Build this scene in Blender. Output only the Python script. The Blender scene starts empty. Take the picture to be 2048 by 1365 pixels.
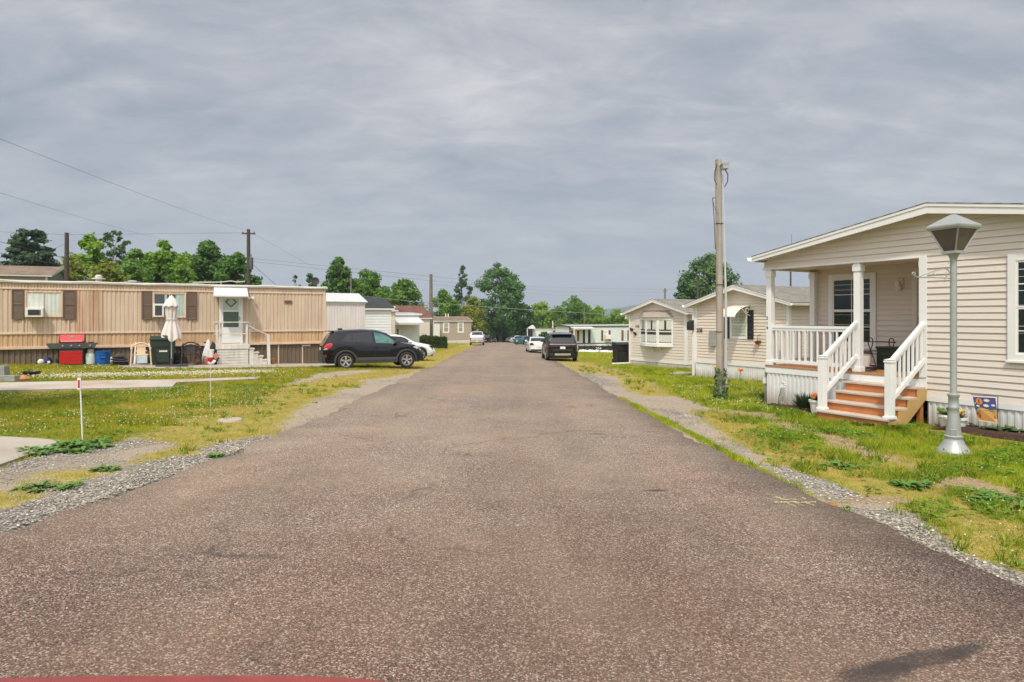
import bpy, math, random
import numpy as np
from mathutils import Vector, Matrix
SC = bpy.context.scene
COL = SC.collection
R = math.radians
F, CX, HOR, CAMZ = 1300.0, 1024.0, 635.0, 1.6      # the lens of the photograph in its own pixels

# ------------------------------------------------------------------ terrain
def sst(a, b, t):
    t = np.clip((t - a) / (b - a), 0, 1)
    return t * t * (3 - 2 * t)
def gz(x, y):
    x = np.asarray(x, float); y = np.asarray(y, float)
    far = 170.0
    zy = np.where(y < far, -.0265 * y, -.0265 * far - 1.2 * (1 - np.exp(-(y - far) / 45.0)))
    xl = -np.minimum(x, 0); xr = np.maximum(x, 0)
    zl = .026 * 45 * np.tanh(xl / 45.0)
    zr = -.02 * 50 * np.tanh(xr / 50.0) * sst(15, 38, y)
    return zy + zl + zr
def gzf(x, y): return float(gz(x, y))
def at(px, py, Y):
    return Vector(((px - CX) / F * Y, Y, CAMZ + (HOR - py) / F * Y))
def gp(px, py):
    a = (px - CX) / F; b = (HOR - py) / F
    lo, hi = .5, 400.0
    for _ in range(60):
        m = (lo + hi) / 2
        if CAMZ + b * m > gzf(a * m, m): lo = m
        else: hi = m
    return Vector((a * lo, lo, gzf(a * lo, lo)))
def onz(x, y, dz=0): return Vector((x, y, gzf(x, y) + dz))
class Frame:
    def __init__(s, x, y, z, deg):
        s.o = Vector((x, y, z)); s.deg = deg; s.c = math.cos(R(deg)); s.s = math.sin(R(deg))
    def loc(s, w):
        d = Vector(w) - s.o
        return Vector((d.x * s.c + d.y * s.s, -d.x * s.s + d.y * s.c, d.z))
    def world(s, l):
        l = Vector(l)
        return Vector((s.o.x + l.x * s.c - l.y * s.s, s.o.y + l.x * s.s + l.y * s.c, s.o.z + l.z))
    def hit(s, px, py, ax, v):
        a = s.loc((0, 0, CAMZ)); b = s.loc(at(px, py, 1.0)) - a
        t = (v - a[ax]) / b[ax]
        return a + b * t
    def lx(s, px, py, x0=0.): h = s.hit(px, py, 0, x0); return h.y, h.z
    def ly(s, px, py, y0=0.): h = s.hit(px, py, 1, y0); return h.x, h.z

# ------------------------------------------------------------------ mesh building
class MB:
    def __init__(s): s.v = []; s.f = []; s.sm = []
    def add(s, vs, fs, smooth=False):
        n = len(s.v); s.v += [tuple(p) for p in vs]
        s.f += [tuple(i + n for i in f) for f in fs]; s.sm += [smooth] * len(fs)
        return s
    def quad(s, a, b, c, d): return s.add([a, b, c, d], [(0, 1, 2, 3)])
    def poly(s, pts): return s.add(pts, [tuple(range(len(pts)))])
    def box(s, x0, x1, y0, y1, z0, z1):
        v = [(x0, y0, z0), (x1, y0, z0), (x1, y1, z0), (x0, y1, z0), (x0, y0, z1), (x1, y0, z1), (x1, y1, z1), (x0, y1, z1)]
        return s.add(v, [(0, 3, 2, 1), (4, 5, 6, 7), (0, 1, 5, 4), (1, 2, 6, 5), (2, 3, 7, 6), (3, 0, 4, 7)])
    def bar(s, a, b, w, h, up=(0, 0, 1)):
        a = Vector(a); b = Vector(b); d = (b - a).normalized(); up = Vector(up)
        if abs(d.dot(up)) > .99: up = Vector((1, 0, 0))
        r = d.cross(up).normalized(); u = r.cross(d)
        r = r * w / 2; u = u * h / 2
        v = [a - r - u, a + r - u, a + r + u, a - r + u, b - r - u, b + r - u, b + r + u, b - r + u]
        return s.add(v, [(0, 3, 2, 1), (4, 5, 6, 7), (0, 1, 5, 4), (1, 2, 6, 5), (2, 3, 7, 6), (3, 0, 4, 7)])
    def tube(s, pts, r, n=8, caps=True, closed=False):
        P = [Vector(p) for p in pts]; m = len(P)
        rr = r if isinstance(r, (list, tuple)) else [r] * m
        vs = []; prev = None
        for i in range(m):
            if closed: d = P[(i + 1) % m] - P[i - 1]
            else: d = P[min(i + 1, m - 1)] - P[max(i - 1, 0)]
            d = d.normalized()
            if prev is None:
                q = Vector((0, 0, 1)) if abs(d.z) < .9 else Vector((1, 0, 0))
                a = d.cross(q).normalized()
            else:
                a = (prev - d * prev.dot(d)).normalized()
            prev = a; b = d.cross(a)
            for k in range(n):
                t = 2 * math.pi * k / n
                vs.append(P[i] + (a * math.cos(t) + b * math.sin(t)) * rr[i])
        fs = []
        for i in range(m if closed else m - 1):
            j = (i + 1) % m
            for k in range(n):
                k2 = (k + 1) % n
                fs.append((i * n + k, i * n + k2, j * n + k2, j * n + k))
        s.add(vs, fs, True)
        if caps and not closed:
            s.add(vs[:n][::-1], [tuple(range(n))]); s.add(vs[-n:], [tuple(range(n))])
        return s
    def lathe(s, prof, c=(0, 0, 0), n=20, axis='z', smooth=True):
        c = Vector(c); vs = []
        for r, z in prof:
            for k in range(n):
                t = 2 * math.pi * k / n; a, b = r * math.cos(t), r * math.sin(t)
                vs.append(c + (Vector((a, b, z)) if axis == 'z' else Vector((a, z, b)) if axis == 'y' else Vector((z, a, b))))
        fs = [(i * n + k, i * n + (k + 1) % n, (i + 1) * n + (k + 1) % n, (i + 1) * n + k) for i in range(len(prof) - 1) for k in range(n)]
        return s.add(vs, fs, smooth)
    def prism(s, poly, ax, d0, d1):
        def P(a, b, d): return (d, a, b) if ax == 'x' else (a, d, b) if ax == 'y' else (a, b, d)
        n = len(poly)
        v = [P(a, b, d0) for a, b in poly] + [P(a, b, d1) for a, b in poly]
        fs = [tuple(range(n)), tuple(range(2 * n - 1, n - 1, -1))] + [(i, (i + 1) % n, n + (i + 1) % n, n + i) for i in range(n)]
        return s.add(v, fs)
    def blob(s, c, r, n=10, m=7, seed=0, amp=.15, sz=(1, 1, 1)):
        rnd = random.Random(seed); c = Vector(c); vs = []
        ph = [rnd.uniform(0, 6.28) for _ in range(6)]
        for i in range(m + 1):
            th = math.pi * i / m
            for k in range(n):
                t = 2 * math.pi * k / n
                q = 1 + amp * (math.sin(2 * t + ph[0] + 3 * th) + math.sin(3 * t + ph[1]) * math.sin(2 * th + ph[2]) + .6 * math.sin(5 * th + ph[3] + t)) / 2
                vs.append(c + Vector((math.sin(th) * math.cos(t) * sz[0], math.sin(th) * math.sin(t) * sz[1], math.cos(th) * sz[2])) * r * q)
        fs = [(i * n + k, i * n + (k + 1) % n, (i + 1) * n + (k + 1) % n, (i + 1) * n + k) for i in range(m) for k in range(n)]
        return s.add(vs, fs, True)
    def xf(s, M):
        s.v = [tuple(M @ Vector(p)) for p in s.v]; return s
    def build(s, name, mat, parent=None, loc=None, bevel=0, ang=40):
        me = bpy.data.meshes.new(name); me.from_pydata(s.v, [], s.f)
        me.polygons.foreach_set('use_smooth', s.sm)
        if any(s.sm): me.set_sharp_from_angle(angle=R(ang))
        me.materials.append(mat); me.update()
        o = bpy.data.objects.new(name, me); COL.objects.link(o)
        if parent is not None: o.parent = parent
        if loc is not None: o.location = loc
        if bevel:
            b = o.modifiers.new('bevel', 'BEVEL'); b.width = bevel; b.segments = 2; b.limit_method = 'ANGLE'; b.angle_limit = R(50)
        return o
def tag(o, label=None, cat=None, group=None, kind=None):
    if label: o['label'] = label
    if cat: o['category'] = cat
    if group: o['group'] = group
    if kind: o['kind'] = kind
    return o
def thing(name, label, cat, loc, rz=0, group=None):
    o = bpy.data.objects.new(name, None); COL.objects.link(o)
    o.location = loc; o.rotation_euler = (0, 0, rz); o.empty_display_size = .3
    return tag(o, label, cat, group)
def fthing(name, label, cat, fr, group=None): return thing(name, label, cat, fr.o, R(fr.deg), group)
def copy_tree(o, parent=None):
    c = o.copy(); COL.objects.link(c)
    if parent is not None: c.parent = parent
    for ch in list(o.children): copy_tree(ch, c)
    return c
def npmesh(name, V, Fc, mat, attr=None, smooth=False, k=4):
    """numpy verts (n,3), faces (m,k)"""
    me = bpy.data.meshes.new(name)
    V = np.asarray(V, np.float32); Fc = np.asarray(Fc, np.int32)
    me.vertices.add(len(V)); me.vertices.foreach_set('co', V.ravel())
    me.loops.add(Fc.size); me.loops.foreach_set('vertex_index', Fc.ravel())
    me.polygons.add(len(Fc)); me.polygons.foreach_set('loop_start', np.arange(0, Fc.size, k, dtype=np.int32))
    me.polygons.foreach_set('use_smooth', np.full(len(Fc), smooth))
    if attr is not None:
        for nm, a in attr.items():
            at_ = me.attributes.new(nm, 'FLOAT_COLOR', 'POINT')
            a4 = np.ones((len(V), 4), np.float32); a4[:, :a.shape[1]] = a
            at_.data.foreach_set('color', a4.ravel())
    me.materials.append(mat); me.update(calc_edges=True); me.validate()
    o = bpy.data.objects.new(name, me); COL.objects.link(o)
    return o

# ------------------------------------------------------------------ materials
class NT:
    def __init__(s, m): s.t = m.node_tree; s.n = s.t.nodes; s.l = s.t.links
    def new(s, ty, **kw):
        n = s.n.new(ty)
        for k, v in kw.items():
            if k.startswith('i_'): n.inputs[k[2:].replace('_', ' ')].default_value = v
            elif k.startswith('n') and k[1:].isdigit(): n.inputs[int(k[1:])].default_value = v
            else: setattr(n, k, v)
        return n
    def ln(s, a, ao, b, bi): s.l.new(a.outputs[ao], b.inputs[bi])
    def noise(s, co, scale, detail=4, rough=.55, dist=0):
        n = s.new('ShaderNodeTexNoise'); n.inputs['Scale'].default_value = scale; n.inputs['Detail'].default_value = detail
        n.inputs['Roughness'].default_value = rough; n.inputs['Distortion'].default_value = dist
        if co is not None: s.l.new(co, n.inputs['Vector'])
        return n.outputs['Fac']
    def ramp(s, fac, stops, interp='LINEAR'):
        r = s.new('ShaderNodeValToRGB'); e = r.color_ramp.elements; r.color_ramp.interpolation = interp
        while len(e) < len(stops): e.new(.5)
        for q, (p, c) in zip(e, stops):
            q.position = p; q.color = (c, c, c, 1) if isinstance(c, (int, float)) else (*c, 1)
        s.l.new(fac, r.inputs[0]); return r.outputs[0]
    def mix(s, fac, a, b, blend='MIX'):
        n = s.new('ShaderNodeMix', data_type='RGBA', blend_type=blend)
        for sock, v in ((n.inputs['Factor'], fac), (n.inputs[6], a), (n.inputs[7], b)):
            if isinstance(v, (int, float)): sock.default_value = v if sock == n.inputs['Factor'] else (v, v, v, 1)
            elif isinstance(v, tuple): sock.default_value = (*v, 1)
            else: s.l.new(v, sock)
        return n.outputs[2]
    def math(s, op, a, b=0, c=0):
        n = s.new('ShaderNodeMath', operation=op)
        for i, v in enumerate((a, b, c)):
            if isinstance(v, (int, float)): n.inputs[i].default_value = v
            else: s.l.new(v, n.inputs[i])
        return n.outputs[0]
    def mapping(s, co, sc=(1, 1, 1), rot=(0, 0, 0), loc=(0, 0, 0)):
        n = s.new('ShaderNodeMapping'); n.inputs['Scale'].default_value = sc; n.inputs['Rotation'].default_value = rot; n.inputs['Location'].default_value = loc
        s.l.new(co, n.inputs['Vector']); return n.outputs[0]
def newmat(name):
    m = bpy.data.materials.new(name); m.use_nodes = True
    k = NT(m); b = k.n['Principled BSDF']
    return m, k, b
def mat(name, col, rough=.6, metal=0, var=.12, vs=3., grime=.0, streak=0, bump=0, bs=80., coat=0, spec=.5, grimecol=None, low=0):
    m, k, b = newmat(name)
    tc = k.new('ShaderNodeTexCoord'); co = tc.outputs['Object']
    n1 = k.noise(co, vs, 5)
    f = k.ramp(n1, [(.25, 1 - var), (.75, 1 + var * .6)])
    c = k.mix(1, col, f, 'MULTIPLY')
    n2 = k.noise(co, vs * 14, 3)
    c = k.mix(1, c, k.ramp(n2, [(.3, 1 - var * .35), (.7, 1.0)]), 'MULTIPLY')
    if streak:
        sv = k.mapping(co, (7, 7, .35))
        s_ = k.ramp(k.noise(sv, 1.3, 4, .6), [(.45, 0), (.72, 1)])
        c = k.mix(k.math('MULTIPLY', s_, streak), c, grimecol or tuple(q * .45 for q in col))
    if grime:
        g = k.ramp(k.noise(co, vs * .7, 6, .65), [(.5, 0), (.75, 1)])
        c = k.mix(k.math('MULTIPLY', g, grime), c, grimecol or tuple(q * .4 for q in col))
    if low:
        sz_ = k.new('ShaderNodeSeparateXYZ'); k.l.new(co, sz_.inputs[0])
        d_ = k.ramp(k.math('ADD', sz_.outputs[2], k.math('MULTIPLY', k.math('SUBTRACT', k.noise(k.mapping(co, (3, 3, .6)), 2.2, 5), .5), .5)), [(.0, low), (.34, 0)])
        c = k.mix(d_, c, (.30, .235, .16))
    k.l.new(c, b.inputs['Base Color'])
    b.inputs['Metallic'].default_value = metal; b.inputs['Coat Weight'].default_value = coat; b.inputs['Coat Roughness'].default_value = .05
    b.inputs['Specular IOR Level'].default_value = spec
    k.l.new(k.ramp(n2, [(.3, max(rough - .08, .02)), (.7, min(rough + .08, 1))]), b.inputs['Roughness'])
    if bump:
        bn = k.new('ShaderNodeBump', i_Strength=bump, i_Distance=.02)
        k.l.new(k.noise(co, bs, 4), bn.inputs['Height']); k.l.new(bn.outputs[0], b.inputs['Normal'])
    return m
def attrmat(name, rough=.7, transl=0., gain=1., spec=.3):
    m, k, b = newmat(name)
    a = k.new('ShaderNodeAttribute', attribute_name='col')
    k.l.new(a.outputs['Color'], b.inputs['Base Color']); b.inputs['Roughness'].default_value = rough
    b.inputs['Specular IOR Level'].default_value = spec
    if transl:
        t = k.new('ShaderNodeBsdfTranslucent'); k.l.new(a.outputs['Color'], t.inputs['Color'])
        mx = k.new('ShaderNodeMixShader'); mx.inputs[0].default_value = transl
        k.ln(b, 0, mx, 1); k.ln(t, 0, mx, 2); k.ln(mx, 0, k.n['Material Output'], 0)
    return m
def clearglass(name, tint=(.97, .98, .98), minf=.11):
    m, k, b = newmat(name)
    tr = k.new('ShaderNodeBsdfTransparent'); tr.inputs[0].default_value = (*tint, 1)
    gl = k.new('ShaderNodeBsdfGlossy'); gl.inputs['Roughness'].default_value = .03
    mx = k.new('ShaderNodeMixShader'); mx.inputs[0].default_value = minf; k.ln(tr, 0, mx, 1); k.ln(gl, 0, mx, 2)
    k.ln(mx, 0, k.n['Material Output'], 0)
    return m
M = {}
def mm():
    M['vinyl_beige'] = mat('vinyl_beige', (.665, .60, .53), .5, var=.05, vs=.8, grime=.08)
    M['vinyl_beige2'] = mat('vinyl_beige_two', (.70, .615, .52), .5, var=.06, vs=.8, grime=.1)
    M['vinyl_tan'] = mat('vinyl_tan', (.40, .33, .25), .5, var=.06, vs=.8, grime=.1)
    M['vinyl_white'] = mat('vinyl_white', (.72, .74, .74), .5, var=.05, vs=.8, grime=.1)
    M['vinyl_pale'] = mat('vinyl_pale_green', (.62, .70, .68), .5, var=.05, vs=.8, grime=.1)
    M['white'] = mat('white_trim', (.76, .76, .74), .4, var=.05, vs=2, grime=.06)
    M['white_rail'] = mat('white_rail', (.78, .79, .78), .35, var=.04, vs=2)
    M['skirt_white'] = mat('white_skirting', (.70, .71, .70), .45, var=.06, vs=1.5, grime=.2, low=.8, grimecol=(.42, .40, .34))
    M['tan_rib'] = mat('tan_ribbed_metal', (.60, .475, .36), .5, var=.12, vs=.7, streak=.45, grimecol=(.40, .24, .13), grime=.14)
    M['tan_worn'] = mat('tan_weathered_sheet', (.56, .39, .26), .55, var=.14, vs=.9, streak=.95, grimecol=(.33, .16, .08), grime=.2)
    M['tan_low'] = mat('tan_lower_metal', (.60, .41, .235), .5, var=.14, vs=.9, streak=.6, grimecol=(.30, .14, .06))
    M['tan_trim'] = mat('tan_trim', (.66, .50, .37), .45, var=.08, vs=1.2, streak=.3, grimecol=(.35, .2, .12))
    M['roof_edge'] = mat('weathered_white_metal', (.60, .57, .52), .45, var=.12, vs=1.5, grime=.35, grimecol=(.34, .27, .2))
    M['skirt_brown'] = mat('brown_skirting', (.155, .115, .075), .6, var=.16, vs=1.3, streak=.35, grimecol=(.06, .05, .04))
    M['brown'] = mat('brown_shutter', (.125, .080, .050), .55, var=.1, vs=4)
    M['blackish'] = mat('black_shutter', (.018, .018, .024), .5, var=.1, vs=4)
    M['black_plastic'] = mat('black_plastic', (.02, .02, .022), .45, var=.12, vs=5)
    M['black_iron'] = mat('black_iron', (.015, .015, .015), .5, var=.2, vs=8)
    M['dark'] = mat('unlit_interior_shade', (.015, .018, .018), .6, var=.2, vs=3)  # near-black colour painted in for unlit interiors where no opening is cut
    M['glass_dark'] = mat('dark_glass', (.012, .022, .024), .06, var=.3, vs=1.2, spec=.6)
    M['glass'] = clearglass('window_glass')
    M['curtain'] = mat('curtain_cloth', (.70, .71, .66), .9, var=.12, vs=2.5)
    M['curtain_green'] = mat('curtain_pale_green', (.45, .58, .52), .9, var=.15, vs=2.5)
    M['blind'] = mat('window_blind', (.22, .30, .28), .8, var=.15, vs=1.5)
    M['wood_new'] = mat('fresh_orange_wood', (.51, .19, .055), .55, var=.25, vs=3, streak=.0, grime=.25, grimecol=(.30, .08, .025))
    M['wood_tread'] = mat('weathered_tread', (.56, .47, .40), .65, var=.18, vs=4, grime=.3, grimecol=(.36, .27, .2))
    M['wood_side'] = mat('yellow_pine', (.52, .33, .13), .6, var=.2, vs=3, grime=.15)
    M['deck_wood'] = mat('deck_wood', (.46, .22, .10), .6, var=.2, vs=3, grime=.3, grimecol=(.2, .1, .06))
    M['old_wood_white'] = mat('peeling_white_wood', (.66, .64, .58), .7, var=.16, vs=3, grime=.45, streak=.3, grimecol=(.30, .26, .2))
    M['pole_wood'] = mat('pole_wood', (.40, .355, .30), .85, var=.25, vs=2, streak=.8, grimecol=(.20, .15, .10), bump=.5, bs=40)
    M['pole_dark'] = mat('dark_pole_wood', (.075, .055, .045), .8, var=.25, vs=2, streak=.5)
    M['pole_grey'] = mat('grey_pole_wood', (.19, .17, .12), .8, var=.25, vs=2, streak=.6)
    M['galv'] = mat('silver_painted_metal', (.39, .41, .395), .42, metal=.35, var=.12, vs=4, grime=.45, grimecol=(.26, .26, .25), bump=.1, bs=30)
    M['lamp_glass'] = mat('frosted_brown_glass', (.105, .085, .065), .35, var=.25, vs=9)
    M['concrete'] = mat('concrete', (.42, .37, .31), .85, var=.2, vs=1.2, grime=.4, grimecol=(.28, .20, .14), bump=.3, bs=50)
    M['concrete_rust'] = mat('rust_stained_concrete', (.50, .44, .38), .85, var=.15, vs=.8, grime=.75, grimecol=(.33, .15, .07), bump=.3, bs=50)
    M['red_paint'] = mat('red_enamel', (.50, .010, .012), .3, var=.12, vs=4, coat=.4)
    M['red_lid'] = mat('red_lid_enamel', (.55, .035, .030), .3, var=.08, vs=4, coat=.5)
    M['grey_dark'] = mat('dark_grey_metal', (.07, .075, .075), .5, var=.15, vs=5)
    M['chrome'] = mat('bright_metal', (.65, .65, .65), .25, metal=.9, var=.05, vs=5)
    M['blue_plastic'] = mat('blue_plastic', (.008, .11, .42), .4, var=.1, vs=4)
    M['tank'] = mat('pale_tank_enamel', (.60, .66, .60), .4, var=.1, vs=4, grime=.2)
    M['green_plastic'] = mat('dark_green_plastic', (.022, .040, .026), .5, var=.15, vs=4, grime=.15)
    M['beige_plastic'] = mat('beige_plastic', (.66, .50, .33), .4, var=.06, vs=4)
    M['umbrella'] = mat('off_white_canvas', (.72, .66, .63), .85, var=.1, vs=5, grime=.15)
    M['wicker'] = mat('dark_wicker', (.055, .042, .036), .7, var=.3, vs=20)
    M['white_plastic'] = mat('white_plastic', (.75, .74, .70), .45, var=.06, vs=4, grime=.1)
    M['terracotta'] = mat('terracotta', (.45, .22, .10), .7, var=.12, vs=6)
    M['cloth_dark'] = mat('dark_cloth', (.03, .026, .03), .85, var=.3, vs=8)
    M['cloth_mix'] = mat('pinkish_cloth', (.5, .22, .17), .85, var=.35, vs=9)
    M['purple'] = mat('violet_plastic', (.055, .035, .22), .45, var=.2, vs=8)
    M['shingle_grey'] = shingles('grey_shingles', (.27, .25, .215), (.19, .175, .15))
    M['shingle_brown'] = shingles('brown_shingles', (.27, .195, .14), (.19, .135, .10))
    M['shingle_red'] = shingles('reddish_shingles', (.20, .092, .068), (.145, .066, .05))
    M['shingle_dark'] = shingles('dark_shingles', (.045, .055, .055), (.03, .036, .036))
    M['roof_white'] = mat('white_coated_roof', (.57, .58, .58), .5, var=.1, vs=.7, grime=.2)
    M['roof_tar'] = mat('brown_roof_edge', (.11, .065, .05), .6, var=.2, vs=1)
    M['pink_rib'] = mat('pinkish_white_metal', (.70, .64, .62), .5, var=.07, vs=.9, streak=.25)
    M['mulch'] = mat('dark_mulch', (.075, .036, .024), .95, var=.6, vs=18, bump=1, bs=70)
    M['hill'] = mat('far_forest', (.045, .085, .05), .9, var=.3, vs=.01)
    M['leaf'] = attrmat('leaf_green', .6, .45)
    M['blade'] = attrmat('grass_blade', .75, .3, spec=.08)
    M['stone'] = attrmat('loose_stone', .85)
    M['bark'] = mat('bark', (.11, .085, .06), .9, var=.3, vs=3, bump=.6, bs=20)
    M['bark_pale'] = mat('pale_bark', (.34, .31, .26), .9, var=.3, vs=3)
    M['wire'] = mat('black_cable', (.07, .075, .085), .6, var=.1)
    M['wire_pale'] = mat('pale_cable', (.26, .30, .24), .5, var=.1)
    M['conduit'] = mat('grey_conduit', (.52, .54, .54), .4, var=.08)
    M['tyre'] = mat('tyre_rubber', (.016, .016, .017), .75, var=.2, vs=10)
    M['alloy'] = mat('alloy_rim', (.62, .62, .63), .25, metal=.85, var=.05)
    M['car_black'] = mat('navy_black_paint', (.004, .0045, .009), .14, var=.05, coat=.35, spec=.35)
    M['car_black2'] = mat('black_paint', (.007, .009, .012), .16, var=.05, coat=.45, spec=.35)
    M['car_white'] = mat('white_paint', (.74, .75, .75), .2, var=.03, coat=.8)
    M['car_silver'] = mat('pale_silver_paint', (.58, .59, .60), .25, metal=.3, var=.03, coat=.8)
    M['car_blue'] = mat('teal_blue_paint', (.03, .13, .20), .2, metal=.2, var=.05, coat=.8)
    M['cladding'] = mat('grey_cladding', (.045, .045, .047), .6, var=.1, vs=6)
    M['car_glass'] = mat('tinted_car_glass', (.010, .014, .018), .05, var=.1, spec=.7)
    M['car_glass_lookthrough'] = mat('teal_lookthrough_glass', (.07, .20, .19), .05, var=.75, vs=3.2, spec=.7)  # opaque teal; light seen through the window is painted into this colour
    M['tail_red'] = mat('red_tail_lamp', (.50, .006, .010), .15, var=.1, vs=8, coat=.6)
    M['tail_dark'] = mat('dark_red_tail_lamp', (.07, .012, .014), .15, var=.1, vs=8, coat=.6)
    M['lamp_clear'] = mat('clear_headlamp', (.55, .50, .45), .12, var=.2, vs=8, coat=.6)
    M['orange'] = mat('orange_flower', (.75, .16, .04), .6, var=.2, vs=10)
    M['red_flower'] = mat('red_flower', (.45, .012, .025), .6, var=.25, vs=20)
    M['stake_red'] = mat('red_reflector', (.40, .008, .012), .3, var=.05)
    M['paint_yellow'] = wornpaint('faded_yellow_paint', (.60, .53, .30))
    M['brick'] = mat('brick_red', (.36, .15, .10), .85, var=.25, vs=9)
    M['ink'] = mat('black_lettering', (.012, .010, .010), .5, var=.1)
    M['cover'] = mat('orange_rusty_iron', (.48, .43, .36), .7, var=.3, vs=4, grime=.7, grimecol=(.42, .13, .06))
def wornpaint(name, col):
    m, k, b = newmat(name); ge = k.new('ShaderNodeNewGeometry'); co = ge.outputs['Position']
    b.inputs['Base Color'].default_value = (*col, 1); b.inputs['Roughness'].default_value = .85
    tr = k.new('ShaderNodeBsdfTransparent'); mx = k.new('ShaderNodeMixShader')
    f = k.ramp(k.math('ADD', k.math('MULTIPLY', k.noise(co, 95, 3, .6), .6), k.math('MULTIPLY', k.noise(co, 11, 3), .4)), [(.46, 0), (.56, .85)])
    k.l.new(f, mx.inputs[0]); k.ln(tr, 0, mx, 1); k.ln(b, 0, mx, 2); k.ln(mx, 0, k.n['Material Output'], 0); return m
def shingles(name, c1, c2):
    m, k, b = newmat(name)
    tc = k.new('ShaderNodeTexCoord'); co = tc.outputs['UV']
    br = k.new('ShaderNodeTexBrick'); k.l.new(co, br.inputs['Vector'])
    br.inputs['Color1'].default_value = (*c1, 1); br.inputs['Color2'].default_value = (*c2, 1); br.inputs['Mortar'].default_value = (*[q * .45 for q in c2], 1)
    br.inputs['Scale'].default_value = 1; br.inputs['Mortar Size'].default_value = .006; br.inputs['Brick Width'].default_value = .22; br.inputs['Row Height'].default_value = .14
    ob = tc.outputs['Object']
    c = k.mix(1, br.outputs[0], k.ramp(k.noise(ob, 1.1, 5), [(.3, .78), (.7, 1.15)]), 'MULTIPLY')
    c = k.mix(1, c, k.ramp(k.noise(ob, 60, 2), [(.3, .75), (.7, 1.15)]), 'MULTIPLY')
    k.l.new(c, b.inputs['Base Color']); b.inputs['Roughness'].default_value = .9
    bn = k.new('ShaderNodeBump', i_Strength=.5, i_Distance=.01); k.l.new(br.outputs['Fac'], bn.inputs['Height']); bn.invert = True
    k.l.new(bn.outputs[0], b.inputs['Normal'])
    return m
mm()
# ------------------------------------------------------------------ camera, sky, sun
cam = bpy.data.cameras.new('camera'); camo = bpy.data.objects.new('camera', cam); COL.objects.link(camo)
camo.location = (0, 0, CAMZ); camo.rotation_euler = (R(90), 0, 0)
cam.sensor_width = 36; cam.lens = 36 * F / 2048; cam.shift_y = -(682.5 - HOR) / 2048; cam.clip_end = 9000; cam.clip_start = .05
SC.camera = camo
SC.view_settings.view_transform = 'Standard'; SC.view_settings.look = 'None'; SC.view_settings.exposure = .45; SC.view_settings.gamma = 1
SC.cycles.max_bounces = 6; SC.cycles.use_denoising = True; SC.cycles.transparent_max_bounces = 12
SUND = Vector((.15, .68, -1.0)).normalized()
w = bpy.data.worlds.new('World'); SC.world = w; w.use_nodes = True
k = NT(w); bg = k.n['Background']; out = k.n['World Output']
sky = k.new('ShaderNodeTexSky', sky_type='NISHITA', sun_disc=False, sun_elevation=math.asin(-SUND.z), sun_rotation=R(180), dust_density=2.5)
k.ln(sky, 0, bg, 0); bg.inputs[1].default_value = .07
tc = k.new('ShaderNodeTexCoord'); sp = k.new('ShaderNodeSeparateXYZ'); k.ln(tc, 'Generated', sp, 0)
zc = k.math('ADD', k.math('MAXIMUM', sp.outputs[2], 0.0), .24)
cb = k.new('ShaderNodeCombineXYZ'); k.l.new(k.math('DIVIDE', sp.outputs[0], zc), cb.inputs[0]); k.l.new(k.math('DIVIDE', sp.outputs[1], zc), cb.inputs[1])
cv = cb.outputs[0]
na = k.noise(k.mapping(cv, (.8, 1.2, 1), (0, 0, .5), (3.3, 1.2, 0)), 1.5, 8, .60, .35)
nb = k.noise(k.mapping(cv, (1.0, 1.9, 1), (0, 0, -.35), (7.2, 4.4, 0)), 3.4, 9, .64, .5)
nc = k.noise(k.mapping(cv, (.5, .8, 1), (0, 0, .2), (1.2, 9.4, 0)), .8, 3, .5)
s = k.math('ADD', k.math('MULTIPLY', na, .38), k.math('ADD', k.math('MULTIPLY', nb, .36), k.math('MULTIPLY', nc, .26)))
ccol = k.ramp(s, [(.38, (.238, .268, .318)), (.445, (.292, .320, .365)), (.50, (.358, .373, .410)), (.545, (.415, .422, .450)), (.62, (.54, .535, .545))])
hor = k.ramp(sp.outputs[2], [(0.0, 1.0), (.26, 0.0)], 'EASE')
ccol = k.mix(k.math('MULTIPLY', hor, .62), ccol, (.285, .338, .378))
# fill glow added to the unseen overcast round the sun, high behind the camera
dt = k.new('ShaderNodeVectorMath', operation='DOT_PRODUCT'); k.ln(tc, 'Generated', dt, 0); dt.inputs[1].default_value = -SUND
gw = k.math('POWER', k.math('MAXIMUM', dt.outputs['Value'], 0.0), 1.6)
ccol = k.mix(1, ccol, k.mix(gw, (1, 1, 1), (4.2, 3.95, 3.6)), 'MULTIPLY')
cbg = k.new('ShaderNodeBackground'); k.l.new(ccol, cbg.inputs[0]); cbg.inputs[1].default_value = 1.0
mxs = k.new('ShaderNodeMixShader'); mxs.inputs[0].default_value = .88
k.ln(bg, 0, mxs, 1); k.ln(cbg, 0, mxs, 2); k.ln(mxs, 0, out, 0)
sl = bpy.data.lights.new('sun', 'SUN'); so = bpy.data.objects.new('sun', sl); COL.objects.link(so)
sl.energy = 2.35; sl.angle = R(3); sl.color = (1, .93, .80)
so.rotation_euler = SUND.to_track_quat('-Z', 'Y').to_euler(); so.location = (0, -20, 30)

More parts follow.
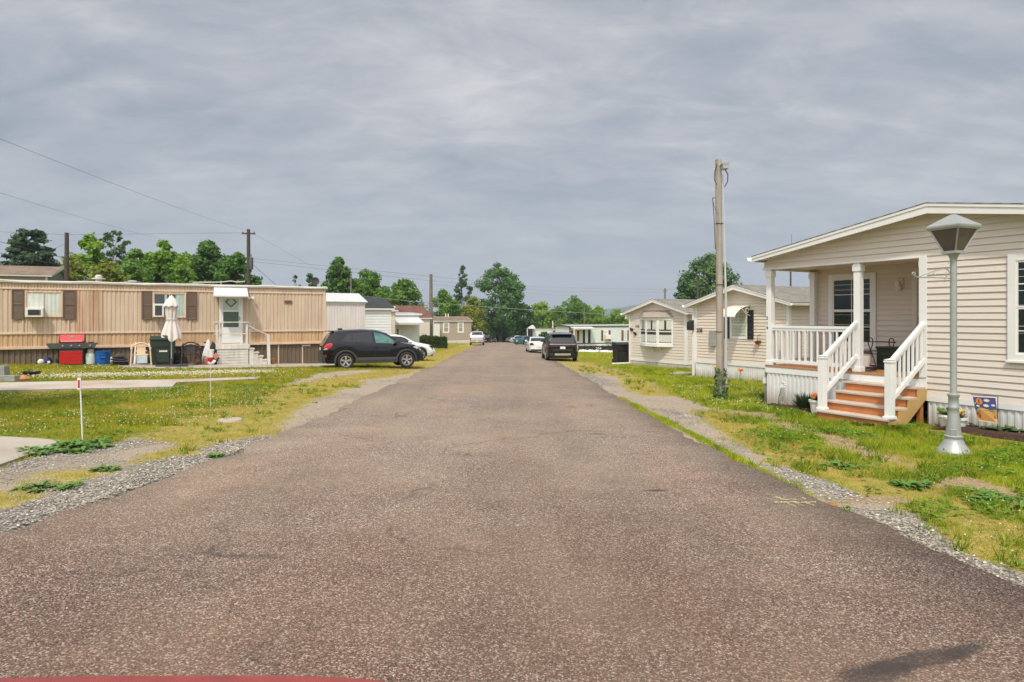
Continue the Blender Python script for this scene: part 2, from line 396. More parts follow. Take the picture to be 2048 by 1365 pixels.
# ------------------------------------------------------------------ ground zones
def _hash(ix, iy, seed):
    h = (ix.astype(np.int64) * 374761393 + iy.astype(np.int64) * 668265263 + seed * 1442695041) & 0x7fffffff
    h = ((h ^ (h >> 13)) * 1274126177) & 0x7fffffff
    return ((h ^ (h >> 16)) & 0xffff) / 65535.0
def vn(x, y, seed=0):
    ix = np.floor(x); iy = np.floor(y); fx = x - ix; fy = y - iy
    fx = fx * fx * (3 - 2 * fx); fy = fy * fy * (3 - 2 * fy)
    a, b = _hash(ix, iy, seed), _hash(ix + 1, iy, seed); c, d = _hash(ix, iy + 1, seed), _hash(ix + 1, iy + 1, seed)
    return (a * (1 - fx) + b * fx) * (1 - fy) + (c * (1 - fx) + d * fx) * fy
def fbm(x, y, seed=0, o=4):
    s = 0; a = .5; t = 0
    for i in range(o):
        s = s + a * vn(x * 2 ** i, y * 2 ** i, seed + i * 17); t += a; a *= .55
    return s / t
def pg(*pts): return np.array([tuple(gp(*p))[:2] for p in pts])
def z4(*pts): return pg(*[(a / 2.381, 700 + b / 2.381) for a, b in pts])
def z5(*pts): return pg(*[(1080 + a / 2.1157, 700 + b / 2.1157) for a, b in pts])
def dline(P, x, y):
    d = np.full(x.shape, 1e9)
    for (ax, ay), (bx, by) in zip(P[:-1], P[1:]):
        vx, vy = bx - ax, by - ay; L = vx * vx + vy * vy + 1e-12
        t = np.clip(((x - ax) * vx + (y - ay) * vy) / L, 0, 1)
        d = np.minimum(d, np.hypot(x - ax - t * vx, y - ay - t * vy))
    return d
def inside(P, x, y):
    r = np.zeros(x.shape, bool); n = len(P)
    for i in range(n):
        (ax, ay), (bx, by) = P[i], P[(i + 1) % n]
        c = ((ay > y) != (by > y)) & (x < (bx - ax) * (y - ay) / (by - ay + 1e-12) + ax)
        r ^= c
    return r
def sdp(P, x, y):
    d = dline(np.vstack([P, P[:1]]), x, y)
    return np.where(inside(P, x, y), -d, d)
RL = np.array([(-3.84, -30), (-3.84, 4.87)] + [tuple(gp(*p))[:2] for p in ((250, 985), (400, 935), (620, 845), (860, 736), (893, 719), (930, 702))] + [(-5.2, 110), (-5.6, 170), (-6.5, 230)])
RRp = np.array([(3.3, -30), (3.3, 3.5)] + [tuple(gp(*p))[:2] for p in ((2048, 1193), (1850, 1100), (1650, 1010), (1400, 890), (1250, 806), (1150, 745), (1090, 712))] + [(2.2, 80), (1.7, 130), (1.2, 170), (.2, 230)])
def rxl(y): return np.interp(y, RL[:, 1], RL[:, 0])
def rxr(y): return np.interp(y, RRp[:, 1], RRp[:, 0])
GL = z4((-800, 700), (0, 580), (150, 510), (290, 462), (480, 446), (700, 400), (860, 352), (1000, 305), (1200, 262), (1290, 200), (1400, 150), (1500, 112), (1700, 98), (1950, 92), (2047, 86), (1900, 300), (1200, 700), (600, 1000), (-800, 1200))
STL = [z4((-400, 770), (0, 695), (300, 620), (700, 525), (1000, 435)), z4((1000, 405), (1250, 275), (1450, 200), (1650, 138), (1900, 104))]
STLW = [.26, .80]
LAWNFR = z4((-300, 880), (0, 870))
GR = z5((30, 42), (160, 52), (300, 78), (470, 140), (560, 200), (715, 250), (720, 310), (900, 395), (1050, 490), (1210, 570), (1300, 600), (1480, 650), (1700, 780), (2048, 985), (2300, 1150), (2300, 1400), (1800, 1058), (1250, 690), (900, 500), (500, 280), (150, 100))
STR = [(z5((230, 80), (380, 120), (480, 190)), .5), (z5((740, 265), (850, 350), (1000, 430), (1250, 520), (1500, 585), (1800, 720), (2100, 880)), .38)]
SOIL = [(z5((780, 255), (930, 275), (1120, 335), (1300, 395), (1420, 450), (1600, 500), (1800, 560), (2100, 660)), .24), (z5((1230, 640), (1400, 640), (1480, 640)), .16)]
FRR = z5((330, 200), (500, 285), (700, 385), (900, 497), (1050, 575), (1180, 645), (1280, 695))
PALE = z5((480, 240), (560, 260), (680, 290))
PATIO = None
def zones(x, y):
    n1 = fbm(x * 1.6, y * 1.6, 3) - .5; n2 = fbm(x * .5, y * .5, 9) - .5; n3 = fbm(x * 5, y * 5, 21, 3) - .5
    wob = n1 * .7 + n3 * .35
    g = 1 - sst(-.35, .35, sdp(GL, x, y) + wob * 1.1)
    st = np.zeros(x.shape)
    for P, wd in zip(STL, STLW):
        st = np.maximum(st, 1 - sst(-.25, .3, dline(P, x, y) - wd + wob * 1.3))
    g2 = 1 - sst(-.12, .42, sdp(GR, x, y) + wob * .8)
    g = np.maximum(g, g2)
    so = np.zeros(x.shape)
    for P, wd in STR: st = np.maximum(st, (1 - sst(-.2, .25, dline(P, x, y) - wd + wob * 1.1)) * .9)
    for P, wd in SOIL: so = np.maximum(so, 1 - sst(-.1, .12, dline(P, x, y) - wd + wob * .9))
    # both shoulders farther down the road: gravel at the edge, straw beyond
    dl = rxl(y) - x; dr = x - rxr(y)
    fl = sst(24, 30, y); sh = (dl > -.5) & (x < 0)
    g = np.where(sh, np.maximum(g, fl * (1 - sst(.2, .9, dl + wob * 1.5))), g)
    st = np.where(sh, np.maximum(st, fl * .8 * (1 - sst(1.2, 3.2, dl + wob * 2.5))), st)
    sh = (dr > -.5) & (x > 0); fr = sst(22, 30, y)
    g = np.where(sh, np.maximum(g, fr * (1 - sst(.4, 1.5, dr + wob * 1.5))), g)
    st = np.where(sh, np.maximum(st, fr * .7 * (1 - sst(1.4, 3., dr + wob * 2))), st)
    # scruffy edges everywhere
    st = np.maximum(st, .55 * sst(.10, .26, n2 + n1 * .5) * (1 - g))
    fr = 1 - sst(.0, .10, dline(FRR, x, y) - .02 + wob * .22)
    g = g * (1 - fr); st = st * (1 - fr * .7)
    g = np.clip(g - st * .75 * (st > .3), 0, 1)
    return np.clip(g, 0, 1), np.clip(st, 0, 1), np.clip(so * (1 - fr), 0, 1)
STONE = [(z4((-600, 900), (0, 815), (300, 730), (600, 640), (850, 560), (1050, 470), (1150, 420)), .42), (z4((0, 560), (250, 500), (500, 470), (700, 430), (900, 390)), .22), (z5((1010, 500), (1150, 555), (1330, 625)), .12), (z5((1500, 720), (1700, 810), (1900, 920), (2100, 1020), (2300, 1150)), .24), (z5((500, 250), (600, 275), (700, 295)), .14), (z5((60, 60), (160, 100), (260, 150)), .5)]
def stone(x, y):
    wob = (fbm(x * 1.9, y * 1.9, 71) - .5) * .9 + (fbm(x * 6, y * 6, 72, 2) - .5) * .4
    s_ = np.zeros(x.shape)
    for P, wd in STONE: s_ = np.maximum(s_, 1 - sst(-.2, .25, dline(P, x, y) - wd + wob * .6))
    return np.maximum(s_, .35 * sst(.52, .66, fbm(x * 1.2, y * 1.2, 73)))
def axis_x():
    a = list(np.arange(-22, 13, .14)); s = .2; v = a[-1]
    while v < 2500: v += s; a.append(v); s *= 1.17
    s = .2; v = a[0]
    while v > -2500: v -= s; a.insert(0, v); s *= 1.17
    return np.array(a)
def axis_y():
    a = list(np.arange(-5, 34, .14)); s = .16; v = a[-1]
    while v < 5500: v += s; a.append(v); s *= 1.05
    s = .3; v = a[0]
    while v > -120: v -= s; a.insert(0, v); s *= 1.3
    return np.array(a)
ax_, ay_ = axis_x(), axis_y()
X, Y = np.meshgrid(ax_, ay_)
gzv = gz(X, Y)
G_, S_, D_ = zones(X, Y)
bump = (fbm(X * 1.3, Y * 1.3, 40) - .5) * .07 * (1 - G_) + (fbm(X * 6, Y * 6, 50, 2) - .5) * .018
near = (1 - sst(30, 60, np.abs(Y))) * (1 - sst(14, 30, np.abs(X)))
onroad = (X > rxl(Y) - .05) & (X < rxr(Y) + .05)
zz = gzv + np.where(onroad, -.03, bump * near)
V = np.stack([X.ravel(), Y.ravel(), zz.ravel()], 1)
ny, nx = X.shape
idx = np.arange(nx * ny).reshape(ny, nx)
FC = np.stack([idx[:-1, :-1].ravel(), idx[:-1, 1:].ravel(), idx[1:, 1:].ravel(), idx[1:, :-1].ravel()], 1)
def groundmat():
    m, k, b = newmat('ground_cover')
    ge = k.new('ShaderNodeNewGeometry'); co = ge.outputs['Position']
    a = k.new('ShaderNodeAttribute', attribute_name='col'); sp = k.new('ShaderNodeSeparateColor'); k.ln(a, 'Color', sp, 0)
    nA = k.noise(co, .6, 5); nB = k.noise(co, 9, 4, .6); nC = k.noise(co, 55, 3, .6)
    lawn = k.mix(k.ramp(nA, [(.35, 0), (.65, 1)]), (.17, .20, .014), (.32, .285, .022))
    lawn = k.mix(k.ramp(nB, [(.4, 0), (.75, .8)]), lawn, (.33, .27, .045))
    lawn = k.mix(1, lawn, k.ramp(nC, [(.3, .55), (.7, 1.2)]), 'MULTIPLY')
    straw = k.mix(k.ramp(nB, [(.35, 0), (.7, 1)]), (.48, .37, .115), (.36, .30, .075))
    straw = k.mix(1, straw, k.ramp(nC, [(.3, .6), (.7, 1.25)]), 'MULTIPLY')
    vo = k.new('ShaderNodeTexVoronoi'); vo.inputs['Scale'].default_value = 34; k.l.new(co, vo.inputs['Vector'])
    sv = k.new('ShaderNodeSeparateColor'); k.ln(vo, 'Color', sv, 0)
    grav = k.ramp(sv.outputs[0], [(0, (.17, .155, .135)), (.35, (.30, .272, .235)), (.7, (.41, .37, .31)), (.92, (.52, .475, .405)), (1, (.60, .57, .51))])
    grav = k.mix(1, grav, k.ramp(vo.outputs['Distance'], [(.2, 1.0), (.62, .42)]), 'MULTIPLY')
    fine = k.mix(k.ramp(nC, [(.3, 0), (.7, 1)]), (.33, .265, .195), (.47, .39, .30))
    grav = k.mix(k.math('MULTIPLY', k.math('SUBTRACT', 1.0, a.outputs['Alpha']), k.ramp(k.noise(co, 7, 5), [(.3, .75), (.6, 1)])), grav, fine)
    soil = k.mix(k.ramp(nB, [(.3, 0), (.7, 1)]), (.33, .225, .125), (.46, .34, .205))
    soil = k.mix(1, soil, k.ramp(nC, [(.3, .7), (.7, 1.15)]), 'MULTIPLY')
    brk = k.ramp(k.noise(co, 22, 4, .7), [(.35, -.22), (.65, .22)])
    def mask(o): return k.ramp(k.math('ADD', o, k.math('SUBTRACT', k.math('MULTIPLY', k.noise(co, 26, 4, .7), .7), .35)), [(.36, 0), (.6, 1)])
    c = k.mix(mask(sp.outputs[0]), lawn, grav)
    c = k.mix(k.math('MULTIPLY', mask(sp.outputs[1]), k.ramp(k.noise(co, 4.5, 5, .65), [(.40, .32), (.60, 1)])), c, straw)
    c = k.mix(mask(sp.outputs[2]), c, soil)
    k.l.new(c, b.inputs['Base Color']); b.inputs['Roughness'].default_value = .95; b.inputs['Specular IOR Level'].default_value = .15
    bn = k.new('ShaderNodeBump', i_Strength=.8, i_Distance=.03)
    k.l.new(k.math('ADD', nC, k.math('MULTIPLY', vo.outputs['Distance'], -.6)), bn.inputs['Height']); k.l.new(bn.outputs[0], b.inputs['Normal'])
    return m
gnd = npmesh('ground', V, FC, groundmat(), {'col': np.stack([G_.ravel(), S_.ravel(), D_.ravel(), stone(X, Y).ravel()], 1)}, smooth=True)
gnd['kind'] = 'structure'

# ------------------------------------------------------------------ road
def roadmat():
    m, k, b = newmat('worn_asphalt')
    ge = k.new('ShaderNodeNewGeometry'); co = ge.outputs['Position']
    def vor(sc):
        v = k.new('ShaderNodeTexVoronoi'); v.inputs['Scale'].default_value = sc; k.l.new(co, v.inputs['Vector'])
        s = k.new('ShaderNodeSeparateColor'); k.ln(v, 'Color', s, 0); return v, s
    v1, s1 = vor(105); v2, s2 = vor(210)
    stops = [(0, (.020, .015, .013)), (.18, (.070, .048, .039)), (.46, (.160, .108, .084)), (.66, (.215, .148, .116)), (.82, (.33, .26, .205)), (.92, (.58, .51, .43)), (1, (.84, .80, .72))]
    c1 = k.ramp(s1.outputs[0], stops); c2 = k.ramp(s2.outputs[0], stops)
    c = k.mix(.38, c1, c2)
    v3, s3 = vor(88)
    c = k.mix(k.math('MULTIPLY', k.ramp(s3.outputs[0], [(.85, 0), (.87, 1)]), k.ramp(v3.outputs['Distance'], [(.32, .85), (.50, 0)])), c, (.62, .57, .48))
    c = k.mix(k.math('MULTIPLY', k.ramp(s3.outputs[1], [(.74, 0), (.76, 1)]), k.ramp(v3.outputs['Distance'], [(.32, .9), (.52, 0)])), c, (.022, .018, .016))
    c = k.mix(k.math('MULTIPLY', k.ramp(s1.outputs[1], [(.95, 0), (.96, 1)]), .4), c, (.30, .10, .065))
    big = k.noise(co, .38, 5, .6); md = k.noise(co, 1.7, 5, .65)
    c = k.mix(k.ramp(big, [(.34, 0), (.62, .75)]), c, k.mix(.6, c, (.33, .255, .175)))
    c = k.mix(1, c, k.ramp(md, [(.3, .87), (.5, 1.0), (.72, 1.10)]), 'MULTIPLY')
    sy = k.new('ShaderNodeSeparateXYZ'); k.l.new(co, sy.inputs[0])
    old = k.ramp(k.math('MULTIPLY', k.math('ADD', sy.outputs[1], k.math('MULTIPLY', k.math('SUBTRACT', k.noise(co, .7, 5), .5), 7)), .1), [(.35, 1), (.85, 0)])
    c = k.mix(old, c, k.mix(1, c, (.72, .645, .63), 'MULTIPLY'))
    # reddish lanes of worn aggregate
    c = k.mix(k.math('MULTIPLY', k.ramp(k.noise(k.mapping(co, (1.2, .22, 1)), .9, 4), [(.48, 0), (.7, 1)]), .35), c, k.mix(1, c, (1.08, .88, .82), 'MULTIPLY'))
    sx = k.new('ShaderNodeSeparateXYZ'); k.l.new(co, sx.inputs[0])
    ex = k.math('ADD', sx.outputs[0], k.math('MULTIPLY', k.math('SUBTRACT', k.noise(co, .9, 4), .5), 1.2))
    edge = k.ramp(k.math('MULTIPLY', ex, .1), [(.20, 0), (.29, .40)])
    c = k.mix(edge, c, k.mix(1, c, (.50, .52, .56), 'MULTIPLY'))
    wn = k.math('MULTIPLY', k.math('SUBTRACT', k.noise(co, 5, 4), .5), .8)
    for (px, py, la, lb, rot, st) in STAINS:
        p = gp(px, py); p = p + Vector((0, 0, 0)); p = Vector((p.x, p.y, 0)) * (1 - .04 / (CAMZ - p.z))
        mp = k.mapping(co, (1, 1, 0)); 
        vm = k.new('ShaderNodeVectorMath', operation='SUBTRACT'); k.l.new(co, vm.inputs[0]); vm.inputs[1].default_value = p
        mp = k.mapping(vm.outputs[0], (1, 1, 0), (0, 0, -rot)); m2 = k.mapping(mp, (1 / la, 1 / lb, 0))
        ln = k.new('ShaderNodeVectorMath', operation='LENGTH'); k.l.new(m2, ln.inputs[0])
        q = k.ramp(k.math('ADD', ln.outputs['Value'], wn), [(.62, st), (1.0, 0)])
        c = k.mix(q, c, k.mix(.75, c, (.045, .036, .034)))
    c = k.mix(1, c, k.ramp(k.noise(k.mapping(co, (.75, .035, 1)), 1.0, 3), [(.35, .91), (.65, 1.07)]), 'MULTIPLY')
    od = k.new('ShaderNodeTexVoronoi'); od.inputs['Scale'].default_value = .8; k.l.new(co, od.inputs['Vector']); os_ = k.new('ShaderNodeSeparateColor'); k.ln(od, 'Color', os_, 0)
    drip = k.math('MULTIPLY', k.ramp(os_.outputs[0], [(.55, 0), (.6, .5)]), k.ramp(k.math('ADD', od.outputs['Distance'], k.math('MULTIPLY', k.math('SUBTRACT', k.noise(co, 9, 4), .5), .14)), [(.03, 1), (.075, 0)]))
    c = k.mix(drip, c, (.05, .04, .036))
    # hairline cracks
    cr = k.new('ShaderNodeTexVoronoi', feature='DISTANCE_TO_EDGE'); cr.inputs['Scale'].default_value = .33
    ds = k.new('ShaderNodeVectorMath', operation='MULTIPLY_ADD'); nz = k.new('ShaderNodeTexNoise'); nz.inputs['Scale'].default_value = 1.6; nz.inputs['Detail'].default_value = 6; k.l.new(co, nz.inputs['Vector'])
    k.ln(nz, 'Color', ds, 0); ds.inputs[1].default_value = (1.1, 1.1, 0); k.l.new(co, ds.inputs[2]); k.ln(ds, 0, cr, 'Vector')
    crk = k.math('MULTIPLY', k.ramp(cr.outputs['Distance'], [(.0018, 1), (.006, 0)]), k.ramp(k.noise(co, .8, 2), [(.52, 0), (.60, .6)]))
    c = k.mix(crk, c, (.05, .042, .04))
    k.l.new(c, b.inputs['Base Color']); b.inputs['Roughness'].default_value = .92; b.inputs['Specular IOR Level'].default_value = .25
    bn = k.new('ShaderNodeBump', i_Strength=.45, i_Distance=.006); k.l.new(v1.outputs['Distance'], bn.inputs['Height']); bn.invert = True
    k.l.new(bn.outputs[0], b.inputs['Normal'])
    return m
STAINS = [(1840, 1320, .48, .085, .35, 1.0), (1930, 1298, .22, .06, .5, .8), (1760, 1345, .3, .09, .3, .9), (1312, 982, .13, .05, .1, 1.0), (1380, 977, .10, .03, .1, .5), (1195, 869, .17, .07, .05, .9), (1140, 815, .15, .08, 0, .8), (1030, 686, 2.2, 6, 0, .7)]
ys = np.concatenate([np.arange(-30, 2, .8), np.arange(2, 40, .12), np.arange(40, 230, .8)])
jl = (fbm(ys * 1.1, ys * 0, 61) - .5) * .34 + (fbm(ys * 6, ys * 0 + 4, 62) - .5) * .10
jr = (fbm(ys * 1.1, ys * 0 + 7, 63) - .5) * .34 + (fbm(ys * 6, ys * 0 + 9, 64) - .5) * .10
us = np.linspace(0, 1, 9)
lx_, rx_ = rxl(ys) + jl, rxr(ys) + jr
XX = lx_[:, None] * (1 - us) + rx_[:, None] * us; YY = np.repeat(ys[:, None], 9, 1)
ZZ = gz(XX, YY) + .018 + .03 * (1 - (2 * us - 1) ** 2)[None, :]
XX = np.hstack([XX[:, :1] - .03, XX, XX[:, -1:] + .03]); YY = np.hstack([YY[:, :1], YY, YY[:, -1:]]); ZZ = np.hstack([ZZ[:, :1] - .08, ZZ, ZZ[:, -1:] - .08])
ny, nx = XX.shape; idx = np.arange(nx * ny).reshape(ny, nx)
FC = np.stack([idx[:-1, :-1].ravel(), idx[:-1, 1:].ravel(), idx[1:, 1:].ravel(), idx[1:, :-1].ravel()], 1)
road = npmesh('road', np.stack([XX.ravel(), YY.ravel(), ZZ.ravel()], 1), FC, roadmat(), None, True); road['kind'] = 'structure'
def roadz(x, y):
    u = (x - float(rxl(y))) / (float(rxr(y)) - float(rxl(y)))
    return gzf(x, y) + .018 + .03 * (1 - (2 * u - 1) ** 2)
def gpr(px, py):
    p = gp(px, py)
    for _ in range(4):
        h = roadz(p.x, p.y) - gzf(p.x, p.y); q = (py - HOR) / F; y = p.y; v = gp(px, py); f_ = (v.z + CAMZ * 0 - CAMZ + h) / (v.z - CAMZ); p = Vector((v.x * f_, v.y * f_, roadz(v.x * f_, v.y * f_)))
    return p
def flat(mb, pts, dz, onroad=False):
    """a small sheet following the ground, given as pixel outline"""
    V = [gpr(*p) if onroad else gp(*p) for p in pts]
    mb.poly([(v.x, v.y, (roadz(v.x, v.y) if onroad else v.z) + dz) for v in V]); return mb
mk = MB()
for a, b, wd in (((1533, 998), (1556, 1003), 1.3), ((1549, 1006), (1632, 1006), 1.6), ((1552, 996), (1570, 1001), 1.3), ((1568, 996), (1590, 1001), 1.3), ((1596, 995), (1612, 1000), 1.2), ((1575, 1009), (1593, 1015), 1.3), ((1590, 1008), (1608, 1013), 1.3), ((1612, 1008), (1628, 1013), 1.2), ((1552, 1001), (1610, 1001), 1.0), ((1540, 1000), (1552, 996), 1.0)):
    flat(mk, [(a[0], a[1] - wd), (b[0], b[1] - wd), (b[0], b[1] + wd), (a[0], a[1] + wd)], .006, True)
tag(mk.build('road_marking', M['paint_yellow']), kind='structure')
rp = MB(); flat(rp, [(-60, 1362), (120, 1357), (240, 1355.5), (420, 1355), (560, 1355.5), (660, 1358), (740, 1363), (800, 1372), (900, 1420), (300, 1460), (-100, 1400)], .007, True)
tag(rp.build('red_hood_patch', mat('red_hood_patch', (.26, .05, .045), .8, var=.2, vs=6, bump=.4, bs=120)), kind='structure')  # flat red sheet on the road, standing in for a car hood

# ------------------------------------------------------------------ slabs and paths
def slab(name, poly, m, h=.05, label=None):
    P = [gp(*p) for p in poly]; mb = MB(); n = len(P)
    top = [(p.x, p.y, gzf(p.x, p.y) + h) for p in P]; bot = [(p.x, p.y, gzf(p.x, p.y) - .15) for p in P]
    mb.add(top + bot, [tuple(range(n))] + [(i, (i + 1) % n, n + (i + 1) % n, n + i) for i in range(n)])
    o = mb.build(name, m, bevel=.008); o['kind'] = 'structure'; return o
slab('walkway', [(-120, 791), (0, 785.5), (200, 781), (344, 777.5), (352, 768.5), (514, 761), (521, 757), (345, 762.5), (150, 766), (0, 769.5), (-120, 774)], M['concrete_rust'])
slab('parking_slab', [(-260, 1010), (0, 934), (133, 887), (60, 880), (0, 877.5), (-220, 868)], M['concrete'], .03)
slab('patio', [(232, 732.5), (250, 737.5), (330, 739.5), (480, 737.5), (640, 735), (700, 731), (690, 722), (560, 722), (300, 723), (240, 724)], M['concrete'], .04)

# ------------------------------------------------------------------ grass, flowers of the clover, loose stones
rng = np.random.default_rng(7)
def excl(x, y):
    return np.zeros(x.shape, bool)
SLABS = [pg((-120, 791), (0, 786), (344, 778), (352, 769), (520, 759), (345, 762), (0, 769), (-120, 774)), pg((-260, 1010), (0, 934), (133, 887), (0, 877), (-220, 868)), pg((232, 732), (250, 737), (330, 739), (480, 737), (640, 735), (700, 731), (690, 722), (560, 722), (300, 723), (240, 724))]
def scatter(n, x0, x1, y0, y1):
    x = rng.uniform(x0, x1, n); y = rng.uniform(y0, y1, n)
    ok = (np.abs(x) < 1.0 * y + 2.5) & ((x < rxl(y) - .02) | (x > rxr(y) + .02))
    for P in SLABS + [pg((1850, 846), (1838, 858), (1900, 873), (2120, 904), (2120, 890)), pg((1530, 802), (1540, 808), (1640, 838), (1645, 824))]: ok &= ~inside(P, x, y)
    return x[ok], y[ok]
def blades(x, y, h, wd, lean, colr):
    n = len(x); t = rng.uniform(0, 2 * np.pi, n)
    dx, dy = np.cos(t) * wd / 2, np.sin(t) * wd / 2
    z = gz(x, y) - .01; lt = rng.uniform(0, 2 * np.pi, n); ln = lean * h
    V = np.empty((n, 3, 3)); V[:, 0] = np.stack([x - dx, y - dy, z], 1); V[:, 1] = np.stack([x + dx, y + dy, z], 1)
    V[:, 2] = np.stack([x + np.cos(lt) * ln, y + np.sin(lt) * ln, z + h], 1)
    return V.reshape(-1, 3), np.repeat(colr, 3, 0)
def lerp(a, b, t): return np.array(a)[None] * (1 - t[:, None]) + np.array(b)[None] * t[:, None]
VS, CS = [], []
for (n, x0, x1, y0, y1, hs, ws) in ((300000, -14, -3, 5, 19, .055, .008), (260000, -26, -4, 19, 32, .075, .014), (420000, 2.6, 13, 1.5, 15, .065, .008), (150000, 3, 17, 15, 36, .075, .014), (60000, -20, 14, 36, 80, .10, .04)):
    x, y = scatter(n, x0, x1, y0, y1)
    g, st, so_ = zones(x, y)
    nn = fbm(x * 1.1, y * 1.1, 77); n3 = fbm(x * 5, y * 5, 78)
    keep = rng.uniform(0, 1, len(x)) < np.clip((1 - g * 1.25) * (1 - st * .45) * (1 - so_ * .95) * (.45 + .9 * n3), 0, 1)
    x, y, st, nn, n3 = x[keep], y[keep], st[keep], nn[keep], n3[keep]
    r = rng.uniform(0, 1, len(x))
    green = lerp((.16, .225, .010), (.42, .39, .025), np.clip(nn * 1.5 - .3 + .5 * r - .1, 0, 1))
    green = np.where((x > 0)[:, None], green * np.array([[.98, 1.28, .95]]), green)
    dry = lerp((.40, .31, .06), (.56, .45, .13), r)
    c = np.where((rng.uniform(0, 1, len(x)) < np.clip(st * 1.0 + .20, 0, 1))[:, None], dry, green)
    h = hs * rng.uniform(.5, 1.35, len(x)) * (.6 + .8 * n3) * np.where(st > .5, .75, 1)
    v, cc = blades(x, y, h, ws * rng.uniform(.7, 1.3, len(x)), rng.uniform(.1, .9, len(x)), c)
    VS.append(v); CS.append(cc)
# taller uneven tufts: along the skirts, the slab, the pole and lamp, and loose in the lawns
for (n, x0, x1, y0, y1, hh, pr) in ((8600, 2.9, 13, 1.5, 16, .15, .56), (3600, -14, -4, 7.5, 19, .12, .58), (2600, -22, -6, 19, 31, .16, .57), (1500, 3, 9, 16, 34, .18, .55)):
    x, y = scatter(n, x0, x1, y0, y1); g, st, so_ = zones(x, y)
    kp = (rng.uniform(0, 1, len(x)) < 1 - g) & (fbm(x * 2.2, y * 2.2, 131) > pr)
    x, y = x[kp], y[kp]; m_ = 15; t = rng.uniform(.4, 1, len(x)); base_c = lerp((.10, .19, .012), (.30, .36, .03), rng.uniform(0, 1, len(x)))
    xx = np.repeat(x, m_) + rng.normal(0, .035, len(x) * m_); yy = np.repeat(y, m_) + rng.normal(0, .035, len(x) * m_)
    hb = np.repeat(t, m_) * hh * rng.uniform(.5, 1.2, len(xx)); cb_ = np.repeat(base_c, m_, 0) * rng.uniform(.75, 1.2, (len(xx), 1))
    ok = ((xx < rxl(yy) - .02) | (xx > rxr(yy) + .02)); v, cc = blades(xx[ok], yy[ok], hb[ok], .010 + .0004 * yy[ok], rng.uniform(.3, 1.0, ok.sum()), cb_[ok]); VS.append(v); CS.append(cc)
Vb = np.vstack(VS); Cb = np.vstack(CS)
gr = npmesh('grass', Vb, np.arange(len(Vb)).reshape(-1, 3), M['blade'], {'col': Cb}, k=3); tag(gr, 'short sunlit lawn grass growing on both sides of the road', 'grass', kind='stuff')
# broad clover leaves (low tufts of small flat leaves)
VS, CS = [], []
for (n, x0, x1, y0, y1, sz) in ((84000, 3, 13, 1.5, 14, .026), (26000, -13, -4, 7, 18, .024)):
    x, y = scatter(n, x0, x1, y0, y1); g, st, so_ = zones(x, y); n3 = fbm(x * 1.7, y * 1.7, 91)
    keep = rng.uniform(0, 1, len(x)) < np.clip((1 - g * 1.4) * (1 - st * .8) * (1 - so_) * sst(.42, .62, n3), 0, 1)
    x, y = x[keep], y[keep]; m_ = len(x); z = gz(x, y) + rng.uniform(.02, .06, m_); s = sz * rng.uniform(.6, 1.3, m_)
    t = rng.uniform(0, 6.28, m_); q = np.empty((m_, 4, 3))
    for i in range(4):
        a = t + i * np.pi / 2
        q[:, i] = np.stack([x + np.cos(a) * s, y + np.sin(a) * s, z + rng.uniform(-.45, .45, m_) * s], 1)
    VS.append(q.reshape(-1, 3)); CS.append(np.repeat(lerp((.075, .185, .018), (.19, .32, .035), rng.uniform(0, 1, m_)), 4, 0))
Vb = np.vstack(VS); cl = npmesh('clover_leaves', Vb, np.arange(len(Vb)).reshape(-1, 4), M['blade'], {'col': np.vstack(CS)})
tag(cl, 'patches of small round clover leaves among the grass', 'clover', kind='stuff')
def octa(x, y, z, s, col, flat_=1.):
    n = len(x); d = np.array([(1, 0, 0), (0, 1, 0), (-1, 0, 0), (0, -1, 0), (0, 0, 1), (0, 0, -1)], float)
    a = rng.uniform(0, 6.28, n); jit = rng.uniform(.65, 1.25, (n, 6))
    V = np.empty((n, 6, 3)); ca, sa = np.cos(a)[:, None], np.sin(a)[:, None]
    dx = d[None, :, 0] * ca - d[None, :, 1] * sa; dy = d[None, :, 0] * sa + d[None, :, 1] * ca
    V[:, :, 0] = x[:, None] + dx * jit * s[:, None]; V[:, :, 1] = y[:, None] + dy * jit * s[:, None]; V[:, :, 2] = z[:, None] + d[None, :, 2] * jit * s[:, None] * flat_
    f = np.array([(0, 1, 4), (1, 2, 4), (2, 3, 4), (3, 0, 4), (1, 0, 5), (2, 1, 5), (3, 2, 5), (0, 3, 5)])
    FF = (f[None] + (np.arange(n) * 6)[:, None, None]).reshape(-1, 3)
    return V.reshape(-1, 3), FF, np.repeat(col, 6, 0)
xs, ys2, szs = [], [], []
for (n, x0, x1, y0, y1, s, thr) in ((3000, -14, -5, 8, 17, .010, .46), (2200, -24, -5, 17.5, 25, .016, .42), (1300, 3.2, 9.5, 4, 13.5, .009, .50), (900, 3.5, 7, 13, 20, .012, .42)):
    x, y = scatter(n, x0, x1, y0, y1); g, st, so_ = zones(x, y)
    kp = (fbm(x * .55, y * .55, 33) > thr) & (g < .3) & (so_ < .4)
    xs.append(x[kp]); ys2.append(y[kp]); szs.append(rng.uniform(.6, 1.25, kp.sum()) * s)
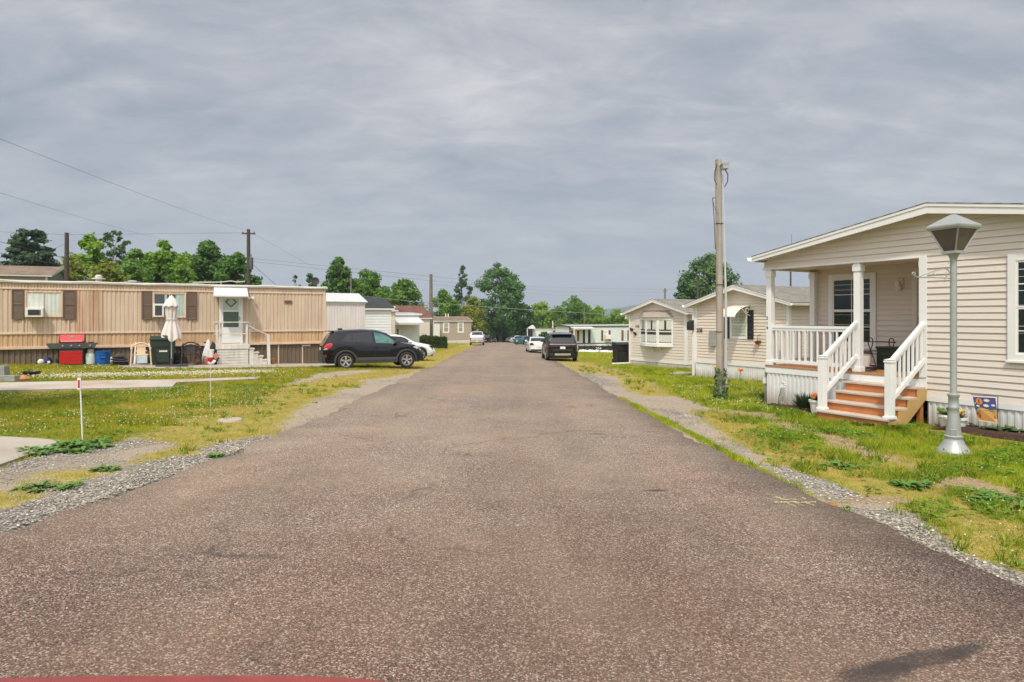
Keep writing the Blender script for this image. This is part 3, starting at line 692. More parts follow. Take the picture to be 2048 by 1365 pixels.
# the thick white band of clover along the strip in front of the tan home
lp = pg((110, 757), (200, 754), (330, 751), (440, 748), (520, 746)); n = 3000
t = rng.uniform(0, len(lp) - 1.001, n); i_ = t.astype(int); f_ = (t - i_)[:, None]; P = lp[i_] * (1 - f_) + lp[i_ + 1] * f_ + rng.normal(0, .42, (n, 2))
xs.append(P[:, 0]); ys2.append(P[:, 1]); szs.append(rng.uniform(.5, 1.25, n) * .019)
x, y, s = np.concatenate(xs), np.concatenate(ys2), np.concatenate(szs)
v, f, c = octa(x, y, gz(x, y) + rng.uniform(.045, .095, len(x)), s, lerp((.50, .46, .26), (.68, .65, .52), rng.uniform(0, 1, len(x))))
tag(npmesh('clover_flowers', v, f, M['stone'], {'col': c}, k=3), 'scattered small white clover flowers dotting the lawns', 'clover', kind='stuff')
VS, FS, CS = [], [], []; base = 0
for (n, x0, x1, y0, y1, s) in ((110000, -9, -3.3, 4.2, 14, .010), (80000, 2.8, 6.5, 3.2, 13, .010), (30000, -9, -3.4, 14, 27, .014), (30000, 2.6, 7, 13, 34, .014)):
    x, y = scatter(n, x0, x1, y0, y1); g, st, so_ = zones(x, y)
    kp = rng.uniform(0, 1, len(x)) < np.clip(g * 1.3 - .35, 0, 1) * (stone(x, y) * .9 + .05) + .03 * g + .06 * so_
    x, y = x[kp], y[kp]; n_ = len(x); r = rng.uniform(0, 1, n_)
    c = lerp((.23, .205, .175), (.45, .405, .34), r ** 1.2); c = np.where((r > .96)[:, None], np.array([[.64, .61, .55]]), c)
    sz_ = s * rng.uniform(.35, 1.5, n_) ** 1.3
    v, f, cc = octa(x, y, gz(x, y) + .004, sz_, c, .6)
    VS.append(v); FS.append(f + base); CS.append(cc); base += len(v)
tag(npmesh('gravel', np.vstack(VS), np.vstack(FS), M['stone'], {'col': np.vstack(CS)}, k=3), 'loose grey gravel along both edges of the road', 'gravel', kind='stuff')
# ------------------------------------------------------------------ house building helpers
def FX(x0, s=-1): return lambda a, z, d: (x0 + s * d, a, z)          # wall plane x = x0 facing s
def FY(y0, s=-1): return lambda a, z, d: (a, y0 + s * d, z)
def pbox(mb, P, a0, a1, z0, z1, d0, d1):
    v = [P(a, z, d) for z in (z0, z1) for a, d in ((a0, d0), (a1, d0), (a1, d1), (a0, d1))]
    return mb.add(v, [(0, 3, 2, 1), (4, 5, 6, 7), (0, 1, 5, 4), (1, 2, 6, 5), (2, 3, 7, 6), (3, 0, 4, 7)])
def lap(mb, P, rg, z0, z1, h=.1125, out=.027, rnd=random.Random(17)):
    """horizontal clapboards: every course is a tilted face with a lip under it, in lengths that meet at slightly uneven joints"""
    z = z0
    while z < z1 - .004:
        zt = min(z + h, z1); a0, a1 = rg(z); b0, b1 = rg(zt)
        if a1 - a0 > .01:
            cuts = [0.]; L = a1 - a0
            while cuts[-1] < 1: cuts.append(min(1., cuts[-1] + rnd.uniform(1.6, 3.7) / L))
            for u, v in zip(cuts[:-1], cuts[1:]):
                o = out + rnd.uniform(-.0022, .0022)
                c0, c1, d0, d1 = a0 + L * u, a0 + L * v, b0 + (b1 - b0) * u, b0 + (b1 - b0) * v
                zm = z + (zt - z) * .52; m0, m1 = (c0 + d0) / 2, (c1 + d1) / 2
                mb.quad(P(c0, z, o), P(c1, z, o), P(m1, zm, o * .62), P(m0, zm, o * .62))
                mb.quad(P(m0, zm, o * .68), P(m1, zm, o * .68), P(d1, zt, .002), P(d0, zt, .002))
                mb.quad(P(c0, z, o), P(c1, z, o), P(c1, z, .001), P(c0, z, .001))
                mb.quad(P(m0, zm, o * .62), P(m1, zm, o * .62), P(m1, zm, o * .68), P(m0, zm, o * .68))
        z = zt
    return mb
def ribs(mb, P, a0, a1, z0, z1, pitch=.1, depth=.014, f=.45):
    pts = []; a = a0
    while a < a1 - 1e-6:
        for t, d in ((0, 0), (f, 0), (f + .08, depth), (.92, depth)):
            q = a + t * pitch
            if q < a1: pts.append((q, d))
        a += pitch
    pts.append((a1, 0))
    for (p, d), (q, e) in zip(pts[:-1], pts[1:]):
        mb.quad(P(p, z0, d), P(q, z0, e), P(q, z1, e), P(p, z1, d))
    return mb
def roof_sheet(name, m, parent, a, b, c, d, th=.05):
    a, b, c, d = map(Vector, (a, b, c, d)); n = (b - a).cross(d - a).normalized()
    if n.z < 0: n = -n
    top = [a, b, c, d]; bot = [p - n * th for p in top]
    me = bpy.data.meshes.new(name); fs = [(0, 1, 2, 3), (7, 6, 5, 4)] + [(i, 4 + i, 4 + (i + 1) % 4, (i + 1) % 4) for i in range(4)]
    me.from_pydata([tuple(p) for p in top + bot], [], fs)
    u = (b - a).normalized(); v = n.cross(u)
    uv = me.uv_layers.new(name='UVMap')
    for l in me.loops:
        p = me.vertices[l.vertex_index].co - a; uv.data[l.index].uv = (p.dot(u), p.dot(v))
    me.materials.append(m); me.update()
    o = bpy.data.objects.new(name, me); COL.objects.link(o); o.parent = parent; return o
def cloth(mb, P, a0, a1, z0, z1, d, amp=.012, n=24, k=7., seed=0, scal=0):
    rnd = random.Random(seed); ph = rnd.uniform(0, 6)
    for i in range(n):
        p, q = a0 + (a1 - a0) * i / n, a0 + (a1 - a0) * (i + 1) / n
        e = lambda t: d + amp * math.sin(k * (t - a0) / max(a1 - a0, .01) * 6.28 + ph)
        zb = lambda t: z0 + scal * abs(math.sin(k * .5 * (t - a0) / (a1 - a0) * 6.28))
        mb.add([P(p, zb(p), e(p)), P(q, zb(q), e(q)), P(q, z1, e(q)), P(p, z1, e(p))], [(0, 1, 2, 3)], True)
    return mb
def window(parent, P, a0, a1, z0, z1, fw=.09, proud=.05, frame=None, pane=None, mid=True, mull=(), curtain=None, grid=False, sill=True, name='window', cz=0., dark=None):
    f = MB(); a0, a1 = min(a0, a1), max(a0, a1); z0, z1 = min(z0, z1), max(z0, z1)
    pbox(f, P, a0, a0 + fw, z0, z1, 0, proud); pbox(f, P, a1 - fw, a1, z0, z1, 0, proud)
    pbox(f, P, a0 + fw, a1 - fw, z1 - fw, z1, 0, proud - .003); pbox(f, P, a0 + fw, a1 - fw, z0, z0 + fw, 0, proud - .003)
    if sill: pbox(f, P, a0 - .02, a1 + .02, z0 - .025, z0 + .012, 0, proud + .025)
    w_ = f.build(name, frame or M['white'], parent, bevel=.004)
    i0, i1, j0, j1 = a0 + fw, a1 - fw, z0 + fw, z1 - fw; zm = (j0 + j1) / 2
    s_ = MB(); t = .028
    for p, q in ([(j0, zm), (zm, j1)] if mid else [(j0, j1)]):
        dd = .034 if p == j0 else .040
        pbox(s_, P, i0, i0 + t, p, q, .02, dd); pbox(s_, P, i1 - t, i1, p, q, .02, dd); pbox(s_, P, i0 + t, i1 - t, p, p + t, .02, dd - .002); pbox(s_, P, i0 + t, i1 - t, q - t, q, .02, dd - .002)
        if grid:
            pbox(s_, P, (i0 + i1) / 2 - .008, (i0 + i1) / 2 + .008, p + t, q - t, .026, dd - .004); pbox(s_, P, i0 + t, i1 - t, (p + q) / 2 - .008, (p + q) / 2 + .008, .0262, dd - .0046)
    for m_ in mull: pbox(s_, P, i0 + (i1 - i0) * m_ - t / 2, i0 + (i1 - i0) * m_ + t / 2, j0, j1, .018, .045)
    s_.build('sash', frame or M['white'], w_)
    g = MB(); g.quad(P(i0, j0, .027), P(i1, j0, .027), P(i1, j1, .027), P(i0, j1, .027))
    g.build('pane', pane or (M['glass'] if curtain else M['glass_dark']), w_)
    if curtain:
        b = MB(); b.quad(P(i0, j0, .0255 - .019), P(i1, j0, .0065), P(i1, j1, .0065), P(i0, j1, .0065)); b.build('dark_backing', dark or M['dark'], w_)  # flat dark sheet paints the unlit room behind the glass
        c = MB()
        for (u0, u1, v0, v1, kk) in curtain[1]:
            cloth(c, P, i0 + (i1 - i0) * u0, i0 + (i1 - i0) * u1, j0 + (j1 - j0) * v0, j0 + (j1 - j0) * v1, .0165, .006, 28, kk, int(u0 * 100 + kk), scal=cz)
        c.build('curtain', curtain[0], w_)
    return w_
def shutter(parent, P, a0, a1, z0, z1, m, name='shutter'):
    s_ = MB(); fw = .045; zm = (z0 + z1) / 2
    pbox(s_, P, a0, a0 + fw, z0, z1, .02, .052); pbox(s_, P, a1 - fw, a1, z0, z1, .02, .052)
    for p, q in ((z0, z0 + fw), (zm - fw / 2, zm + fw / 2), (z1 - fw, z1)): pbox(s_, P, a0 + fw, a1 - fw, p, q, .02, .050)
    for p, q in ((z0 + fw, zm - fw / 2), (zm + fw / 2, z1 - fw)):
        n = max(int((q - p) / .045), 3)
        for i in range(n):
            y0, y1 = p + (q - p) * i / n, p + (q - p) * (i + 1) / n
            s_.quad(P(a0 + fw, y0, .042), P(a1 - fw, y0, .042), P(a1 - fw, y1, .026), P(a0 + fw, y1, .026)); s_.quad(P(a0 + fw, y0, .042), P(a1 - fw, y0, .042), P(a1 - fw, y0, .026), P(a0 + fw, y0, .026))
    return s_.build(name, m, parent)
def text(parent, body, size, M4, m, name='number', ext=.004):
    c = bpy.data.curves.new(name, 'FONT'); c.body = body; c.size = size; c.extrude = ext; c.align_x = 'CENTER'
    t = bpy.data.objects.new(name, c); COL.objects.link(t)
    dg = bpy.context.evaluated_depsgraph_get(); me = bpy.data.meshes.new_from_object(t.evaluated_get(dg)); bpy.data.objects.remove(t)
    me.materials.clear(); me.materials.append(m)
    o = bpy.data.objects.new(name, me); COL.objects.link(o); o.parent = parent; o.matrix_local = M4; return o
MXN = Matrix(((0, 0, -1, 0), (-1, 0, 0, 0), (0, 1, 0, 0), (0, 0, 0, 1)))     # text plane facing -x, reading right (towards -y)
MYN = Matrix(((1, 0, 0, 0), (0, 0, -1, 0), (0, 1, 0, 0), (0, 0, 0, 1)))      # facing -y
def gable_shell(root, x0, x1, yR, yL, zs, ze, k, side, roofm, skirt, ovy=.3, ovx=.3, trim=None, front=True, band=.12, h=.1125, zg=-.35, yc=None, gutter=True, walls='RLFB', ribp=.1):
    trim = trim or M['white']; yc = (yR + yL) / 2 if yc is None else yc
    rz = lambda y: ze + k * ((y - yR) if y <= yc else (yL - y))
    zr = rz(yc)
    def rg(z):
        if z <= ze: return yR, yL
        return yR + (z - ze) / k, yL - (z - ze) / k
    wl = MB()
    if 'R' in walls: lap(wl, FY(yR, -1), lambda z: (x0, x1), zs, ze, h)
    if 'L' in walls: lap(wl, FY(yL, 1), lambda z: (x0, x1), zs, ze, h)
    if 'B' in walls: lap(wl, FX(x1, 1), rg, zs, zr, h)
    if front and 'F' in walls: lap(wl, FX(x0, -1), rg, zs, zr, h)
    if wl.v: wl.build('siding', side, root)
    sk = MB(); tr = MB()
    for P, a, b in ((FY(yR, -1), x0, x1), (FY(yL, 1), x0, x1), (FX(x1, 1), yR, yL)) + (((FX(x0, -1), yR, yL),) if front else ()):
        ribs(sk, P, a, b, zg, zs - band, ribp); pbox(tr, P, a - .012, b + .012, zs - band, zs - .002, -.02, .035)
    sk.build('skirting', skirt, root)
    if front:
        for y in (yR, yL): tr.box(x0 - .032, x0 + .09, y - .032 if y == yR else y - .09, y + .09 if y == yR else y + .032, zs + .002, ze + .02)
    tr.build('trim', trim, root, bevel=.004)
    e = .02; T = .07
    for sgn, ye in ((-1, yR), (1, yL)):
        yo = ye + sgn * ovy; zo = ze - k * ovy
        roof_sheet('roof', roofm, root, (x0 - ovx - .022, yo, zo + T + .02), (x1 + ovx, yo, zo + T + .02), (x1 + ovx, yc, zr + T + .02), (x0 - ovx - .022, yc, zr + T + .02), .012)
    fa = MB(); q = .17
    for sgn, ye in ((-1, yR), (1, yL)):
        yo = ye + sgn * ovy; zo = ze - k * ovy
        for xx, ww in ((x0 - ovx, .025), (x1 + ovx - .03, .025)):
            fa.add([(xx, yo, zo + T - q + .06), (xx, yc, zr + T - q), (xx, yc, zr + T - .008), (xx, yo, zo + T - .008), (xx + ww, yo, zo + T - q + .06), (xx + ww, yc, zr + T - q), (xx + ww, yc, zr + T - .008), (xx + ww, yo, zo + T - .008)], [(0, 1, 2, 3), (7, 6, 5, 4), (0, 4, 5, 1), (2, 6, 7, 3), (0, 3, 7, 4)])
            fa.add([(xx - .014, yo, zo + T - .045), (xx - .014, yc, zr + T - .045), (xx - .014, yc, zr + T + .012), (xx - .014, yo, zo + T + .012)], [(0, 1, 2, 3)])
        fa.box(x0 - ovx, x1 + ovx, yo - .012, yo + .012, zo + T - q + .06, zo + T - .012)
        # soffit
        fa.quad((x0 - ovx + .03, yo, zo - .03), (x1 + ovx - .03, yo, zo - .03), (x1 + ovx - .03, ye, ze - .04), (x0 - ovx + .03, ye, ze - .04))
        fa.quad((x0 - ovx + .03, yo, zo - .02), (x0 + .01, yo, zo - .02), (x0 + .01, yc, zr - .02), (x0 - ovx + .03, yc, zr - .02))
    fa.build('fascia', trim, root)
    if gutter:
        g = MB()
        for sgn, ye in ((-1, yR), (1, yL)):
            yo = ye + sgn * ovy; zo = ze - k * ovy + T
            g.prism([(yo + sgn * .012, zo - .10), (yo + sgn * .09, zo - .09), (yo + sgn * .115, zo - .005), (yo + sgn * .10, zo - .005), (yo + sgn * .08, zo - .075), (yo + sgn * .012, zo - .085)], 'x', x0 - ovx - .04, x1 + ovx)
        g.build('gutter', M['white'], root)
    return rz

# ------------------------------------------------------------------ big beige home at the right
H1 = Frame(7.40, 11.60, -.31, 28.5)
def home_big():
    fr = H1
    r = fthing('mobile_home', 'large beige clapboard home with white porch posts and wooden steps at its front', 'mobile home', fr, 'mobile homes along the road')
    yL = fr.lx(1529, 650, 0)[0]; OV = .32
    ya, za = fr.lx(1853, 404, -OV); ye, zee = fr.lx(1504, 512, -OV)
    k = (za - zee) / (ye - ya)
    yc = ya; yR = 2 * yc - yL
    ze = za - .10 - k * (yL - yc)                      # underside of the roof above the wall line
    zs = fr.lx(1856, 790, 0)[1]
    zh = (fr.lx(1531, 533, 0)[1] + fr.lx(1858, 507, 0)[1]) / 2
    zf = fr.lx(1717, 744, .06)[1]; D = 1.62
    x1 = 14.0
    print('H1', yL, yR, yc, 'k', k, 'ze', ze, 'zs', zs, 'zh', zh, 'zf', zf)
    gable_shell(r, 0, x1, yR, yL, zs, ze, k, M['vinyl_beige'], M['shingle_grey'], M['skirt_white'], ovy=ye - yL, ovx=OV, front=False, zg=-.3, walls='RB')
    h = .1125
    rg = lambda z: (yR, yL) if z <= ze else (yR + (z - ze) / k, yL - (z - ze) / k)
    P = FX(0, -1); wl = MB()
    nz = math.floor((zh - zs) / h); zsp = zs + h * nz
    lap(wl, P, lambda z: (yR, 0.0), zs, zsp, h)
    lap(wl, P, rg, zsp, rg(0)[0] * 0 + ze + k * (yL - yc) - .03, h)
    lap(wl, FX(D, -1), lambda z: (0, yL), zf, zh, h)
    lap(wl, FY(yL, 1), lambda z: (D, x1), zs, ze, h)
    wl.build('siding', M['vinyl_beige'], r)
    tr = MB()
    tr.box(-.03, .14, -.02, .12, zf - .25, zsp)          # corner trim beside the steps
    tr.box(-.034, .10, 0.12, yL + .03, zsp - .03, zsp + .005); tr.box(.10, D, yL - .05, yL + .03, zsp - .03, zsp + .2)
    pbox(tr, P, yR - .01, 0.0, zs - .11, zs - .002, -.02, .034)
    tr.build('trim', M['white'], r, bevel=.004)
    ce = MB(); ce.box(.10, D, 0, yL - .05, zsp + .02, zsp + .05); ce.build('porch_ceiling', M['vinyl_beige2'], r)
    pw = MB(); pw.box(.12, D, -.06, .0, zf, zsp + .02); pw.build('porch_side_wall', M['vinyl_beige2'], r)
    sk = MB(); ribs(sk, P, yR, -.02, -.3, zs - .11, .105, .016); sk.build('skirting', M['skirt_white'], r); sk = MB(); ribs(sk, FY(yL, 1), 0, D, -.3, zf - .12, .105, .016); sk.build('skirting', M['skirt_white'], r)
    # window of the front wall
    w0 = fr.lx(2018, 600, 0)[0]; zt = fr.lx(2019, 509, 0)[1]; zb = fr.lx(2016, 722, 0)[1]
    window(r, P, w0 - 1.05, w0, zb, zt, fw=.115, proud=.055, grid=True)
    # window and door under the porch
    PB = FX(D, -1)
    a0 = fr.lx(1754, 600, D)[0]; a1 = fr.lx(1659, 600, D)[0]
    window(r, PB, a0, a1, fr.lx(1754, 698, D)[1], fr.lx(1700, 548, D)[1], fw=.11, proud=.05, pane=M['glass_dark'], grid=True)
    d1 = fr.lx(1826, 600, D)[0]; dz = zf + 2.08
    df = MB(); pbox(df, PB, d1 - .10, d1, zf, dz, 0, .045); pbox(df, PB, d1 - 1.12, d1 - 1.02, zf, dz, 0, .045); pbox(df, PB, d1 - 1.02, d1 - .1, dz - .1, dz, 0, .042)
    dr = MB(); pbox(dr, PB, d1 - 1.02, d1 - .10, zf + .02, dz - .1, 0, .02)
    for (q0, q1, u0, u1) in ((.12, .42, .2, .8), (.50, .80, .2, .8), (.12, .42, 1.0, 1.75), (.50, .80, 1.0, 1.75)):
        pbox(dr, PB, d1 - .1 - q1, d1 - .1 - q0, zf + u0, zf + u1, .0, .028)
    do = dr.build('door', mat('door_grey_white', (.52, .48, .42), .5, var=.05), r, bevel=.004); df.build('frame', M['vinyl_beige'], do, bevel=.004)
    for zz in (fr.lx(1844, 638, D)[1], fr.lx(1844, 652, D)[1]): kn = MB(); kn.lathe([(0, -.075), (.03, -.07), (.034, -.055), (.014, -.045), (.03, -.022), (.03, 0)], (D, d1 - .17, zz), 12, 'x'); kn.build('handle', M['black_iron'], do)
    la = MB(); lyz = fr.lx(1803, 568, D); la.lathe([(.0, -.16), (.05, -.155), (.055, -.11), (.05, -.1), (.05, -.09)], (D - .02, lyz[0], lyz[1]), 14, 'x'); la.box(D - .05, D, lyz[0] - .06, lyz[0] + .06, lyz[1] - .1, lyz[1] + .1); la.lathe([(.0, .02), (.05, .0), (.062, -.10), (.045, -.14), (0, -.15)], (D - .10, lyz[0], lyz[1]), 12)
    la.build('wall_lamp', M['vinyl_beige'], r)
    # posts
    def post(y, x, z0, z1, w=.065):
        b = MB(); b.box(x - w, x + w, y - w, y + w, z0, z1); b.box(x - w - .02, x + w + .02, y - w - .02, y + w + .02, z0 + .004, z0 + .10); b.box(x - w - .018, x + w + .018, y - w - .018, y + w + .018, z1 - .16, z1 - .03)
        return b.build('post', M['white_rail'], r, bevel=.006)
    ym = fr.lx(1717, 650, .06)[0]; yl = fr.lx(1541, 650, .06)[0]
    p1 = post(ym, .06, zf, zsp - .03); p2 = post(yl, .06, zf, zsp - .03); post(.075, .06, zf - .2, zsp - .03, .05); post(yl, D - .08, zf, zsp - .03)
    # number on the corner post, read from the top down
    yy, z0 = fr.lx(1531, 631, -.01); 
    for i, ch in enumerate('214'): text(p2, ch, .105, Matrix.Translation((.06 - .068, yl + .035, z0 - .10 - i * .108)) @ MXN, M['ink'], 'number')
    # deck
    dk = MB(); nb = 11
    for i in range(nb):
        xa = .0 - .03 + i * (D + .03) / nb; dk.box(xa, xa + (D + .03) / nb - .008, .0, yl + .08, zf - .035, zf)
    dk.build('deck', M['deck_wood'], r)
    dt = MB(); dt.box(-.02, .02, .0, yl + .075, zf - .17, zf - .038); dt.box(.02, D, yl + .04, yl + .078, zf - .17, zf - .038); dt.build('deck_trim', M['white_rail'], r, bevel=.004)
    s2 = MB(); ribs(s2, FX(.01, -1), ym - .1, yl + .06, -.3, zf - .165, .105, .018); s2.build('porch_skirting', M['skirt_white'], r)
    # railings of the porch
    def rail(a, b, name='railing', n=9, hh=.82, lo=.10, sl=False):
        a = Vector(a); b = Vector(b); m_ = MB(); up = Vector((0, 0, 1))
        m_.bar(a + up * hh, b + up * hh, .07, .055); m_.bar(a + up * (hh - .055), b + up * (hh - .055), .045, .05); m_.bar(a + up * lo, b + up * lo, .05, .075)
        for i in range(n):
            p = a.lerp(b, (i + .7) / (n + .4)); m_.bar(p + up * (lo + .02), p + up * (hh - .07), .036, .036)
        return m_.build(name, M['white_rail'], r, bevel=.003)
    zr1 = fr.lx(1600, 655, .06)[1] - zf
    rail((.06, yl - .065, zf), (.06, ym + .065, zf), n=13, hh=zr1)
    rail((.12, yl, zf), (D - .14, yl, zf), n=9, hh=zr1)
    # steps
    st = fthing('front_steps', 'wooden steps with orange risers and white handrails up to the beige porch', 'steps', fr)
    xn = fr.ly(1645, 760, ym)[0]; ns = 4; rise = zf / (ns + 1); run = (-.02 - (xn - .12)) / ns
    print('steps xn', xn, 'ym', ym, 'yl', yl, 'rise', rise, 'run', run)
    td = MB(); rs = MB()
    for i in range(ns):
        z = rise * (i + 1); xa = xn - .12 + i * run
        td.box(xa - .03, xa + run * .48, .06 - .06, ym + .06, z - .035, z); td.box(xa + run * .5, xa + run + .02, .0, ym + .06, z - .036, z - .001)
        rs.box(xa, xa + .022, .03, ym + .03, z - rise, z - .037)
    td.build('tread', M['wood_tread'], st, bevel=.004); rs.build('riser', M['wood_new'], st)
    for yy in (.0, ym + .03):
        sg = MB()
        pts = [(xn - .09, -.12)]
        for i in range(ns): pts += [(xn - .095 + i * run, rise * (i + 1) - .037), (xn - .095 + (i + 1) * run, rise * (i + 1) - .037)]
        pts += [(-.022, rise * ns - .20), (xn + .16, -.12)]
        sg.prism(pts, 'y', yy - .02, yy + .02); sg.build('stringer', M['wood_side'], st)
    lg = MB(); lg.box(-.14, -.05, .03, .10, -.3, rise * 3); lg.build('leg', M['wood_new'], st)
    def newel(yy):
        b = MB(); w = .06; zt = fr.lx(1645, 712, xn)[1]; z0 = rise
        b.box(xn - w, xn + w, yy - w, yy + w, z0, zt); b.box(xn - w - .012, xn + w + .012, yy - w - .012, yy + w + .012, zt - .05, zt - .02)
        b.add([(xn - w - .012, yy - w - .012, zt), (xn + w + .012, yy - w - .012, zt), (xn + w + .012, yy + w + .012, zt), (xn - w - .012, yy + w + .012, zt), (xn, yy, zt + .02)], [(0, 1, 4), (1, 2, 4), (2, 3, 4), (3, 0, 4)])
        b.box(xn - w - .02, xn + w + .02, yy - w - .02, yy + w + .02, z0 + .003, z0 + .045)
        b.build('newel_post', M['white_rail'], st, bevel=.005); return zt
    for yy in (.04, ym):
        zt = newel(yy); m_ = MB(); a = Vector((xn + .06, yy, zt - .02)); b = Vector((-.0, yy, zt - .02 + rise * 3.9))
        m_.bar(a, b, .075, .06); m_.bar(a - Vector((0, 0, .06)), b - Vector((0, 0, .06)), .045, .05)
        lo = .66; m_.bar(a - Vector((0, 0, lo)), b - Vector((0, 0, lo)), .05, .08)
        for i in range(7):
            p = a.lerp(b, (i + .7) / 7.4); m_.bar(p - Vector((0, 0, lo - .03)), p - Vector((0, 0, .08)), .036, .036)
        m_.build('handrail', M['white_rail'], st, bevel=.003)
    return r, dict(yL=yL, yR=yR, ym=ym, yl=yl, zf=zf, D=D, zs=zs, xn=xn)
home1, h1 = home_big()

def hpt(fr, px, py, x0, z=None):
    y, zz = fr.lx(px, py, x0); return Vector((x0, y, zz if z is None else z))
# small things on and in front of the porch
def bench():
    D = h1['D']; zf = h1['zf']
    x = .75; yA = H1.lx(1741, 690, x)[0]; yB = H1.lx(1783, 690, x)[0]
    t = thing('metal_stand', 'black wrought iron stand with looped ends on the porch', 'stand', H1.world((x, (yA + yB) / 2, zf)), R(H1.deg))
    hw = (yA - yB) / 2; zt = H1.lx(1741, 676, x)[1] - zf; rr = .011
    for s in (-1, 1):
        b = MB(); w = .13; y = s * hw
        loop = [(-w, y, 0), (-w * .6, y, zt * .32), (-.02, y, zt * .55), (.035, y, zt * .75), (.055, y, zt * .88), (.035, y, zt * .98), (0, y, zt), (-.035, y, zt * .98), (-.055, y, zt * .88), (-.035, y, zt * .75), (.02, y, zt * .55), (w * .6, y, zt * .32), (w, y, 0)]
        # loops stand crosswise, seen from the road
        loop = [(p[1] * 0, y + p[0], p[2]) for p in loop]
        b.tube(loop, rr, 6); b.build('end_loop', M['black_iron'], t)
    b = MB()
    for f in (.88, .50, .14): b.tube([(0, -hw - .08, zt * f), (0, hw + .25, zt * f)], rr, 6)
    b.tube([(.3, -hw, .02), (.3, hw, .02)], rr, 6); b.tube([(0, -hw, zt * .14), (.3, -hw, .02)], rr, 6); b.tube([(0, hw, zt * .14), (.3, hw, .02)], rr, 6)
    b.build('bar', M['black_iron'], t)
bench()
def hose_coil():
    p = hpt(H1, 1737, 738, .3, h1['zf']); t = MB(); pts = []
    for i in range(60):
        a = i * .42; q = .16 + .02 * math.sin(i * .9); pts.append((math.cos(a) * q * .9, math.sin(a) * q, .012 + i * .0009 + .02 * abs(math.sin(i * .37))))
    pts += [(.05, .25, .06), (.12, .33, .25), (.1, .28, .36), (.05, .36, .30)]
    t.tube(pts, .011, 6); o = t.build('cable_coil', M['black_plastic'], None, H1.world(p)); o.rotation_euler = (0, 0, R(H1.deg)); tag(o, 'loose coil of black cable lying on the porch boards', 'cable')
hose_coil()
def bucket_lid(name, label, cat, pos, r, h, m, lid=None, deg=0, taper=.8, rim=True):
    t = thing(name, label, cat, pos, R(deg)); b = MB()
    prof = [(0, .004), (r * taper, .004), (r * taper + .003, .01), (r, h - .03), (r + .012, h - .028), (r + .012, h), (r - .006, h), (r * taper - .006, .02), (0, .02)]
    b.lathe(prof, (0, 0, 0), 22); b.build('body', m, t)
    if lid: l = MB(); l.lathe([(0, h + .03), (r * .9, h + .026), (r + .02, h + .004), (r + .02, h - .012), (0, h - .014)], (0, 0, 0), 22); l.build('lid', lid, t)
    return t
p = hpt(H1, 1727, 728, .75, h1['zf']); bucket_lid('bucket', 'white bucket with a dark lid beside the middle porch post', 'bucket', H1.world(p), .15, .34, M['white_plastic'], M['cloth_dark'])
p = hpt(H1, 1793, 712, 1.2, h1['zf']); bx = MB(); bx.box(-.2, .2, -.3, .3, 0, .42); bx.box(-.215, .215, -.315, .315, .42, .47); o = bx.build('storage_box', M['green_plastic'], None, H1.world(p), bevel=.015); o.rotation_euler.z = R(H1.deg); tag(o, 'dark green lidded box on the porch beside the door', 'box')

# ------------------------------------------------------------------ plants
def leafset(mb, c, n, L, wd, rnd, up=.7, spread=1., droop=.3):
    c = Vector(c)
    for i in range(n):
        a = rnd.uniform(0, 6.28); e = rnd.uniform(.25, 1.2) * up; l = L * rnd.uniform(.55, 1.15)
        d = Vector((math.cos(a) * spread, math.sin(a) * spread, e)).normalized(); s = d.cross(Vector((0, 0, 1))).normalized() * wd * rnd.uniform(.7, 1.2) * .5
        o = c + Vector((math.cos(a), math.sin(a), 0)) * rnd.uniform(0, L * .12)
        m1 = o + d * l * .45; m2 = o + d * l - Vector((0, 0, droop * l)); dn = Vector((0, 0, -.12 * wd))
        mb.add([o, m1 - s, m1 + dn, m1 + s, m2], [(0, 1, 2), (0, 2, 3), (1, 4, 2), (2, 4, 3)], False)
def leafmat(name, c, rough=.5):
    m = mat(name, c, rough, var=.35, vs=25); return m
M['weed'] = leafmat('weed_leaf', (.10, .21, .022)); M['weed_dark'] = leafmat('dark_leaf', (.05, .115, .018)); M['weed_light'] = leafmat('light_leaf', (.11, .20, .03)); M['shrub'] = leafmat('shrub_needles', (.035, .085, .035))
def weed(name, label, px, py, n, L, wd, seed, m=None, group=None, up=.7, spread=1., droop=.3, cl=1, rad=.1, cat='weed'):
    g = gp(px, py); rnd = random.Random(seed); b = MB()
    for j in range(cl):
        a = rnd.uniform(0, 6.28); q = rad * math.sqrt(rnd.random()) if cl > 1 else 0
        x, y = g.x + math.cos(a) * q, g.y + math.sin(a) * q
        leafset(b, (x - g.x, y - g.y, gzf(x, y) - g.z), n, L, wd, rnd, up, spread, droop)
    return tag(b.build(name, m or M['weed'], None, g), label, cat, group)
weed('weed', 'long low row of broad weeds along the parking slab edge at the left', 106, 905, 26, .17, .05, 1, M['weed'], cl=12, rad=.35)
weed('weed', 'weeds bushing out around the foot of the white marker stake', 165, 893, 26, .2, .05, 2, M['weed'], cl=14, rad=.33)
weed('weed', 'small leafy weed on the gravel touching the asphalt edge', 431, 916, 30, .14, .04, 3, M['weed'], cl=3, rad=.06)
weed('weed', 'flat patch of weeds in the straw strip at the lower left', 95, 978, 20, .12, .04, 4, M['weed_light'], cl=9, rad=.22)
weed('weed', 'little green weed on the straw strip beyond the flat patch', 215, 940, 20, .12, .04, 5, M['weed_light'], cl=5, rad=.14)
weed('weed', 'dark weeds growing out under the lowest wooden step', 1735, 852, 22, .22, .05, 6, M['weed_dark'], cl=7, rad=.22)
weed('weed', 'weeds at the right corner of the wooden steps', 1797, 858, 20, .2, .05, 7, M['weed'], cl=6, rad=.18)
weed('weed', 'leafy weed pushing up in front of the lamp post foot', 1912, 908, 30, .14, .035, 8, M['weed'], cl=4, rad=.07)
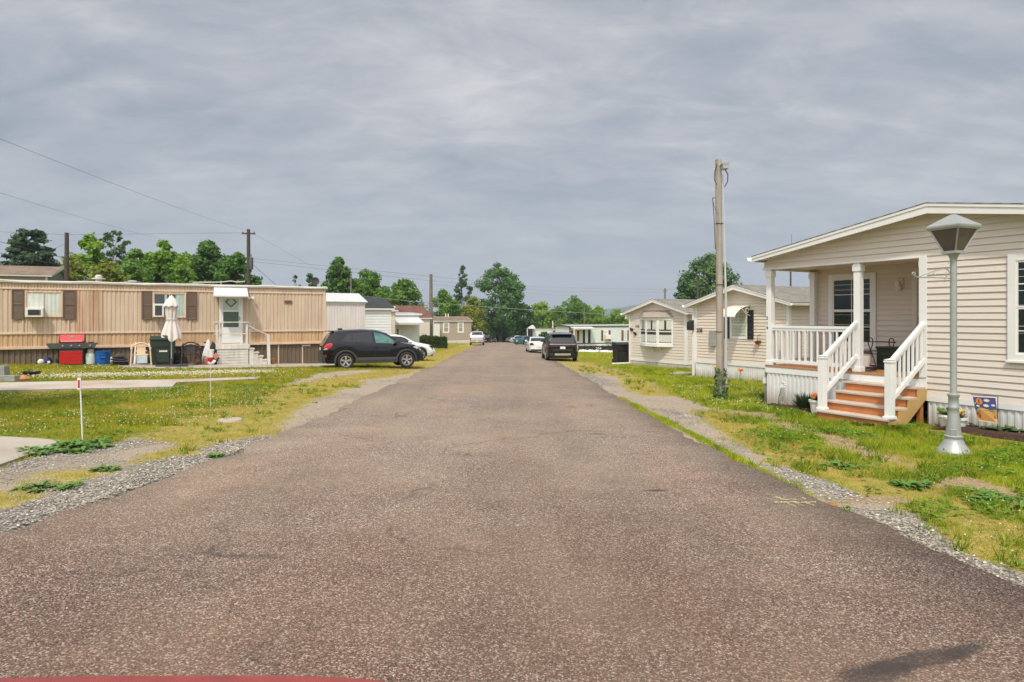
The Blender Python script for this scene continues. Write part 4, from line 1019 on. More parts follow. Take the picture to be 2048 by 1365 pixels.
weed('weed', 'large dock like weed in the grass nearer the road than the lamp', 1830, 976, 26, .19, .05, 9, M['weed'], cl=8, rad=.2)
weed('weed', 'clump of weeds in the grass at the right picture edge', 2000, 1000, 26, .18, .045, 10, M['weed'], cl=12, rad=.35)
weed('weed', 'single coarse weed between the dirt track and the road edge gravel', 1680, 935, 24, .15, .045, 11, M['weed'], cl=6, rad=.16)
weed('weed', 'thin green weed by the far corner of the ribbed porch skirting', 1535, 800, 34, .35, .03, 12, M['weed'], up=1.8, cl=3, rad=.08)
def hosta(px, py, label, n, L, wd, seed, m): return weed('garden_plant', label, px, py, n, L, wd, seed, m, up=.8, spread=.9, droop=.35, cl=1, cat='plant')
hosta(1985, 868, 'rounded broad leaved plant below the garden flag', 34, .36, .16, 20, M['weed_dark'])
hosta(2030, 872, 'broad leaved plant in the bed at the picture edge', 34, .36, .15, 21, M['weed_dark'])
hosta(1921, 858, 'tall single leafed plant between pot and flag', 7, .42, .13, 22, M['weed_dark'])
hosta(1962, 862, 'spiky thin leaved plant in front of the white skirting', 12, .4, .03, 23, M['cloth_dark'])
weed('shrub', 'small dark conifer bush against the left newel post', 1623, 822, 150, .40, .03, 30, M['shrub'], up=2.2, droop=.0, cl=4, rad=.14, cat='shrub')
def mulch(name, pts, h=.075):
    P = [H1.world((x, y, 0)) for x, y in pts]; b = MB(); n = len(P); c = sum(P, Vector()) / n
    rnd = random.Random(3); ring = []
    for i in range(n):
        for t in (0, .25, .5, .75):
            p = P[i].lerp(P[(i + 1) % n], t); p = p + Vector((rnd.uniform(-.06, .06), rnd.uniform(-.06, .06), 0)); ring.append(p)
    m_ = len(ring); vs = [(p.x, p.y, gzf(p.x, p.y) - .03) for p in ring] + [(q.x, q.y, gzf(q.x, q.y) + h) for q in [p.lerp(c, .25) for p in ring]] + [(c.x, c.y, gzf(c.x, c.y) + h)]
    b.add(vs, [(i, (i + 1) % m_, m_ + (i + 1) % m_, m_ + i) for i in range(m_)] + [(m_ + i, m_ + (i + 1) % m_, 2 * m_) for i in range(m_)], True)
    o = b.build(name, M['mulch']); o['kind'] = 'structure'; return o
mulch('mulch_bed', [(.05, -.12), (-.62, -.3), (-.72, -1.2), (-.66, -3.4), (.05, -3.5)])
mulch('mulch_bed', [(.0, h1['ym'] + .2), (-.35, h1['ym'] + .25), (-.32, h1['yl'] - .3), (-.1, h1['yl'] + .1), (.05, h1['yl'])])
def flowerpot(label, pos, r, h, m, flm, seed, leaf=True):
    t = thing('flower_pot', label, 'flower pot', pos); b = MB()
    b.lathe([(0, .003), (r * .75, .003), (r, h - .04), (r + .02, h - .04), (r + .02, h), (r - .01, h), (r - .015, h - .03), (0, h - .03)], (0, 0, 0), 20); b.build('pot', m, t)
    rnd = random.Random(seed); lf = MB(); leafset(lf, (0, 0, h - .03), 46, r * 1.4, .05, rnd, 1.1, .9, .25); lf.build('leaves', M['weed_dark'], t)
    for i in range(16):
        fl = MB(); a = rnd.uniform(0, 6.28); q = r * rnd.uniform(.1, 1.1); fl.blob((math.cos(a) * q, math.sin(a) * q, h + rnd.uniform(.02, .12)), rnd.uniform(.018, .034), 6, 4, i, .2); fl.build('flower', flm, t)
    return t
g = H1.world(hpt(H1, 1633, 812, -.28)); flowerpot('white pot of orange flowers next to the left handrail', Vector((g.x, g.y, gzf(g.x, g.y))), .13, .27, M['white_plastic'], M['orange'], 5)
g = H1.world(hpt(H1, 1912, 846, -.3)); flowerpot('white planter of yellow flowers behind the lamp post', Vector((g.x, g.y, gzf(g.x, g.y))), .16, .22, M['white_plastic'], mat('yellow_flower', (.65, .42, .08), .6), 6)
g = H1.world(hpt(H1, 1896, 846, -.25)); flowerpot('pale pot with small leaves half hidden at the left of the lamp post', Vector((g.x, g.y, gzf(g.x, g.y))), .14, .24, M['white_plastic'], M['weed_light'], 7)
def stem_flower():
    g = H1.world(hpt(H1, 1556, 803, -.2)); g.z = gzf(g.x, g.y); t = thing('stem_flower', 'tall white flower on a thin bent stem against the porch skirting', 'flower', g)
    b = MB(); b.tube([(0, 0, 0), (.02, 0, .25), (.08, -.03, .48)], .008, 5); b.tube([(0.02, 0, .25), (.12, -.05, .34)], .005, 4); b.build('stem', M['weed_light'], t)
    f = MB(); rnd = random.Random(4)
    for i in range(12): f.blob((.08 + rnd.uniform(-.06, .06), -.03 + rnd.uniform(-.06, .06), .48 + rnd.uniform(-.07, .1)), .025, 6, 4, i)
    f.build('petals', M['white_plastic'], t)
stem_flower()

# ------------------------------------------------------------------ garden flag
def flag():
    fr = H1; x = -.33
    A, B, Cc, Dd = [hpt(fr, px, py, x) for px, py in ((1945.5, 794), (1990, 796.5), (1996.5, 848), (1957, 842))]
    base = fr.world((x, A.y, 0)); base.z = gzf(base.x, base.y)
    t = thing('garden_flag', 'small garden flag with birdhouse, daisies and red flowers hanging before the skirting', 'flag', base, R(fr.deg))
    o = Vector((x, A.y, base.z - fr.o.z)); A, B, Cc, Dd = [q - o for q in (A, B, Cc, Dd)]
    def P(u, v, d=0):
        p = A.lerp(B, u).lerp(Dd.lerp(Cc, u), v); return p + Vector((-d - .012 * math.sin(v * 3 + u * 4), 0, 0))
    n = 8
    def patch(nm, u0, u1, v0, v1, m, d=0):
        b = MB()
        for i in range(n):
            for j in range(n):
                q = [(u0 + (u1 - u0) * (i + a) / n, v0 + (v1 - v0) * (j + c) / n) for a, c in ((0, 0), (1, 0), (1, 1), (0, 1))]
                b.add([P(*w, d) for w in q], [(0, 1, 2, 3)], True)
        return b.build(nm, m, t)
    def disc(mb, u, v, ru, rv, d, k=14, star=0):
        pts = []
        for i in range(k):
            a = 6.283 * i / k; q = 1 - star * (i % 2); pts.append(P(u + math.cos(a) * ru * q, min(v + math.sin(a) * rv * q, 1.), d))
        mb.poly(pts)
    fm = lambda nm, c: mat(nm, c, .85, var=.12, vs=30)
    patch('cloth', 0, 1, 0, 1, fm('flag_blue', (.075, .085, .26)))
    b = MB(); b.poly([P(*q, .003) for q in ((0, .62), (.2, .42), (.42, .44), (.7, .5), (1, .46), (1, 1), (0, 1))]); b.build('meadow', fm('flag_orange', (.52, .28, .08)), t)
    b = MB(); b.poly([P(*q, .006) for q in ((.05, .88), (.3, .80), (1, .82), (1, 1), (0, 1))]); b.build('ground_patch', fm('flag_cream', (.66, .52, .28)), t)
    b = MB(); disc(b, .68, .55, .22, .06, .007); disc(b, .2, .6, .15, .05, .007); disc(b, .35, .7, .1, .05, .007); b.build('foliage_patch', fm('flag_green', (.14, .26, .07)), t)
    b = MB(); disc(b, .28, .17, .15, .13, .008); b.build('birdhouse', fm('flag_birdhouse', (.72, .25, .06)), t)
    b = MB(); disc(b, .27, .13, .03, .025, .011); disc(b, .27, .21, .03, .035, .011); disc(b, .62, .80, .09, .02, .011); b.build('dark_print', M['ink'], t)
    b = MB()
    for u, v, q in ((.62, .12, .15), (.55, .33, .15), (.18, .36, .10), (.87, .30, .11), (.08, .25, .05)): disc(b, u, v, q, q * .5, .0085, 16, .35)
    disc(b, .60, .72, .15, .10, .010); b.build('white_print', fm('flag_white', (.74, .72, .68)), t)
    b = MB()
    for u, v, q in ((.50, .55, .08), (.22, .80, .14), (.85, .78, .09), (.10, .68, .09)): disc(b, u, v, q, q * .7, .0095, 16, .25)
    b.build('red_print', M['red_flower'], t)
    b = MB(); top = max(A.z, B.z) + .015
    b.tube([(0.02, B.y - .03, -.02), (0.02, B.y - .03, top + .01), (.005, B.y, top + .012), (.005, A.y + .02, top)], .006, 6); b.build('stand', M['black_iron'], t)
flag()

# ------------------------------------------------------------------ lamp post
def lamp():
    g = gp(1907, 908); s = g.y / F; hs = .83; t = thing('street_lamp', 'silver painted lamp post with a four sided lantern on the front lawn', 'street lamp', g)
    b0 = 908
    prof = [(38, 909), (37, 903), (34, 899), (29, 894), (24, 888), (20.5, 881), (19, 878), (19, 876), (20, 874.5), (20, 872), (17, 870), (16.2, 866), (15.2, 856), (13.4, 842), (11.6, 828), (10.6, 819), (12, 817), (12, 813.5), (10.8, 812), (10.8, 795), (12.6, 793), (12.6, 789), (8.2, 787), (7.4, 782), (7.3, 640), (7.2, 519)]
    b = MB(); b.lathe([(r * s * hs, (b0 - y) * s) for r, y in prof], (0, 0, 0), 28); b.build('post', M['galv'], t)
    b = MB(); b.lathe([(r_ * hs, z_) for r_, z_ in [(7.2 * s, (b0 - 520) * s), (8.2 * s, (b0 - 518) * s), (9 * s, (b0 - 515) * s), (13 * s, (b0 - 508.5) * s), (13 * s, (b0 - 507) * s), (0, (b0 - 507) * s)]], (0, 0, 0), 22)
    cap = b.build('lantern_neck', M['galv'], t)
    th = R(-124.5 + 10.8)
    def ring(r, y): return [Vector((math.cos(th + i * math.pi / 2) * r * s * hs, math.sin(th + i * math.pi / 2) * r * s * hs, (b0 - y) * s)) for i in range(4)]
    def fru(mb, rs): 
        rr = [ring(r, y) for r, y in rs]
        for A, B in zip(rr[:-1], rr[1:]):
            for i in range(4): mb.quad(A[i], A[(i + 1) % 4], B[(i + 1) % 4], B[i])
        return mb
    b = MB(); fru(b, [(0.1, 508), (26, 508), (26, 504.5), (21, 503.5), (20, 503)])
    lo, hi = ring(20.5, 503.5), ring(49.5, 459)
    for i in range(4):
        b.bar(lo[i], hi[i], 2.6 * s, 2.6 * s); b.bar(hi[i], hi[(i + 1) % 4], 3.2 * s, 3.2 * s); b.bar(lo[i], lo[(i + 1) % 4], 2.4 * s, 2.4 * s)
    b.build('lantern_frame', M['galv'], t)
    b = MB(); fru(b, [(50, 460.5), (56, 457.5), (57, 454), (56, 452), (30, 440), (6, 429.5), (.1, 429)]); b.build('lantern_roof', M['galv'], t, bevel=.006)
    b = MB(); fru(b, [(19.5, 503), (48, 460)]); b.build('lantern_glass', M['lamp_glass'], t)
    b = MB(); b.box(-.035, .035, -17.5 * s * hs, -15 * s * hs, .16, .34); o_ = b.build('access_door', M['galv'], t, bevel=.004); o_.rotation_euler.z = R(-34)
    b = MB()
    for i in range(4): a_ = R(20 + 90 * i); b.lathe([(.009, 0), (.009, .012), (.005, .018), (0, .018)], (math.cos(a_) * 33 * s * hs, math.sin(a_) * 33 * s * hs, 10 * s), 8)
    b.build('bolts', M['grey_dark'], t)
    br = MB(); q = lambda px, py: Vector(((px - 1907) * s, -.0 + (px - 1907) * s * .25, (b0 - py) * s))
    br.tube([q(1900, 557), q(1880, 556.5), q(1850, 556), q(1822, 556.5), q(1812, 553), q(1809, 549), q(1812, 546.5), q(1816, 548), q(1815, 551)], 1.3 * s, 6)
    br.tube([q(1822, 556.5), q(1835, 551.5), q(1850, 547), q(1862, 543), q(1875, 540), q(1886, 538), q(1893, 540), q(1898, 546)], 1.0 * s, 6)
    br.tube([q(1862, 545), q(1858, 549), q(1862, 552), q(1866, 549)], .7 * s, 5); br.tube([q(1890, 544), q(1886, 550), q(1890, 554), q(1893, 552)], .7 * s, 5)
    br.tube([q(1886, 566), q(1886, 558)], .6 * s, 5); br.tube([q(1900, 524), q(1895, 522), q(1893, 525), q(1896, 527)], .8 * s, 5)
    br.build('bracket', M['galv'], t)
lamp()
# ------------------------------------------------------------------ second and third home at the right
def home_two():
    fr = Frame(9.29, 21.8, -.72, 29); W = 4.27
    r = fthing('mobile_home', 'beige clapboard home with black shutters and a small awning behind the wooden pole', 'mobile home', fr, 'mobile homes along the road')
    OV = .3; ya, za = fr.lx(1476, 568, -OV); ye, ze0 = fr.lx(1386.5, 605, -OV)
    k = (za - ze0) / (ye - ya); ze = za - .10 - k * W / 2; zs = fr.lx(1393, 719, 0)[1]
    print('H2', ya, k, ze, zs, za)
    gable_shell(r, 0, 15, 0, W, zs, ze, k, M['vinyl_beige2'], M['shingle_grey'], M['skirt_white'], ovy=.3, ovx=OV, zg=-.6)
    P = FX(0, -1)
    y0, y1 = fr.lx(1496, 650, 0)[0], fr.lx(1461, 650, 0)[0]; zt = fr.lx(1496, 621, 0)[1]; zb = fr.lx(1496, 679, 0)[1]
    window(r, P, y0, y1, zb, zt, fw=.06, proud=.045, curtain=(M['curtain_green'], [(0, 1, 0, .97, 3)]), sill=False)
    sw = .27
    shutter(r, P, y0 - sw, y0 - .01, zb, zt, M['blackish']); shutter(r, P, y1 + .01, y1 + sw, zb, zt, M['blackish'])
    # awning: a curved pale sheet on two scrolled brackets
    aw = MB(); q = .85; yA, yB = y0 - .12, fr.lx(1438, 630, -.83)[0]; za_ = fr.lx(1500, 611, 0)[1]; n = 8
    pr = [(math.sin(i / n * 1.35) * q, za_ - (1 - math.cos(i / n * 1.35)) * .52) for i in range(n + 1)]
    for (d0, z0), (d1, z1) in zip(pr[:-1], pr[1:]):
        aw.add([(-d0, yA, z0), (-d0, yB, z0), (-d1, yB, z1), (-d1, yA, z1)], [(0, 1, 2, 3)], True); aw.add([(-d0, yA, z0 - .012), (-d0, yB, z0 - .012), (-d1, yB, z1 - .012), (-d1, yA, z1 - .012)], [(0, 1, 2, 3)], True)
    a_ = aw.build('awning', mat('awning_cream', (.68, .66, .58), .4, var=.06), r)
    for yy in (yA, (yA + yB) / 2, yB):
        b = MB(); b.tube([(-d, yy, z - .02) for d, z in pr], .018, 6); b.tube([(-.02, yy, za_ - .38), (-.25, yy, za_ - .30), (-.45, yy, za_ - .12), (-.5, yy, za_ - .05)], .015, 6)
        b.tube([(-.18 + .08 * math.cos(t), yy, za_ - .18 + .08 * math.sin(t)) for t in np.linspace(0, 5.5, 12)], .012, 5); b.build('bracket', M['white'], a_)
    p = fr.lx(1400, 660, 0); text(r, '208', .22, Matrix.Translation((-.036, p[0], p[1] - .1)) @ MXN, M['ink'])
    mb = MB(); p = fr.lx(1428, 677, 0); pbox(mb, P, p[0] - .13, p[0] + .13, p[1] - .3, p[1] + .3, .02, .15); mb.build('meter_box', M['galv'], r, bevel=.015)
    g = MB(); x = -.08; g.box(-.10, -.02, W + .02, W + .10, -.1, ze - .1); g.bar((-.06, W + .06, .0), (-.5, W + .35, -.1), .08, .06); g.build('downspout', M['white'], r)
    m_ = MB(); p = fr.lx(1391.5, 652, -.12); m_.box(-.26, -.11, W - .02, W + .22, p[1] - .17, p[1] + .14); m_.prism([(-.26, p[1] + .14), (-.11, p[1] + .14), (-.11, p[1] + .22)], 'y', W - .02, W + .22); m_.build('letter_box', M['black_plastic'], r)
    # hanging flower basket at the right of the window
    p = fr.lx(1514.5, 684, -.12); w = fr.world((-.12, p[0], p[1])); t = thing('hanging_basket', 'red hanging flower basket on the wall beside the black shutter', 'flower basket', w)
    b = MB(); b.lathe([(0, -.09), (.06, -.08), (.10, 0), (.09, .01)], (0, 0, 0), 12); b.build('pot', M['red_flower'], t)
    b = MB(); leafset(b, (0, 0, 0), 26, .2, .04, random.Random(2), .6, .9, .3); b.build('leaves', M['weed_light'], t)
    b = MB(); b.tube([(0, 0, .0), (0, 0, .22), (.12, 0, .25)], .008, 5); b.build('hanger', M['black_iron'], t)
    for px, py, m_, lb in ((1430, 736, mat('yellow_bloom', (.7, .45, .06), .6), 'yellow garden flower standing at the skirting behind the wooden pole'), (1480, 742, M['orange'], 'orange poppy standing in front of the white skirting')):
        p = fr.lx(px, py, -.25); w = fr.world((-.25, p[0], p[1])); z = gzf(w.x, w.y); t = thing('garden_flower', lb, 'flower', (w.x, w.y, z)); hh = max(w.z - z, .12)
        b = MB(); b.tube([(0, 0, 0), (.02, 0, hh)], .009, 5); leafset(b, (0, 0, 0), 10, .18, .03, random.Random(3), .9); b.build('stem', M['weed'], t)
        b = MB(); [b.blob((.02 + .05 * math.cos(i), .05 * math.sin(i), hh + .03), .05, 7, 5, i, .2) for i in range(0, 6, 2)]; b.build('bloom', m_, t)
    return r, fr
home_two()
slabx = slab('stepping_slab', [(1338, 748), (1358, 746), (1392, 747), (1390, 750), (1345, 752)], M['concrete'], .05)
def home_three():
    fr = Frame(8.89, 33.2, -1.04, 29); W = 4.45
    r = fthing('mobile_home', 'beige clapboard home with a white three panel bay window in its front gable', 'mobile home', fr, 'mobile homes along the road')
    OV = .3; ya, za = fr.lx(1304.6, 597.5, -OV); ye, ze0 = fr.lx(1247.5, 624, -OV)
    k = (za - ze0) / (ye - ya); ze = za - .10 - k * W / 2; zs = fr.lx(1259, 716, 0)[1]
    print('H3', ya, k, ze, zs)
    gable_shell(r, 0, 15, 0, W, zs, ze, k, M['vinyl_beige'], M['shingle_grey'], M['skirt_white'], h=.15, ovy=.35, ovx=OV, zg=-.6)
    P = FX(0, -1); d = .42
    yr = fr.lx(1346.5, 660, 0)[0]; yl = fr.lx(1280, 660, 0)[0]; yr1 = fr.lx(1314.5, 660, -d)[0]; yl1 = fr.lx(1291.5, 660, -d)[0]
    zt = fr.lx(1315, 637, -d)[1]; zb = fr.lx(1315, 690, -d)[1]
    pts = [(0, yl), (-d, yl1), (-d, yr1), (0, yr)]
    bw = MB(); e = .06
    off = lambda q: [(0, yl + q), (-d - q, yl1 + q * .4), (-d - q, yr1 - q * .4), (0, yr - q)]
    bw.prism(off(.05), 'z', zb - .1, zb + .02); bw.prism(off(.03), 'z', zt - .02, zt + .06)
    bay = bw.build('bay_window', M['white'], r, bevel=.006)
    for (xa, ya_), (xb, yb) in zip(pts[:-1], pts[1:]):
        L = math.hypot(xb - xa, yb - ya_); ux, uy = (xb - xa) / L, (yb - ya_) / L; nx_, ny_ = uy, -ux
        if nx_ > 0: nx_, ny_ = -nx_, -ny_
        PP = lambda a, z, dd, xa=xa, ya_=ya_, ux=ux, uy=uy, nx_=nx_, ny_=ny_: (xa + ux * a + nx_ * (dd - .03), ya_ + uy * a + ny_ * (dd - .03), z)
        window(bay, PP, 0.01, L - .01, zb + .02, zt - .02, fw=.055, proud=.045, curtain=(M['curtain'], [(0, 1, .02, .36, 5), (0, .42, .55, .98, 3), (.58, 1, .55, .98, 3)]), sill=False, name='bay_panel', cz=.06)
    rf = MB(); q = off(.12); ap = [(0, yl - .25, zt + .42), (0, yr + .25, zt + .42)]
    v = [(x, y, zt + .06) for x, y in q] + ap; rf.add(v, [(0, 1, 4), (1, 2, 5, 4), (2, 3, 5), (3, 2, 1, 0)]); rf.build('bay_roof', mat('bay_roof_shakes', (.36, .30, .24), .8, var=.2, vs=5), bay)
    for yy in (yl1 - .2, yr1 + .15):
        b = MB(); b.prism([(0, zb - .1), (-.26, zb - .1), (-.26, zb - .15), (-.12, zb - .22), (-.07, zb - .42), (0, zb - .5)], 'y', yy - .03, yy + .03); b.build('bracket', M['white'], bay)
    p = fr.lx(1275.5, 652, 0); text(r, '210', .22, Matrix.Translation((-.04, p[0], p[1] - .1)) @ MXN, M['ink'])
    for px, py in ((1265.5, 659.5), (1272, 668)):
        p = fr.lx(px, py, 0); b = MB(); b.blob((-.07, p[0], p[1]), .10, 8, 6, 3, .5, (.4, 1.1, .7)); b.blob((-.08, p[0] + .1, p[1] + .05), .05, 6, 5, 3, .3); b.build('wall_ornament', M['ink'], r)
    g = MB(); g.box(-.10, -.02, W - .09, W - .02, .0, ze - .1); g.bar((-.06, W - .05, .05), (-.7, W + .75, -.02), .09, .07); g.build('downspout', M['white'], r)
    la = MB(); p = fr.lx(1250, 637, -.1); la.box(-.2, -.02, W + .05, W + .2, ze - .35, ze - .12); la.build('wall_lamp', M['white'], r)
home_three()

# ------------------------------------------------------------------ far homes on the right
def far_long(fr, L, Wd, label, zpt, k=.10, roof=None, side=None, skirtz=.6, roofedge=None):
    r = fthing('mobile_home', label, 'mobile home', fr, 'mobile homes along the road')
    ze = fr.ly(zpt[0], zpt[1], 0)[1]
    gable_shell(r, 0, L, 0, Wd, skirtz, ze, k, side or M['vinyl_white'], roof or M['roof_white'], M['skirt_white'], ovy=.12, ovx=.15, zg=-1., h=.2, gutter=False, trim=roofedge, ribp=.25)
    return r, ze
def home_four():
    fr = Frame(6.75, 76, gzf(8, 76), 20)
    r, ze = far_long(fr, 17, 4.2, 'long pale white home with red brown shutters beyond the black car', (1195, 653), .04, M['roof_white'], M['vinyl_pale'], .75, M['roof_tar'])
    P = FY(0, -1); ly = lambda px, py: fr.ly(px, py, 0)
    zt, zb = ly(1211, 661)[1], ly(1211, 682)[1]
    for a, b in ((1146, 1153.5), (1206.5, 1216.5), (1247, 1254)):
        x0, x1 = ly(a, 670)[0], ly(b, 670)[0]; w = window(r, P, x0, x1, zb, zt, fw=.07, curtain=(M['curtain'], [(0, 1, 0, 1, 2)]), sill=False)
        shutter(r, P, x0 - .30, x0 - .01, zb, zt, mat('red_brown', (.22, .07, .045), .55)); shutter(r, P, x1 + .01, x1 + .30, zb, zt, bpy.data.materials['red_brown'])
        if a > 1200 and a < 1240:
            ac = MB(); pbox(ac, P, x0 + .08, x1 + .12, zb + .2, zb + .72, .03, .5); ac.build('air_conditioner', M['white_plastic'], w, bevel=.02)
    dz = ly(1172, 658)[1]; x0, x1 = ly(1170, 670)[0], ly(1175.5, 670)[0]
    b = MB(); pbox(b, P, x0, x1, .75, dz, .02, .06); b.build('door', M['white'], r)
    for a, c in ((1165.5, 1170), (1175.5, 1181)):
        b = MB(); pbox(b, P, ly(a, 670)[0], ly(c, 670)[0] - .02, .7, dz, .02, .05); b.build('door_side_panel', M['blackish'], r)
    b = MB(); x0, x1 = ly(1139, 656)[0], ly(1181, 656)[0]; b.add([(x0, 0, dz + .28), (x1, 0, dz + .28), (x1, -1.2, dz + .08), (x0, -1.2, dz + .08), (x0, 0, dz + .22), (x1, 0, dz + .22), (x1, -1.2, dz - .05), (x0, -1.2, dz - .05)], [(0, 1, 2, 3), (4, 5, 6, 7), (2, 3, 7, 6), (0, 3, 7, 4), (1, 2, 6, 5)]); b.build('porch_roof', M['roof_white'], r)
    b = MB(); b.tube([(x0 + .05, -1.15, -.8), (x0 + .05, -1.15, dz)], .06, 8); b.build('porch_post', M['white'], r)
    # dark planter wall with pale stones along its foot
    f2 = Frame(*gp(1158, 703.5), 12); t = fthing('planter_wall', 'low black board wall with a white number in front of the pale white home', 'garden wall', f2)
    L = f2.ly(1229, 700, 0)[0]; b = MB(); 
    for i in range(2): b.box(0, L, -.04, .04, .05 + i * .26, .05 + i * .26 + .25)
    b.build('board', M['black_plastic'], t)
    b = MB(); nn = 6
    for i in range(nn + 1): b.box(L * i / nn - .05, L * i / nn + .05, .04, .14, -.3, .6)
    b.build('post', M['black_plastic'], t)
    text(t, '204', .42, Matrix.Translation((f2.ly(1197, 699, -.05)[0], -.05, .14)) @ MYN, M['white'])
    f3 = Frame(*gp(1158, 704.5), 12); L3 = f3.ly(1229, 703, 0)[0]; rnd = random.Random(5); n = 16
    for i in range(n):
        s = rnd.uniform(.16, .26); w = f3.world((L3 * (i + .5) / n, -.2 + rnd.uniform(-.05, .05), 0)); b = MB(); b.blob((0, 0, 0), s, 8, 6, i, .35, (1.2, .8, .7))
        tag(b.build('edging_stone', M['white_plastic'], None, (w.x, w.y, gzf(w.x, w.y) + .06)), 'white painted stone in the row along the foot of the black board wall', 'stone', 'white stones along the planter wall')
    w = f2.world((L * .62, .35, 0)); 
    b = MB(); rnd = random.Random(6); leafset(b, (0, 0, .1), 90, .8, .08, rnd, 1.5, 1.1, .2); leafset(b, (.7, .2, .1), 70, .7, .08, rnd, 1.5, 1.1, .2); tag(b.build('shrub', M['weed_light'], None, (w.x, w.y, gzf(w.x, w.y))), 'pale green shrub growing over the black board wall', 'shrub')
home_four()
def home_five():
    fr = Frame(3.6, 112, gzf(6, 112), 14)
    r, ze = far_long(fr, 7, 3.6, 'small far white home with a little gabled entrance beside the blue car', (1085, 659), .05, M['roof_tar'], M['vinyl_white'], .6)
    P = FY(0, -1); ly = lambda px, py: fr.ly(px, py, 0)
    x0, x1 = ly(1055, 660)[0], ly(1068, 660)[0]
    b = MB(); b.prism([(x0, ze + .1), (x1, ze + .1), (x1, ze + .25), ((x0 + x1) / 2 + .2, ze + .75), (x0, ze + .25)], 'y', -1.0, -.02); b.build('entrance_roof', M['white'], r)
    b = MB(); pbox(b, P, x0 - .2, ly(1062, 660)[0], .2, ze + .1, .02, .9); b.build('entrance', M['blackish'], r)
    b = MB(); b.tube([(x0 - .3, -1., -.8), (x0 - .3, -1., ze + .1)], .07, 6); b.build('porch_post', M['white'], r)
    window(r, P, ly(1063, 660)[0], ly(1067.5, 660)[0], ly(1064, 667.5)[1], ly(1064, 660)[1], fw=.06, sill=False)
    fr2 = Frame(8.6, 98, gzf(10, 98), 14)
    r2, ze2 = far_long(fr2, 6, 3.6, 'white shed roofed home part with a dark panel painted as bay shade left of the pale white home', (1120, 660), .12, M['roof_white'], M['vinyl_white'], .6)
    P = FY(0, -1); b = MB(); pbox(b, P, fr2.ly(1106, 664)[0], fr2.ly(1133, 664)[0], .4, fr2.ly(1110, 663)[1], .03, .06); b.build('bay_shade_panel', M['dark'], r2)  # flat dark panel paints the shade inside a bay; wall stays closed
home_five()

